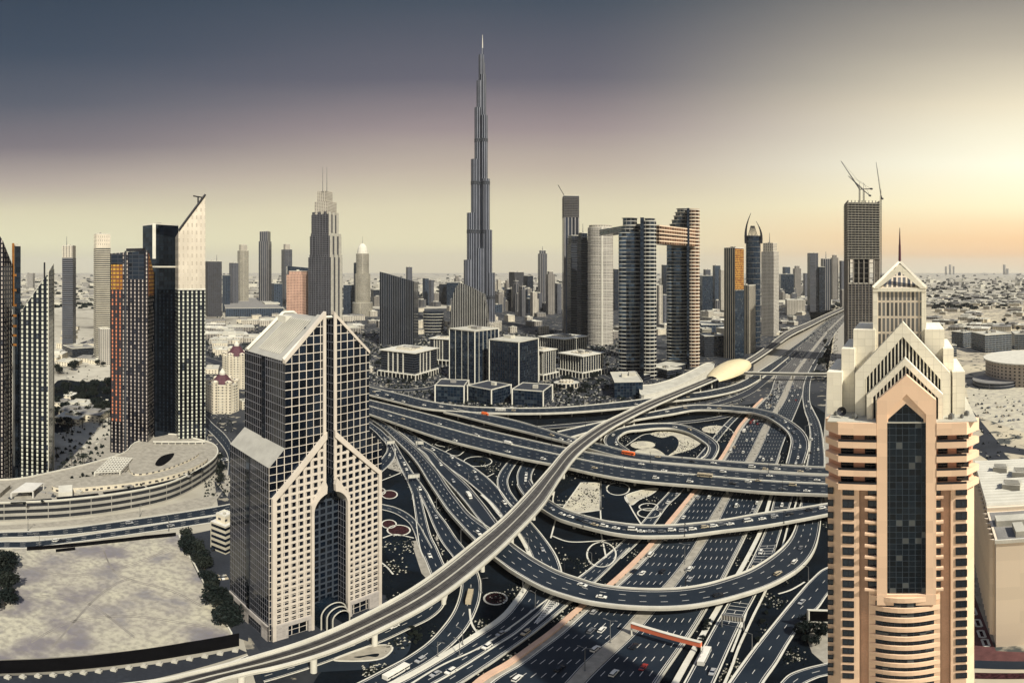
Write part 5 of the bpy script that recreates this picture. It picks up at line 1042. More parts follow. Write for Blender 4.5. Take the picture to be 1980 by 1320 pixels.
# ================================================================ beige block with ribbed roof at the far right
n_ = P(1926, 199); l_ = P(1884, 290); e_ = ((l_[0]-n_[0]), (l_[1]-n_[1])); L1 = hypot(*e_); e_ = (e_[0]/L1, e_[1]/L1); w_ = (e_[1], -e_[0]); WB = 62; ZB = 58.5
bw = lambda a, b: (n_[0]+e_[0]*a+w_[0]*b, n_[1]+e_[1]*a+w_[1]*b)
t = thing('beige_hotel', 'beige block with a blank end wall and a ribbed cream roof at the right edge', 'building', (*bw(40, 30), 0))
MB().prism([bw(0, 0), bw(0, WB), bw(30, WB), bw(30, 0)], -1, ZB).build('end_wall', 'f_beige', t)
MB().prism([bw(30, 0), bw(30, WB), bw(L1, WB), bw(L1, 0)], -1, ZB+2).build('rear_wall', 'f_beige', t)
mb = MB()
for i in range(17):
    for k in range(16):
        a = 4+i*5.1
        if a > L1-3: continue
        z = 6+k*3.3; p, q = bw(a, -.02), bw(a+3.6, -.02); mb.prism([p, q, bw(a+3.6, -.3), bw(a, -.3)], z, z+1.9, 1); mb.prism([bw(a-.9, -.02), bw(a-.2, -.02), bw(a-.2, -2.0), bw(a-.9, -.9)], z-.6, z+2.7, 0)
mb.build('window_fin_grid', ['f_beige', 'glass_dark'], t)
mb = MB(); n = 17
for i in range(n):
    a0 = 32+i*(L1-32)/n; a1 = 32+(i+1)*(L1-32)/n; zz = ZB+2.1; am = (a0+a1)/2
    for (x0, z0), (x1, z1_) in zip([(a0, zz), (a0+.8, zz+1.2), (am, zz+1.7), (a1-.8, zz+1.2)], [(a0+.8, zz+1.2), (am, zz+1.7), (a1-.8, zz+1.2), (a1, zz)]): mb.face([(*bw(x0, 0), z0), (*bw(x0, WB), z0), (*bw(x1, WB), z1_), (*bw(x1, 0), z1_)])
mb.build('ribbed_roof', 'concrete_pale', t)
for a, b, s in ((50, 14, 7), (66, 22, 8), (44, 30, 6), (74, 12, 6)):
    mb = MB(); mb.box((*bw(a, b), ZB+3), (s, s*1.2, 3.2), .5)
    for i in range(5): mb.box((*bw(a-s*.35+i*s*.17, b), ZB+6.2), (.5, s, .5), .5)
    mb.build('rooftop_unit', 'concrete', t)
MB().prism([bw(1, 1), bw(1, WB-1), bw(29, WB-1), bw(29, 1)], ZB-.1, ZB+.15).build('roof', 'roof_grey', t)
for a, b, x, y in ((3, 12, 8, 12), (14, 20, 2, 20), (3, 12, 24, 34)): mb = MB(); mb.prism([bw(a, x), bw(b, x), bw(b, y), bw(a, y)], ZB+.1, ZB+3); mb.build('rooftop_unit', 'roof_cream', t)
MB().prism([bw(-.5, -.5), bw(-.5, WB), bw(.3, WB), bw(.3, -.5)], ZB-.5, ZB+1.2).build('parapet', 'concrete_pale', t)
# ================================================================ metro line
MS = [(60, 1392, 130, 1405, 14.5), (170, 1345, 260, 1368, 14.5), (332, 1311, 412, 1322, 14.5), (420, 1290, 480, 1304, 14.5), (500, 1268, 540, 1292, 14.5), (600, 1236, 640, 1262, 14.5), (705, 1189, 745, 1216, 14.5), (810, 1130, 850, 1158, 14.5), (915, 1050, 952, 1078, 14.5), (975, 1000, 1005, 1027, 14.5), (1023, 950, 1052, 976, 14.5), (1060, 908, 1084, 926, 14.5), (1100, 863, 1120, 879, 14.5), (1155, 824, 1170, 838, 14.5), (1200, 801, 1212, 813, 14.5), (1255, 775, 1264, 787, 14.5), (1310, 753, 1318, 763, 14.5), (1350, 737, 1358, 746, 14.5), (1376, 726, 1384, 735, 14), (1410, 711, 1418, 719, 14), (1446, 694, 1453, 702, 13.5), (1479, 672, 1487, 680, 13), (1521, 641, 1530, 649, 13), (1563, 623, 1570, 629, 13), (1600, 606, 1605, 611, 13), (1633, 592, 1637, 596, 13), (1662, 579, 1665, 582, 13)]
MR = Road('metro', MS, 8, 0)
t = thing('metro_viaduct', 'elevated metro viaduct with two tracks crossing above the interchange', 'viaduct', (*MR.at(MR.len*.4, .5)[0][:2], 0))
mb = MB(); MR.surf(mb, 0); a, b = MR.off(.0, -.2), MR.off(1, .2); a2, b2 = MR.off(.3, 0, -2.6), MR.off(.7, 0, -2.6)
for i in range(len(a)-1):
    lo = lambda p: (p[0], p[1], p[2]-.7)
    mb.face([a[i], a[i+1], lo(a[i+1]), lo(a[i])], 1); mb.face([b[i+1], b[i], lo(b[i]), lo(b[i+1])], 1); mb.face([lo(a[i]), lo(a[i+1]), a2[i+1], a2[i]], 1); mb.face([lo(b[i+1]), lo(b[i]), b2[i], b2[i+1]], 1); mb.face([a2[i], a2[i+1], b2[i+1], b2[i]], 1)
mb.build('deck', ['track_bed', 'concrete'], t)
for f, d, w, nm in ((0, .45, .9, 'parapet'), (1, -.45, .9, 'parapet')): mb = MB(); MR.wallstrip(mb, f, w, 1.3, dm=d, z0=.003); mb.build(nm, 'concrete_pale', t)
for f in (.24, .30, .36, .42, .58, .64, .70, .76): mb = MB(); MR.wallstrip(mb, f, .13 if f not in (.30, .70) else .3, .28, z0=.02); mb.build('rail', 'dark_metal' if f in (.30, .70) else 'rail', t)
for f in (.12, .5, .88): mb = MB(); MR.wallstrip(mb, f, .7, .35, z0=.01); mb.build('cable_walkway', 'concrete', t)
PX = [(731, 1251), (867, 1165), (937, 1102), (995, 1050), (1031, 1004), (1061, 958), (1090, 927), (1162, 858), (1196, 829), (1226, 822), (1263, 799), (1308, 782), (1352, 760), (1372, 750)]
for px, py in PX:
    g = G(px, py)[:2]; i = min(range(len(MR.C)), key=lambda k: (MR.C[k][0]-g[0])**2+(MR.C[k][1]-g[1])**2); c = MR.C[i]; zc = c[2]-2.65
    mb = MB(); mb.cyl(c[0], c[1], 0, zc-1.6, 1.15, 16); mb.tube((c[0], c[1], zc-1.8), (c[0], c[1], zc), 1.15, 16, 2.2); mb.build('pier', 'concrete_pale', t)
d = MR.len*.62
while d < MR.len-4:
    c, ang, w = MR.at(d, .5)
    if hypot(c[0], c[1]) > D(735): mb = MB(); mb.cyl(c[0], c[1], 0, c[2]-2.7, 1.2, 10); mb.build('pier', 'concrete_pale', t)
    d += 32
for px in (470, 600):
    c = min(MR.C, key=lambda q: abs(atan2(q[0], q[1])*FP+CX-px)); mb = MB(); mb.cyl(c[0], c[1], 0, c[2]-2.65, 1.2, 14); mb.build('pier', 'concrete_pale', t)
# golden shell station
i0 = min(range(len(MR.C)), key=lambda k: abs(atan2(MR.C[k][0], MR.C[k][1])*FP+CX-1378)); i1 = min(range(len(MR.C)), key=lambda k: abs(atan2(MR.C[k][0], MR.C[k][1])*FP+CX-1447))
p0, p1 = MR.C[i0], MR.C[i1]; st = thing('metro_station', 'golden shell shaped metro station over the elevated line', 'station', ((p0[0]+p1[0])/2, (p0[1]+p1[1])/2, 0))
mb = MB(); dx, dy = p1[0]-p0[0], p1[1]-p0[1]; l = hypot(dx, dy); ex, ey = dx/l, dy/l; nx, ny = -ey, ex; NU, NV = 24, 14; gr = []
for i in range(NU+1):
    s = i/NU; w = 22*(sin(pi*(.1+.86*s))**.6); hh = 19*sin(pi*(.12+.84*s))**.7*(.75+.35*s); row = []
    for j in range(NV+1): a = pi*j/NV; row.append((p0[0]+ex*l*s+nx*w*cos(a), p0[1]+ey*l*s+ny*w*cos(a), 10.5+hh*sin(a)))
    gr.append(row)
for i in range(NU):
    for j in range(NV): mb.face([gr[i][j], gr[i][j+1], gr[i+1][j+1], gr[i+1][j]])
mb.build('shell', 'gold_shell', st, smooth=True)
mb = MB(); mb.face([gr[0][j] for j in range(NV+1)]); mb.build('end_glazing', 'glass_dark', st); mb = MB(); mb.face([gr[NU][j] for j in range(NV+1)][::-1]); mb.build('end_glazing', 'glass_dark', st)
mb = MB(); mb.seg((p0[0], p0[1], 0), (p1[0], p1[1], 0), 22, 10.4); mb.build('concourse', 'f_office', st)
fb0 = G(1428, 722, 9); fb1 = G(1720, 724, 9); fb = thing('footbridge', 'enclosed grey footbridge running from the metro station across the highway', 'footbridge', ((fb0[0]+fb1[0])/2, (fb0[1]+fb1[1])/2, 0))
mb = MB(); mb.seg((*fb0[:2], 8), (*fb1[:2], 8), 6, 1.0); mb.seg((*fb0[:2], 11.2), (*fb1[:2], 11.2), 6.6, 1.2); mb.build('roof_and_floor', 'concrete', fb)
mb = MB(); mb.seg((*fb0[:2], 9.01), (*fb1[:2], 9.01), 5.4, 2.18); mb.build('glazing', 'glass_dark', fb)
for px in (1470, 1533, 1590, 1640): q = G(px, 724, 9); mb = MB(); mb.cyl(q[0], q[1], 0, 7.98, 1, 10); mb.build('support', 'concrete', fb)
# ================================================================ left: curved parking podium, small hotels, white block, vacant lot
t, w = blob('parking_podium', 'curved three level parking podium with rooftop gardens below the dark towers', [(-120, 1016), (0, 1008), (110, 1003), (210, 992), (300, 975), (352, 957), (398, 930), (420, 908), (414, 888), (380, 876), (320, 866), (262, 884), (240, 905), (180, 925), (100, 945), (20, 960), (-120, 965)], 14, 'f_park', 'pavers', par=1.0)
mb = MB(); q = [G(x, y, 15)[:2] for x, y in spoly([(250, 905), (270, 880), (320, 868), (370, 874), (385, 884), (360, 900), (310, 918), (260, 925)])]; mb.prism(q, 14, 19, 0, 1); mb.build('oval_hall', ['f_villa', 'pavers'], t)
mb = MB(); q = [G(x, y, 21)[:2] for x, y in spoly([(300, 893), (312, 878), (336, 872), (330, 884), (312, 896)])]; mb.prism(q, 18.9, 19.15); mb.build('oval_opening', 'black_panel', t)
mb = MB(); q = [G(x, y, 15)[:2] for x, y in spoly([(115, 935), (250, 918), (340, 906), (385, 884), (400, 893), (350, 918), (260, 938), (120, 950)])]; mb.prism(q, 14, 17.5, 0, 1); mb.build('arcade_wing', ['f_villa', 'pavers'], t)
for x0, y0, x1, y1 in ((187, 905, 236, 888),):
    mb = MB(); a, b, c, e = G(183, 914, 20), G(232, 912, 20), G(256, 886, 20), G(215, 884, 20)
    for i in range(9): g = i/8; p = [a[k]+(b[k]-a[k])*g for k in range(3)]; q = [e[k]+(c[k]-e[k])*g for k in range(3)]; mb.seg(p, q, .7, .5)
    for i in range(9): g = i/8; p = [a[k]+(e[k]-a[k])*g for k in range(3)]; q = [b[k]+(c[k]-b[k])*g for k in range(3)]; mb.seg(p, q, .7, .5, zoff=.02)
    for p in (a, b, c, e): mb.box((p[0], p[1], 13.9), (.8, .8, 6.3))
    mb.build('pergola', 'concrete_pale', t)
mb = MB(); a, b, c, e = G(22, 952, 19), G(64, 950, 19), G(84, 934, 19), G(50, 933, 19); mb.prism([p[:2] for p in (a, b, c, e)], 18.6, 19.3); [mb.box((p[0], p[1], 13.9), (.8, .8, 4.8)) for p in (a, b, c, e)]; mb.build('canopy', 'white_paint', t)
mb = MB(); a, b, c, e = G(-60, 960, 17), G(0, 955, 17), G(20, 938, 17), G(-40, 940, 17); mb.prism([p[:2] for p in (a, b, c, e)], 13.9, 17.5); mb.build('roof_block', 'pavers', t)
MB().prism([G(x, y, 15)[:2] for x, y in ((113, 960), (140, 958), (140, 944), (113, 946))], 13.9, 18).build('stair_tower', 'concrete_pale', t)
rp_ = random.Random(8)
for i in range(26):
    g = rp_.random(); x = 20+g*370; y = 962-g*g*30-g*18+rp_.uniform(-10, 4); q = G(x, y, 14); mb = MB(); mb.box((q[0], q[1], 13.98), (rp_.uniform(2, 6), rp_.uniform(1.5, 3), rp_.uniform(.6, 2)), rp_.uniform(0, 1.5)); mb.build('roof_plant', rp_.choice(['concrete', 'roof_grey', 'roof_dark']), t)
def dome_hotel(label, xl, xr, yb, yt, yr):
    d = D(yb); pl = lens(xl, xr, d, .9, 16); t = thing('domed_hotel', label, 'hotel', (*pl[0], 0)); zt = Z(d, yt); MB().prism(pl, -1, zt, 0, 1).build('wall', ['f_villa', 'roof_cream'], t)
    cx = sum(p[0] for p in pl)/16; cy = sum(p[1] for p in pl)/16; r = hypot(pl[0][0]-cx, pl[0][1]-cy)
    for a in range(6):
        an = a/6*2*pi+.5; x, y = cx+cos(an)*r*.86, cy+sin(an)*r*.86; mb = MB(); mb.cyl(x, y, 0, zt+3.5, r*.22, 10); mb.cyl(x, y, zt+3.5, zt+5.5, r*.25, 10, r2=r*.08); mb.build('corner_turret', 'f_villa', t)
    zr = Z(d, yr); mb = MB(); mb.cyl(cx, cy, zt+.1, zr, r*.72, 12, r2=r*.28); mb.build('roof', 'roof_maroon', t); mb = MB(); mb.cyl(cx, cy, zr-.1, zr+2.5, r*.2, 10); mb.cyl(cx, cy, zr+2.5, zr+8, r*.2, 10, r2=.2); mb.build('cupola', 'concrete_pale', t)
    ledges(t, pl, 4.5, zt, 3.6, 'concrete_pale', .4, .5)
dome_hotel('cream round hotel with a maroon roof and turrets, nearer of the pair', 399, 461, 800, 745, 729)
dome_hotel('cream round hotel with a maroon roof, farther and partly hidden by the gabled hotel', 431, 484, 752, 690, 672)
T('white_block', 'white stepped building squeezed against the left side of the gabled hotel', (407, 436, 462), 1072, 1018, 'f_stripe', 'white_paint', tiers=[(.6, 1000, 'f_villa')], cat='building')
T('low_building', 'small cream block right of the nearer domed hotel', (462, 468, 482), 792, 776, 'f_villa', 'roof_cream', cat='building')
poly('vacant_lot', [(40, 1058), (120, 1052), (345, 1033), (352, 1050), (372, 1090), (404, 1150), (448, 1228), (200, 1262), (0, 1275), (-150, 1285), (-150, 1060)], 'lot_sand', .012)
for pts in ([(40, 1090), (120, 1110), (220, 1100), (330, 1060)], [(60, 1240), (140, 1200), (260, 1190), (400, 1210)], [(100, 1250), (180, 1160), (240, 1120), (300, 1110)], [(20, 1160), (110, 1150), (180, 1170), (260, 1230)], [(200, 1062), (230, 1110), (330, 1140), (390, 1170)]):
    for o_ in (0, 3): curb([(x, y+o_) for x, y in pts], .45, h=.02, mat='lot_track', name='tyre_track')
def fence(name, label, pts, h, mat, w=.3, posts=0, cat='fence'):
    q = [G(x, y) for x, y in pts]; t = thing(name, label, cat, (*q[len(q)//2][:2], 0)); mb = MB()
    for a, b in zip(q, q[1:]): mb.seg(a, b, w, h)
    mb.build('panel', mat, t)
    if posts:
        for a, b in zip(q, q[1:]):
            l = hypot(b[0]-a[0], b[1]-a[1]); n = max(1, int(l/posts))
            for i in range(n+1): g = i/n; mb = MB(); mb.box((a[0]+(b[0]-a[0])*g, a[1]+(b[1]-a[1])*g, 0), (.5, .9, h+.5)); mb.build('post', 'concrete_pale', t)
fence('hoarding', 'tall black hoarding along the near edge of the vacant sandy lot', [(-60, 1303), (10, 1301), (120, 1296), (240, 1284), (360, 1266), (462, 1248)], 7.8, 'black_panel', .5)
fence('hoarding', 'long black hoarding between the far edge of the vacant lot and the road', [(52, 1064), (120, 1059), (200, 1051), (280, 1042), (340, 1036)], 2.6, 'black_panel', .4)
fence('hoarding', 'short black panel standing just inside the far edge of the vacant lot', [(108, 1067), (145, 1063)], 2, 'black_panel', .4)
fence('low_wall', 'low pale wall down the right side of the vacant lot beside the trees', [(346, 1036), (356, 1062), (376, 1092), (400, 1140), (448, 1226)], 1.0, 'concrete_pale', .6, cat='wall')
for i in range(16):
    g = i/15; px = 15+g*440; q = G(px, 1311-g*g*38-g*14); mb = MB(); mb.box((q[0], q[1], 0), (2.2, 1.6, 1.1), .3); mb.box((q[0], q[1], 1.1), (1.2, 1.0, .7), .3); o = mb.build('concrete_block', 'concrete', loc=(q[0], q[1], 0)); tag(o, 'small grey concrete block in the row outside the near black hoarding', 'block', 'row of blocks outside the hoarding')
poly('pavement', [(-100, 1312), (10, 1306), (240, 1291), (462, 1254), (480, 1262), (300, 1312), (-100, 1345)], 'asphalt_worn', .004)
poly('pavement', [(-100, 1028), (0, 1024), (130, 1016), (270, 998), (410, 978), (430, 950), (300, 982), (110, 1008), (-100, 1018)], 'pavers', .006)
poly('car_park', [(350, 1036), (410, 1024), (455, 1030), (480, 1150), (480, 1240), (450, 1230), (404, 1150), (372, 1090)], 'asphalt_worn', .01)
poly('plaza', [(105, 885), (215, 840), (225, 885), (180, 915), (105, 940)], 'pavers', .008)
poly('plaza', [(395, 850), (425, 875), (448, 930), (440, 960), (415, 930), (398, 880)], 'pavers', .01)
# gardens inside the interchange
def bed(px, mat='sand_bed', ring=True, n=6): o = spoly(px, n) if n else px; poly('flower_bed', o, mat, .03); ring and curb(o, .9, True)
bed(ell(1382, 830, 25, 7.5), ring=False, n=0); bed(ell(1243, 860, 24, 7.5), ring=False, n=0)
bed([(1258, 838), (1300, 831), (1345, 840), (1358, 852), (1342, 866), (1312, 876), (1292, 881), (1308, 868), (1312, 852), (1300, 842), (1280, 846)], ring=False)
bed([(1228, 872), (1262, 866), (1285, 878), (1284, 886), (1262, 884)], ring=False)
bed([(1123, 933), (1161, 933), (1161, 986), (1115, 992), (1088, 982)], 'sand_bed', True, 0); bed([(1209, 959), (1242, 947), (1272, 944), (1257, 957), (1236, 966), (1220, 976)], ring=True)
for cx, cy, rx, ry, m in ((958, 1157, 22, 12, 'flowers'), (753, 956, 15, 8, 'flowers'), (737, 950, 8, 6, 'flowers'), (752, 1013, 14, 8, 'flowers'), (771, 1025, 22, 10, 'flowers'), (924, 892, 27, 9.5, 'turf'), (1195, 945, 22, 12, 'turf'), (1254, 980, 18, 7, 'turf'), (1163, 1072, 28, 24, 'turf'), (1255, 992, 22, 9, 'turf'), (862, 858, 20, 5, 'turf'), (998, 1020, 10, 8, 'turf')):
    bed(ell(cx, cy, rx, ry), m, True, 0)
for pts in ([(1162, 930), (1160, 960), (1162, 1006)], [(1209, 958), (1222, 985), (1240, 1014)], [(1162, 1030), (1172, 1078)], [(1075, 1002), (1065, 1040)], [(1068, 1036), (1100, 1047), (1150, 1046), (1208, 1041)], [(740, 1040), (765, 1033), (800, 1040)], [(735, 930), (775, 914)], [(898, 872), (884, 881), (862, 874), (880, 864), (905, 855)], [(908, 1177), (912, 1205), (925, 1226)], [(905, 930), (940, 922), (955, 915)], [(1448, 1165), (1438, 1200), (1415, 1260)], [(1505, 1148), (1530, 1140), (1556, 1125)], [(1090, 976), (1070, 972), (1072, 950)], [(1400, 822), (1418, 836), (1412, 850)], [(1210, 862), (1240, 842), (1260, 838)], [(738, 1088), (748, 1096), (760, 1110)]): curb(pts, .9)
for pts in ([(816, 1036), (826, 1034), (864, 1096), (872, 1112), (858, 1108)], [(900, 1262), (858, 1275), (778, 1320), (820, 1320)], [(735, 885), (765, 886), (780, 915), (750, 905)], [(845, 1030), (842, 1042), (850, 1060)], [(795, 1046), (805, 1045), (840, 1118), (828, 1122), (815, 1108)]): poly('pavement', pts, 'pavers', .02)
# teardrop turning island under the metro line
poly('road', spoly([(600, 1297), (640, 1272), (700, 1245), (760, 1218), (785, 1224), (794, 1242), (788, 1262), (764, 1281), (720, 1292), (650, 1297)]), 'asphalt', .012)
o = spoly([(646, 1275), (684, 1259), (715, 1249), (752, 1247), (758, 1256), (742, 1271), (715, 1277), (670, 1278)]); poly('traffic_island', o, 'pavers', .10); curb(o, .7, True)
poly('flower_bed', spoly([(684, 1270), (700, 1268), (722, 1264), (733, 1264), (728, 1270), (710, 1269), (695, 1272)]), 'turf', .13)
# far right: beige pavements, car park, arena, offices
poly('town_ground', [(1560, 590), (1980, 585), (2200, 590), (2200, 1500), (1600, 1500), (1590, 1000), (1600, 720)], 'east_ground' if 'east_ground' in M else 'pavers', -.03)
poly('car_park', [(1868, 752), (1990, 748), (2060, 780), (2060, 840), (1985, 838), (1880, 800)], 'sand_bed', .0)
poly('road', [(1890, 845), (1905, 838), (1960, 895), (2060, 905), (2060, 925), (1935, 905), (1880, 870)], 'asphalt_worn', .01); poly('road', [(1860, 780), (1868, 778), (1935, 860), (2060, 880), (2060, 890), (1925, 872)], 'asphalt_worn', .02)
poly('forecourt', [(1868, 1150), (1884, 1150), (1926, 1258), (2080, 1262), (2080, 1278), (1865, 1275)], 'red_pavers', .01)
for c in ((1880, 1182), (1890, 1205), (1897, 1226), (1905, 1243)): bed([(c[0]-7, c[1]-7), (c[0]+4, c[1]-7), (c[0]+9, c[1]+6), (c[0]-2, c[1]+6)], 'flowers', True, 0)
poly('road', [(1800, 1268), (1880, 1276), (2080, 1276), (2080, 1292), (1890, 1292), (1800, 1290)], 'asphalt', .03); poly('flower_bed', [(1885, 1300), (2080, 1297), (2080, 1308), (1885, 1312)], 'flowers', .03)
da_ = D(742); c = P(1988, da_+40); t = thing('arena', 'round pale arena with a perforated wall and a flat disc roof at the right edge', 'arena', (*c, 0)); R0 = 66
fac('f_arena', (.42, .36, .3), (.03, .03, .035), 7, 5, .4, .5, 0, .7, .4)
mb = MB(); mb.cyl(*c, -1, 33, R0, 48, 0, 1); mb.build('wall', ['f_arena', 'roof_cream'], t); mb = MB(); mb.cyl(*c, 33, 35, R0+3, 48, 0, 0); mb.build('roof', 'concrete_pale', t)
mb = MB(); mb.cyl(*P(1925, da_-5), -1, 9, 34, 30, 0, 1); mb.build('entrance_ring', ['f_stripe_grey', 'roof_grey'], t)
for lb, x, yb, yt in (('dark glass office behind the arena, left of a longer one', (1826, 1832, 1850), 690, 668), ('long dark glass office with white window frames behind the arena', (1878, 1905, 1956), 682, 648), ('dark office with a cream roof left of the long one behind the arena', (1840, 1862, 1882), 672, 643), ('white framed office at the right edge behind the arena', (1955, 1962, 2010), 676, 646)):
    t_, f, z = T('office_block', lb, x, yb, yt, 'f_blue', 'roof_cream', cat='office'); ledges(t_, f, 4, z, 4.5, 'concrete_pale', .4, .5)
# ================================================================ vehicles
def car_mesh(kind, col):
    mb = MB(); gl = MB(); ty = []
    L, Wd, Hh, prof, cab = {'sedan': (4.7, 1.85, 1.45, [(-2.35, .3), (2.35, .3), (2.35, .72), (1.1, .92), (-1.75, .95), (-2.35, .85)], [(-1.7, .92), (1.0, .9), (.25, 1.42), (-1.15, 1.42)]),
        'suv': (4.9, 1.95, 1.8, [(-2.4, .35), (2.4, .35), (2.4, .95), (1.3, 1.12), (-2.3, 1.15), (-2.4, 1.0)], [(-2.3, 1.12), (1.2, 1.1), (.5, 1.78), (-2.05, 1.78)]),
        'van': (5.4, 2.0, 2.3, [(-2.7, .35), (2.7, .35), (2.7, 1.1), (2.0, 1.35), (-2.7, 1.4)], [(-2.68, 1.38), (1.95, 1.33), (1.3, 2.28), (-2.6, 2.28)])}[kind]
    y = Wd/2
    def ext(m, pl, ya, yb, mi, ins=0):
        zt = max(p[1] for p in pl); n = len(pl)
        f = lambda p, s: (p[0], s*(ya if p[1] < zt-.05 or not ins else yb), p[1])
        m.face([f(p, -1) for p in pl], mi); m.face([f(p, 1) for p in pl][::-1], mi)
        for i in range(n): a, b = pl[i], pl[(i+1) % n]; m.face([f(a, 1), f(b, 1), f(b, -1), f(a, -1)], mi)
    ext(mb, prof, y, y, 0); ext(gl, cab, y-.1, y-.28, 0, 1)
    top = [p for p in cab if p[1] > cab[2][1]-.05]; xs = sorted(p[0] for p in top); mb.box(((xs[0]+xs[1])/2, 0, cab[2][1]-.01), (xs[1]-xs[0]+.05, 2*(y-.27), .06))
    wh = MB()
    wl = []
    for sx in (-1, 1):
        for sy in (-1, 1): m = MB(); m.tube((sx*L*.3, sy*(y-.2), .34), (sx*L*.3, sy*(y+.02), .34), .34, 8); wl.append(m)
    return mb, gl, wl
CARS = {}; NC = [0]
def mesh_of(mb, name, mats):
    o = mb.build(name, mats); me = o.data; bpy.data.objects.remove(o); return me
def proto(kind, col):
    k = (kind, col)
    if k in CARS: return CARS[k]
    if kind in ('bus', 'truck'):
        mb = MB(); g = MB(); L = 11.5 if kind == 'bus' else 8.5
        if kind == 'bus':
            mb.box((0, 0, .45), (L, 2.5, .95)); mb.box((0, 0, 2.3), (L, 2.5, .75)); mb.box((-1, 0, 3.04), (2.4, 1.6, .3)); mb.box((2.6, 0, 3.04), (1.6, 1.6, .25)); g.box((0, 0, 1.38), (L-.06, 2.42, .94))
            for x in (-5.7, -2.9, 0, 2.9, 5.7): mb.box((x, 0, 1.39), (.12, 2.48, .92))
        else:
            mb.box((-1.1, 0, .9), (6.2, 2.4, 2.3)); mb.box((3.2, 0, .5), (1.9, 2.3, 1.1)); mb.box((3.0, 0, 2.1), (1.5, 2.2, .35)); g.box((3.1, 0, 1.58), (1.75, 2.2, .55))
        wl = []
        for x in (-L*.32, L*.33):
            for s in (-1, 1): m = MB(); m.tube((x, s*1.0, .5), (x, s*1.27, .5), .5, 8); wl.append(m)
    else: mb, g, wl = car_mesh(kind, col)
    r = (mesh_of(mb, 'body', ['paint_'+col if col != 'orange' else 'orange_paint']), mesh_of(g, 'window', ['glass_dark']), [mesh_of(m, 'wheel', ['tyre']) for m in wl])
    al = MB()
    for src, mi in ((mb, 0), (g, 1), *[(m, 2) for m in wl]):
        for f in src.f: al.face([src.v[i] for i in f], mi)
    CARS[k] = (*r, mesh_of(al, 'car', ['paint_'+col if col != 'orange' else 'orange_paint', 'glass_dark', 'tyre'])); return CARS[k]
def put_car(p, ang, kind, col, label, group):
    body, win, wheels, whole = proto(kind, col); nm = {'sedan': 'car', 'suv': 'car', 'van': 'van', 'bus': 'bus', 'truck': 'truck'}[kind]; d = hypot(p[0], p[1])
    if d > 420 and kind not in ('bus', 'truck'):
        o = bpy.data.objects.new(nm, whole); S.collection.objects.link(o)
    else:
        o = bpy.data.objects.new(nm, None); S.collection.objects.link(o)
        for n2, m2 in [('body', body), ('window', win)]+[('wheel', w) for w in wheels]: c = bpy.data.objects.new(n2, m2); S.collection.objects.link(c); c.parent = o
    o.location = p; o.rotation_euler = (0, 0, ang); NC[0] += 1
    tag(o, label, {'car': 'car', 'van': 'van', 'bus': 'bus', 'truck': 'truck'}[nm], group); return o
RD = {'szr_left': 'the highway left of the median', 'szr_right': 'the highway right of the median', 'service': 'the striped service road', 'west_sweep': 'the large curved flyover', 'mid_ramp': 'the narrow ramp joining the curved flyover', 'cur': 'the curving slip road', 'front_low': 'the frontage road beside the peach wall', 'front': 'the frontage road past the lawns', 'mid_b': 'the right branch of the forked road', 'mid': 'the forked road behind the gabled hotel', 'mid_a': 'the left branch of the forked road', 'mid_link': 'the narrow queued flyover', 'main': 'the widest flyover', 'east_branch': 'the branch beside the widest flyover', 'top': 'the rearmost flyover', 'inner_loop': 'the small round loop ramp', 'top_loop': 'the arching flyover over the highway', 'east': 'the road left of the peach tower', 'west_b': 'the road above the vacant lot', 'west_a': 'the road below the parking podium', 'north_b': 'the curved road rising to the queued flyover', 'south_ramp': 'the ramp left of the peach tower base', 'loop_west': 'the road curling behind the gabled hotel'}
rc = random.Random(11)
def on(road, items):
    r = ROADS[road]
    for it in items:
        px, py = it[0], it[1]; col = it[2] if len(it) > 2 else rc.choice(['white']*5+['silver', 'black', 'grey', 'beige']); kind = it[3] if len(it) > 3 else rc.choice(['sedan']*3+['suv']*2)
        h = r.C[len(r.C)//2][2]
        for _ in range(3):
            g = G(px, py, h); i = min(range(len(r.C)), key=lambda k: (r.C[k][0]-g[0])**2+(r.C[k][1]-g[1])**2); h = r.C[i][2]
        i = min(i, len(r.C)-2); a, b = r.C[i], r.C[i+1]; ang = atan2(b[1]-a[1], b[0]-a[0])
        l, q = r.L[i], r.R[i]; w = hypot(l[0]-q[0], l[1]-q[1]); ux, uy = (q[0]-l[0])/w, (q[1]-l[1])/w; s = (g[0]-a[0])*ux+(g[1]-a[1])*uy; m = w/2-1.8
        if abs(s) > m: k = (m if s > 0 else -m)-s; g = (g[0]+ux*k, g[1]+uy*k, h)
        put_car((g[0], g[1], h+.02), ang+rc.uniform(-.02, .02), kind, col, f"{col} {({'sedan': 'car', 'suv': 'tall car'}).get(kind, kind)} on {RD[road]}", 'vehicles on '+RD[road])
on('szr_left', [(1149, 1184, 'silver'), (1143, 1221, 'grey', 'suv'), (1164, 1219, 'white'), (1151, 1256, 'white', 'suv'), (1242, 1109, 'white'), (1258, 1074, 'white', 'van'), (1281, 1106, 'black', 'suv'), (1289, 1043, 'white'), (1307, 1039, 'silver'), (1343, 1037, 'white'), (1322, 1001, 'white'), (1371, 962, 'white'), (1350, 963, 'silver'), (1082, 1294, 'black'), (1000, 1313, 'white', 'suv'), (1222, 1105, 'black'),
 (1413, 874, 'white', 'van'), (1420, 865, 'beige'), (1429, 873), (1437, 875), (1444, 852), (1455, 850), (1439, 835, 'white', 'truck'), (1452, 834), (1459, 836), (1445, 826)])
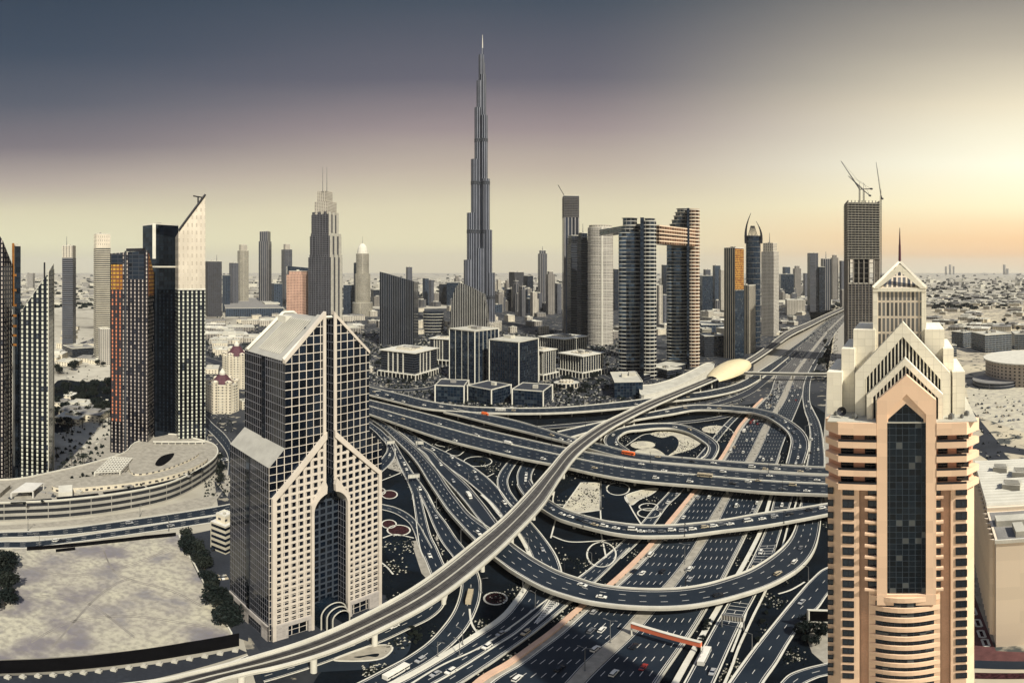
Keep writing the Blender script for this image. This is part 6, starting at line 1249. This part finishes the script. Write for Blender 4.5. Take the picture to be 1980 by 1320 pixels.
on('szr_right', [(1187, 1303, 'white', 'suv'), (1244, 1291, 'red'), (1226, 1251, 'black'), (1334, 1101, 'white', 'suv'), (1334, 1121, 'silver'), (1424, 979, 'white', 'van'), (1467, 973), (1462, 987, 'silver'), (1470, 884), (1476, 890, 'white', 'van'), (1492, 889), (1485, 854, 'black'), (1483, 841), (1503, 828), (1508, 831), (1526, 776, 'white', 'van'), (1532, 766), (1543, 764), (1539, 774, 'red'), (1537, 755), (1547, 750, 'white', 'suv'), (1533, 748, 'blue'), (1541, 746), (1524, 757), (1528, 758), (1534, 742), (1553, 733)])
on('service', [(1471, 1069, 'white', 'suv'), (1456, 1101, 'beige'), (1362, 1273, 'white', 'bus'), (1512, 978, 'white'), (1492, 1018, 'silver'), (1378, 1300, 'silver')])
on('west_sweep', [(1126, 1132, 'white'), (1163, 1155, 'white'), (1389, 1152, 'black', 'suv'), (1504, 1110, 'beige'), (1536, 1087, 'white'), (925, 1032, 'white'), (816, 893, 'black'), (1548, 1060, 'grey')])
on('mid_ramp', [(852, 899, 'white', 'suv'), (876, 931, 'silver'), (907, 961, 'white', 'truck')])
on('cur', [(837, 870, 'white'), (873, 885, 'white', 'suv'), (917, 912, 'white'), (921, 926, 'silver', 'suv'), (886, 899), (975, 973, 'white', 'suv'), (1049, 1063, 'silver'), (948, 1255, 'white', 'suv'), (968, 1226, 'silver'), (842, 1304, 'silver'), (885, 1311, 'white')])
on('front_low', [(1018, 1225, 'beige', 'suv')]); on('front', [(1297, 972, 'white'), (1282, 988, 'grey'), (1313, 957, 'silver')])
on('mid_b', [(843, 1000, 'silver'), (908, 1158, 'beige', 'bus'), (813, 1277, 'silver'), (766, 1303, 'white', 'bus')])
on('mid', [(764, 869, 'white'), (774, 885, 'silver'), (782, 898, 'white', 'suv'), (812, 946, 'white', 'suv'), (786, 908)]); on('mid_a', [(831, 1075, 'white'), (762, 1212, 'white')])
on('mid_link', [(1191, 1022, 'white'), (1223, 1025, 'white', 'van'), (1257, 1028, 'silver'), (1299, 1026, 'white'), (1339, 1024, 'white', 'suv'), (1363, 1020, 'beige'), (1396, 1015, 'grey'), (1048, 975, 'white', 'suv'), (1067, 985, 'silver'), (1087, 995, 'white'), (1103, 1000), (1120, 1006, 'black'), (1136, 1011), (1150, 1015), (1447, 1008, 'white', 'van'), (1474, 1004, 'white'), (1497, 999, 'silver'), (1527, 995, 'black'), (1565, 987, 'black'), (1590, 983, 'white'), (1412, 1014, 'white'), (1168, 1018), (1240, 1028), (1280, 1029), (1320, 1027), (1380, 1018)])
on('main', [(1363, 922, 'beige', 'bus'), (1533, 939, 'beige', 'van'), (1512, 946, 'grey'), (1447, 932, 'white'), (1466, 930, 'beige'), (1417, 936, 'black'), (1204, 904, 'white'), (1284, 911, 'white'), (1316, 919, 'silver'), (982, 874, 'white'), (1050, 888, 'white', 'suv'), (922, 843, 'white', 'van'), (983, 859, 'white', 'truck'), (779, 810, 'beige'), (730, 793), (754, 804), (880, 852), (1268, 925), (1334, 932), (1560, 950), (1240, 898), (1398, 913), (1150, 905), (1488, 921), (850, 820), (1110, 873, 'silver'), (1580, 929)])
on('east_branch', [(1454, 904, 'white', 'van'), (1503, 908, 'white'), (1480, 908, 'beige'), (1548, 912, 'beige'), (1563, 907, 'silver'), (938, 802, 'orange', 'truck'), (1067, 842, 'beige', 'suv'), (1085, 850), (1101, 853), (1215, 879, 'orange', 'bus'), (1272, 884), (1338, 893, 'black'), (1380, 896), (1137, 866)])
on('top', [(723, 758), (729, 764), (748, 764), (754, 768), (758, 772), (780, 777), (820, 784), (853, 787), (968, 794, 'white', 'bus'), (993, 794), (900, 790), (1230, 782), (1284, 774), (1330, 768)])
on('inner_loop', [(1186, 842, 'white'), (1191, 859, 'white', 'van'), (1305, 826), (1333, 831), (1372, 857)])
on('top_loop', [(1325, 789, 'beige'), (1371, 790, 'white'), (1391, 790), (1495, 807, 'black'), (1518, 816), (1524, 828), (1534, 837), (1538, 829), (1538, 854), (1536, 868), (1547, 865, 'white', 'suv'), (1543, 886, 'white', 'suv'), (1539, 896), (1290, 796)])
on('east', [(1568, 821), (1577, 841), (1570, 850, 'white', 'suv'), (1567, 876, 'black'), (1563, 777), (1559, 786), (1568, 790), (1574, 905), (1582, 870), (1578, 960)])
on('west_b', [(109, 1046, 'white', 'suv'), (118, 1046, 'black'), (330, 1017, 'silver')]); on('west_a', [(250, 1012), (60, 1033, 'grey')])
on('north_b', [(1018, 917), (1017, 923, 'white', 'van'), (1016, 929), (1019, 941), (1022, 907, 'black')]); on('south_ramp', [(1550, 1165, 'silver')]); on('loop_west', [(754, 880, 'white'), (744, 852)])
def jam(road, y0, y1, n, f0, f1, cols=('white', 'white', 'white', 'silver', 'silver', 'black', 'grey', 'beige'), lanes=7):
    r = ROADS[road]; used = []
    ds = [i for i, c in enumerate(r.C) if D(y1) <= hypot(c[0], c[1]) <= D(y0)]
    a, b = r.cum[ds[0]], r.cum[ds[-1]]; k = 0; tries = 0
    while k < n and tries < 4000:
        tries += 1; ln = rc.randrange(lanes); d = a+(b-a)*rc.random(); f = f0+(f1-f0)*(ln+.5)/lanes
        if any(l == ln and abs(d-x) < 6.2 for l, x in used): continue
        used.append((ln, d)); p, ang, w = r.at(d, f); c = rc.choice(cols)
        put_car((p[0], p[1], p[2]+.02), ang, rc.choice(['sedan', 'sedan', 'suv', 'van']) , c, f"{c} car in the jam filling {RD[road]}" if y1 > 730 else f"tiny {c} car beyond the footbridge on {RD[road]}", 'cars in the highway traffic jam'); k += 1
jam('szr_left', 734, 792, 64, .12, 1); jam('szr_left', 810, 823, 13, .1, .8, ('black', 'beige', 'white', 'red', 'silver')); jam('szr_left', 668, 714, 30, .1, 1, ('white', 'white', 'silver')); jam('szr_right', 668, 714, 12, 0, .9)
# the farthest traffic reads as one mass
mb = MB(); rr = random.Random(3)
for rk, n in (('szr_left', 620), ('szr_right', 330)):
    r = ROADS[rk]; ds = [i for i, c in enumerate(r.C) if D(664) <= hypot(c[0], c[1]) <= D(596)]; a, b = r.cum[ds[0]], r.cum[ds[-1]]
    for i in range(n): p, ang, w = r.at(a+(b-a)*rr.random(), (rr.randrange(7)+.5)/7); mb.box((p[0], p[1], p[2]+.3), (4.6, 1.9, .75), ang, rr.choice((0, 0, 0, 0, 1, 2))); mb.box((p[0]-cos(ang)*.2, p[1]-sin(ang)*.2, p[2]+1.06), (2.5, 1.6, .5), ang, 2)
o = mb.build('distant_traffic', ['paint_white', 'paint_silver', 'paint_black']); o['kind'] = 'stuff'
# parked cars
def park(pts, n, label, group, seed, rows_=4):
    rn = random.Random(seed)
    q = [G(x, y) for x, y in pts]
    for i in range(n):
        g, h = rn.random(), (rn.randrange(rows_)+.5)/rows_; p = [q[0][k]*(1-g)*(1-h)+q[1][k]*g*(1-h)+q[2][k]*g*h+q[3][k]*(1-g)*h for k in range(3)]; a = atan2(q[3][1]-q[0][1], q[3][0]-q[0][0]); c = rn.choice(['white', 'black', 'silver', 'grey', 'beige'])
        put_car((p[0], p[1], .05), a, rn.choice(['sedan', 'suv']), c, label % c, group)
park([(1885, 778), (1985, 772), (2010, 812), (1925, 822)], 34, '%s car standing in the open car park in front of the arena', 'cars parked by the arena', 21, 5)
park([(372, 1042), (402, 1038), (452, 1148), (432, 1150)], 16, '%s car parked between the trees and the white stepped building', 'cars parked beside the vacant lot', 22, 2)
park([(420, 880), (432, 878), (445, 900), (436, 905)], 5, '%s car parked at the bend by the domed hotels', 'cars parked near the domed hotels', 23, 1)
# ================================================================ trees
def crown_mesh(seed, r, h, n, mat, nm):
    rn = random.Random(seed); mb = MB(); cl = [(rn.uniform(-.55, .55)*r, rn.uniform(-.55, .55)*r, h*rn.uniform(.35, .8), r*rn.uniform(.35, .6)) for _ in range(9)]
    for i in range(n):
        c = rn.choice(cl); th, ph = rn.uniform(0, 2*pi), math.acos(rn.uniform(-1, 1)); q = c[3]*rn.uniform(.7, 1.05); x, y, z = c[0]+q*sin(ph)*cos(th), c[1]+q*sin(ph)*sin(th), c[2]+q*cos(ph)*.8; s = r*rn.uniform(.05, .12)
        a = mathutils.Vector((rn.gauss(0, 1), rn.gauss(0, 1), rn.gauss(0, 1))).normalized(); b = a.orthogonal().normalized()*s; c2 = a.cross(b).normalized()*s*.7
        o = mathutils.Vector((x, y, z)); mb.face([o-b-c2, o+b-c2, o+b*.8+c2, o-b*.8+c2])
    return mesh_of(mb, nm, [mat])
def trunk_mesh(r, h):
    mb = MB(); mb.tube((0, 0, -.2), (0, 0, h*.5), r*.06+.12, 6, .12)
    for a in range(4): mb.tube((0, 0, h*.3), (cos(a*1.6)*r*.5, sin(a*1.6)*r*.5, h*.62), .12, 4, .05)
    return mesh_of(mb, 'trunk', ['bark'])
TV = [(crown_mesh(i, 4.2, 8, 800, 'leaf' if i % 3 else 'leaf_pale', 'crown'), trunk_mesh(4.2, 8)) for i in range(5)]
def palm_meshes():
    mb = MB(); n = 15
    for i in range(n):
        a = 2*pi*i/n+.1; L = 3.0+.4*(i % 3); prev = None; up = .5+.5*((i*7) % 5)/5
        for k in range(6):
            g = k/5; r_ = L*g; z = 8.2+up*1.5*sin(g*2.2)-g*g*1.6; w = .5*(1-g)+.12*sin(g*pi)+.05; p = ((cos(a)*r_-sin(a)*w, sin(a)*r_+cos(a)*w, z-.15), (cos(a)*r_+sin(a)*w, sin(a)*r_-cos(a)*w, z-.15), (cos(a)*r_, sin(a)*r_, z+.1))
            if prev: mb.face([prev[0], prev[2], p[2], p[0]]); mb.face([prev[2], prev[1], p[1], p[2]])
            prev = p
    t = MB(); t.tube((0, 0, -.2), (0, 0, 8.3), .28, 7, .2); return mesh_of(mb, 'crown', ['leaf_pale']), mesh_of(t, 'trunk', ['bark'])
PV = palm_meshes(); NTREE = [0]
def tree(px, py, label, group, s=1.0, kind='tree', base=0):
    rn = rc; cm, tm = PV if kind == 'palm' else TV[rn.randrange(5)]; o = bpy.data.objects.new('palm_tree' if kind == 'palm' else 'tree', None); S.collection.objects.link(o)
    g = G(px, py, base)
    if base == 0 and inside(g[0], g[1], ROADS_G, .5): bpy.data.objects.remove(o); return
    o.location = g; o.rotation_euler = (0, 0, rn.uniform(0, 6.28)); k = s*rn.uniform(.75, 1.25); o.scale = (k, k, k*rn.uniform(.85, 1.15)); tag(o, label, 'palm tree' if kind == 'palm' else 'tree', group); NTREE[0] += 1
    for n2, m2 in (('crown', cm), ('trunk', tm)): c = bpy.data.objects.new(n2, m2); S.collection.objects.link(c); c.parent = o
ROADS_G = [k for k in R_ST]
def grove(n, pts, label, group, s=1, kind='tree', base=0):
    n = max(1, int(n*.66))
    for i in range(n):
        g, h = rc.random(), rc.random(); q = [pts[0][k]*(1-g)*(1-h)+pts[1][k]*g*(1-h)+pts[2][k]*g*h+pts[3][k]*(1-g)*h for k in (0, 1)]; tree(q[0], q[1], label, group, s*rc.uniform(.7, 1.2), kind, base)
grove(46, [(345, 1040), (366, 1040), (462, 1225), (440, 1222)], 'dark bushy tree in the row right of the vacant lot', 'trees beside the vacant lot', 1.1)
grove(30, [(-20, 1085), (20, 1080), (20, 1200), (-40, 1210)], 'dark tree on the left side of the vacant lot at the photo edge', 'trees left of the vacant lot', 1.1)
grove(78, [(105, 748), (218, 745), (222, 800), (105, 835)], 'dark tree in the park between the left towers', 'trees of the left park', 1.5)
poly('lawn', spoly([(105, 742), (160, 738), (218, 742), (222, 800), (160, 815), (105, 835)]), 'turf', .004)
grove(14, [(110, 705), (215, 695), (215, 715), (110, 725)], 'dark tree along the street above the left park', 'trees of the left park', 1.5)
grove(16, [(108, 838), (212, 815), (215, 824), (108, 850)], 'palm tree in the row above the pale plaza on the left', 'palms by the left plaza', 1.2, 'palm')
grove(26, [(108, 888), (170, 878), (190, 900), (110, 930)], 'palm tree in the paved garden behind the parking podium', 'palms behind the parking podium', 1.0, 'palm')
grove(20, [(400, 865), (412, 858), (440, 925), (425, 940)], 'dark shrub like tree along the bend below the domed hotels', 'trees by the domed hotels', .8)
grove(20, [(715, 690), (845, 735), (842, 762), (712, 735)], 'dark tree around the arcaded courtyard office on the left', 'trees among the offices', 1.2)
grove(34, [(1065, 735), (1190, 730), (1200, 765), (1070, 770)], 'dark tree around the round pavilion', 'trees among the offices', 1.1)
grove(14, [(1140, 690), (1200, 690), (1200, 740), (1150, 735)], 'dark tree beside the pillared office and gate towers', 'trees among the offices', 1.2)
grove(12, [(1265, 720), (1300, 712), (1330, 735), (1280, 742)], 'dark tree between the gate towers and curved annex', 'trees by the gate towers', 1.0)
grove(18, [(1595, 655), (1612, 655), (1590, 735), (1575, 735)], 'dark tree on the strip right of the far highway', 'trees along the far highway', 1.3)
grove(12, [(1520, 1210), (1560, 1190), (1590, 1240), (1545, 1290)], 'dark tree at the foot of the peach tower', 'trees below the peach tower', .9)
tree(1527, 1232, 'palm tree standing on the kerb between the ramp and the car park', 'palm by the ramp', 1.0, 'palm')
grove(16, [(1800, 630), (1960, 620), (1990, 640), (1830, 640)], 'dark tree among the villas on the far right', 'trees of the right district', 2.0)
grove(12, [(1888, 905), (1900, 900), (1975, 950), (1960, 960)], 'small dark tree along the road behind the beige block', 'trees by the beige block', .7)
grove(10, [(480, 640), (560, 590), (700, 640), (700, 700)], 'dark tree in the district behind the gabled hotel', 'trees behind the gabled hotel', 1.6)
grove(18, [(1350, 690), (1400, 700), (1440, 735), (1390, 740)], 'dark tree by the metro station', 'trees by the metro station', .9)
grove(14, [(786, 1215), (800, 1215), (815, 1235), (795, 1250)], 'low dark shrub at the tip of the turning island road', 'shrubs by the turning island', .3)
grove(12, [(1350, 1255), (1368, 1200), (1376, 1200), (1350, 1262)], 'low dark shrub on the strip beside the striped service road', 'shrubs by the service road', .35)
grove(10, [(1480, 1180), (1500, 1165), (1470, 1240), (1450, 1260)], 'low dark shrub on the lawn between service road and ramp', 'shrubs by the ramp', .35)
grove(16, [(1440, 715), (1462, 706), (1440, 735), (1420, 742)], 'dark tree under the footbridge by the station', 'trees by the metro station', .8)
grove(12, [(905, 880), (900, 905), (950, 895), (948, 885)], 'low dark shrub around the ringed bed below the widest flyover', 'shrubs by the ringed bed', .3)
# shrub texture on the lawns, nobody could count it
mb = MB(); rn = random.Random(77)
def inpoly(x, y, pl):
    c = False
    for i in range(len(pl)):
        (x1, y1), (x2, y2) = pl[i], pl[i-1]
        if (y1 > y) != (y2 > y) and x < (x2-x1)*(y-y1)/(y2-y1)+x1: c = not c
    return c
LP = [(715, 830), (735, 1100), (620, 1310), (1600, 1320), (1600, 900), (1500, 800), (1200, 810), (830, 800)]; k = 0
cl_ = [(rn.uniform(700, 1600), rn.uniform(820, 1320)) for _ in range(150)]
for i in range(15000):
    c = rn.choice(cl_); px, py = rn.gauss(c[0], 14), rn.gauss(c[1], 7)
    if not (700 < px < 1600 and 815 < py < 1325) or not inpoly(px, py, LP): continue
    g = G(px, py)
    if inside(g[0], g[1], ROADS_G, 1.4): continue
    s = rn.uniform(.25, .8); x, y = g[0], g[1]; m = 0 if rn.random() < .75 else 1
    for a in (0, 2.1, 4.2): mb.face([(x+s*cos(a), y+s*sin(a), .02), (x+s*cos(a+2.1), y+s*sin(a+2.1), .02), (x+s*.3*cos(a+1), y+s*.3*sin(a+1), s*.9)], m)
    k += 1
o = mb.build('ground_cover', ['leaf', 'roof_cream']); o['kind'] = 'stuff'
mb = MB()
for (x0, y0, x1, y1), n_, sc in (((700, 690, 1240, 790), 4200, 1.7), ((395, 800, 450, 960), 500, .9), ((1240, 700, 1440, 780), 700, 1.3), ((700, 640, 1250, 690), 2600, 2.6), ((400, 600, 700, 700), 1500, 3), ((110, 640, 215, 930), 320, 1.8), ((1590, 620, 1620, 740), 300, 1.6), ((1880, 640, 1990, 960), 160, 1.2)):
    for i in range(n_):
        g = G(rn.uniform(x0, x1), rn.uniform(y0, y1))
        if inside(g[0], g[1], ROADS_G, 1): continue
        s = rn.uniform(.5, 1.4)*sc; x, y = g[0], g[1]; m = rn.choice((0, 0, 0, 0, 0, 2, 2, 1)); a0 = rn.random()*3
        if m == 0:
            for a in (a0, a0+2.1, a0+4.2): mb.face([(x+s*cos(a), y+s*sin(a), .05), (x+s*cos(a+2.1), y+s*sin(a+2.1), .05), (x+s*.3*cos(a+1), y+s*.3*sin(a+1), s*1.3)], 0)
        else: mb.box((x, y, -.02), (s*1.6, s*.8, s*.5), a0, m)
o = mb.build('street_clutter', ['leaf', 'roof_cream', 'roof_grey']); o['kind'] = 'stuff'
# ================================================================ lamps, gantries, signs
def lamp(px, py, h, label, group, base=0, two=True, mat='grey_metal', name='street_lamp', loc=None, ang=.5):
    g = loc or G(px, py, base); t = thing(name, label, 'street lamp', g, group); mb = MB(); mb.tube(g, (g[0], g[1], g[2]+h), .2, 6, .12); mb.cyl(g[0], g[1], g[2], g[2]+.5, .45, 8); mb.build('pole', mat, t)
    for s in ((-1, 1) if two else (1,)): mb = MB(); e = (g[0]+cos(ang)*s*2.4, g[1]+sin(ang)*s*2.4, g[2]+h+.5); mb.tube((g[0], g[1], g[2]+h-.1), e, .1, 5); mb.box((e[0], e[1], e[2]-.1), (1.1, .5, .2), ang); mb.build('lamp_arm', mat, t)
    return t
med = ROADS['szr_left']
for k, (px, py) in enumerate(((1131, 1297), (1324, 1091), (1410, 955), (1484, 826), (1519, 757), (1180, 1243))):
    lamp(px, py, 14 if py > 900 else 13, ['tall double lamp post on the highway median nearest the bottom of the photo', 'tall double lamp post on the highway median in front of the queued flyover', 'double lamp post on the highway median just below the widest flyover', 'double lamp post on the highway median above the widest flyover', 'double lamp post on the highway median near the footbridge', 'double lamp post on the highway median between the big flyover and the photo bottom'][k], None, ang=-.6)
for rk, f, st, off in (('west_sweep', 1.0, 62, 1.05), ('mid_link', 0.0, 62, -.04), ('main', 1, 70, 1.0), ('main', 0, 90, 0), ('top', 1, 70, 1), ('east_branch', 0, 80, 0), ('top_loop', 1, 60, 1), ('cur', 0, 55, -.08), ('mid_b', 1, 55, 1.08), ('mid', 0, 45, -.1), ('south_ramp', 0, 60, -.1), ('east', 0, 60, -.1), ('west_a', 0, 70, -.3), ('west_b', 1, 80, 1.3), ('front_low', 0, 50, -.1), ('inner_loop', 0, 45, 0)):
    r = ROADS[rk]; d = st*.5
    while d < r.len-5:
        p, ang, w = r.at(d, off); lamp(0, 0, 9.5, 'slim lamp post standing on the edge of '+RD[rk], 'lamp posts along '+RD[rk], two=False, mat='dark_metal' if p[2] > 3 else 'grey_metal', loc=p, ang=ang+(pi/2 if f else -pi/2)); d += st
def gantry(px0, py0, px1, py1, h, hb, mat, label, name='sign_gantry', leg=True, depth=.9, back='grey_metal', frame=None):
    a, b = G(px0, py0), G(px1, py1); t = thing(name, label, 'road sign', (*a[:2], 0)); mb = MB(); mb.seg((*a[:2], h), (*b[:2], h), depth, hb); mb.build('sign_panel', mat, t)
    mb = MB(); mb.seg((*a[:2], h+hb), (*b[:2], h+hb), depth+.3, .3); mb.build('top_edge', back, t)
    for q in ((a, b) if leg else (a,)): mb = MB(); mb.tube((*q[:2], 0), (*q[:2], h+.2), .35, 8); mb.build('leg', back, t)
    l = hypot(b[0]-a[0], b[1]-a[1]); n = int(l/1.1)
    if frame:
        mb = MB(); nx, ny = (b[1]-a[1])/l, -(b[0]-a[0])/l
        for i in range(n+1): g = i/n; mb.box((a[0]+(b[0]-a[0])*g+nx*(depth/2+.1), a[1]+(b[1]-a[1])*g+ny*(depth/2+.1), h-.1), (.18, .18, hb+.3))
        mb.build('frame_ribs', frame, t)
    return t
gantry(1221, 1228, 1356, 1266, 5.2, 2.7, 'sign_red', 'long orange overhead sign beam across the right highway lanes, tilted', depth=1.2, back='concrete_pale')
gantry(748, 868, 763, 866, 5, 3, 'concrete_pale', 'ribbed back of an overhead sign behind the right edge of the gabled hotel', frame='grey_metal')
gantry(789, 936, 811, 934, 5.2, 3.2, 'concrete_pale', 'ribbed back of an overhead sign over the forked road', frame='grey_metal')
gantry(804, 868, 819, 868, 5, 3.2, 'concrete_pale', 'ribbed back of a sign under the left part of the widest flyover', frame='grey_metal')
gantry(1396, 1212, 1438, 1218, 5.4, 2.6, 'concrete_dark', 'ribbed back of an overhead sign across the striped service road', frame='concrete_pale')
gantry(720, 768, 736, 767, 5, 4, 'concrete_pale', 'pale sign box at the left start of the rearmost flyover', frame='grey_metal')
a, b = G(1563, 1215), G(1606, 1216); t = thing('billboard', 'large dark billboard with a pale frame left of the peach tower', 'billboard', (*a[:2], 0)); mb = MB(); mb.seg((*a[:2], 5), (*b[:2], 5), .8, 6.6); mb.build('panel', 'black_panel', t); mb = MB()
for z in (4.6, 11.6): mb.seg((*a[:2], z), (*b[:2], z), 1.2, .45)
for q in (a, b): mb.box((q[0], q[1], 4.6), (.6, 1.3, 7.4))
mb.build('frame', 'concrete_pale', t)
for g in (.25, .75): mb = MB(); mb.tube((a[0]+(b[0]-a[0])*g, a[1]+(b[1]-a[1])*g, 0), (a[0]+(b[0]-a[0])*g, a[1]+(b[1]-a[1])*g, 5), .3, 8); mb.build('leg', 'grey_metal', t)
# greenery and plant on the parking podium roof
grove(26, [(10, 962), (395, 905), (410, 912), (60, 985)], 'small dark shrub planted along the roof edge of the parking podium', 'shrubs on the parking podium', .3, base=14)
for x0, y0, x1, y1 in ((20, 972, 100, 966), (110, 964, 190, 956), (200, 954, 280, 942), (285, 941, 340, 928), (348, 924, 392, 906), (150, 928, 175, 922), (262, 922, 330, 908)):
    a, b = G(x0, y0, 14.1), G(x1, y1, 14.1); mb = MB(); mb.seg(a, b, 2.2, .7); o = mb.build('planter', 'turf', loc=a); tag(o, 'long dark planted trough on the roof of the parking podium', 'planter', 'planters on the parking podium')
grove(10, [(130, 925), (180, 915), (182, 922), (134, 932)], 'small dark shrub planted in a roof bed of the parking podium', 'shrubs on the parking podium', .3, base=14)
poly('car_park', [(1545, 1190), (1610, 1178), (1625, 1290), (1597, 1285), (1570, 1262), (1560, 1235), (1572, 1210)], 'pavers', .03)
park([(1572, 1192), (1590, 1190), (1590, 1215), (1565, 1212)], 3, '%s car parked on the pale forecourt left of the peach tower', 'cars left of the peach tower', 31, 2)
# ================================================================ low town
def town(n, pts, w, h, label, group, seed, styles=('f_villa', 'f_cream', 'f_tan'), name='house', roofs=('roof_cream', 'roof_cream', 'roof_grey', 'concrete_pale')):
    rn = random.Random(seed)
    for i in range(n):
        g, s = rn.random(), rn.random(); q = [pts[0][k]*(1-g)*(1-s)+pts[1][k]*g*(1-s)+pts[2][k]*g*s+pts[3][k]*(1-g)*s for k in (0, 1)]; c = G(q[0], q[1])
        if inside(c[0], c[1], ROADS_G, w[1]*.6): continue
        ww = rn.uniform(*w); dd_ = ww*rn.uniform(.5, 1.1); hh = rn.uniform(*h); yaw = rn.choice((.5, .5+pi/2))+rn.uniform(-.1, .1); t = thing(name, label, 'building', (*c[:2], 0), group); f = rect(c[0], c[1], ww, dd_, yaw)
        MB().prism(f, -1, hh, 0, 1).build('wall', [rn.choice(styles), 'roof_grey'], t); r = MB(); r.prism(inset(f, -.3), hh-.1, hh+.8); r.prism(rect(c[0]+rn.uniform(-.2, .2)*ww, c[1], ww*.3, dd_*.4, yaw), hh+.7, hh+3.2); r.build('roof', rn.choice(roofs), t)
town(60, [(398, 625), (700, 600), (720, 665), (398, 665)], (30, 75), (8, 18), 'low flat roofed building in the mall district behind the gabled hotel', 'low buildings behind the gabled hotel', 41)
town(46, [(700, 598), (1100, 600), (1100, 655), (700, 650)], (18, 40), (8, 22), 'low flat roofed building in the old town below the tallest tower', 'low buildings below the tallest tower', 42)
town(26, [(1350, 600), (1500, 600), (1440, 680), (1350, 660)], (30, 60), (8, 16), 'low flat roofed building between the gate towers and the highway towers', 'low buildings beside the highway towers', 43)
town(14, [(1500, 595), (1560, 590), (1540, 640), (1480, 660)], (20, 40), (6, 12), 'low cream building on the sandy ground left of the far highway', 'low buildings left of the far highway', 44)
town(26, [(104, 635), (212, 640), (212, 700), (104, 720)], (18, 40), (6, 12), 'white low villa in the sandy district between the left towers', 'villas between the left towers', 45, ('f_villa',))
town(8, [(104, 770), (150, 765), (215, 835), (150, 845)], (16, 34), (5, 9), 'white low building in the park between the left towers', 'park buildings between the left towers', 46, ('f_villa',))
town(60, [(1790, 575), (2010, 570), (2010, 640), (1790, 645)], (24, 60), (6, 14), 'low cream building on the plain at the far right', 'low buildings on the right plain', 47, ('f_villa', 'f_cream', 'f_tan'))
town(16, [(1100, 600), (1340, 600), (1340, 650), (1150, 660)], (20, 50), (8, 24), 'low building glimpsed behind the gate-shaped towers', 'low buildings behind the gate towers', 48)
town(14, [(484, 690), (700, 680), (700, 735), (560, 740)], (20, 40), (6, 12), 'low building just behind the gabled hotel roof', 'low buildings next to the gabled hotel', 49)
town(10, [(398, 665), (450, 665), (440, 700), (398, 740)], (20, 40), (6, 12), 'low pale building near the domed hotels', 'low buildings near the domed hotels', 50, ('f_villa',))
mb = MB(); rn = random.Random(9)
for i in range(2600):
    px = rn.uniform(-60, 2050); py = 527+rn.random()**.6*62; d = D(py)
    if 300 < px < 1500 and py > 575: continue
    c = P(px, d); w = rn.uniform(18, 60)*(1+d/9000); mb.prism(rect(*c, w, w*rn.uniform(.4, 1), rn.uniform(0, 1.5)), -1, rn.uniform(5, 16)*(1+(d > 5000)*rn.random()*2), rn.randrange(3))
for px, py, h, w in ((1829, 531, 190, 40), (1837, 531, 230, 46), (1844, 531, 190, 40), (1942, 531, 230, 60), (1948, 531, 140, 60), (60, 560, 90, 30)): mb.prism(rect(*P(px, D(py)), w*2, w, .3), -1, h*1.6, 2)
o = mb.build('distant_town', ['roof_cream', 'concrete', 'roof_grey']); o['kind'] = 'stuff'
mb = MB()
for i in range(2300):
    px = rn.uniform(-60, 2050); py = 528+rn.random()**.7*70
    if 300 < px < 1560 and py > 580: continue
    d = D(py); cx, cy = P(px, d); w = rn.uniform(5, 14)*(1+d/5000)
    for a in (0, 1.05, 2.1): mb.face([(cx-w*cos(a), cy-w*sin(a), 0), (cx+w*cos(a), cy+w*sin(a), 0), (cx+w*.6*cos(a), cy+w*.6*sin(a), w*.7), (cx-w*.5*cos(a), cy-w*.5*sin(a), w*.8)])
o = mb.build('distant_scrub', ['leaf']); o['kind'] = 'stuff'
# ================================================================ haze
hz = bpy.data.materials.new('haze'); hz.use_nodes = True; ht = hz.node_tree
for n in list(ht.nodes):
    if n.type != 'OUTPUT_MATERIAL': ht.nodes.remove(n)
pv = ht.nodes.new('ShaderNodeVolumePrincipled'); pv.inputs['Color'].default_value = (.97, .96, .92, 1); pv.inputs['Density'].default_value = 2.5e-5; pv.inputs['Anisotropy'].default_value = .1
ht.links.new(pv.outputs[0], [n for n in ht.nodes if n.type == 'OUTPUT_MATERIAL'][0].inputs['Volume']); M['haze'] = hz
mb = MB(); mb.prism([(-31000, -31000), (31000, -31000), (31000, 31000), (-31000, 31000)], -4, 1000, bot=True); o = mb.build('haze', 'haze'); o['kind'] = 'stuff'
print('cars', NC[0], 'trees', NTREE[0])
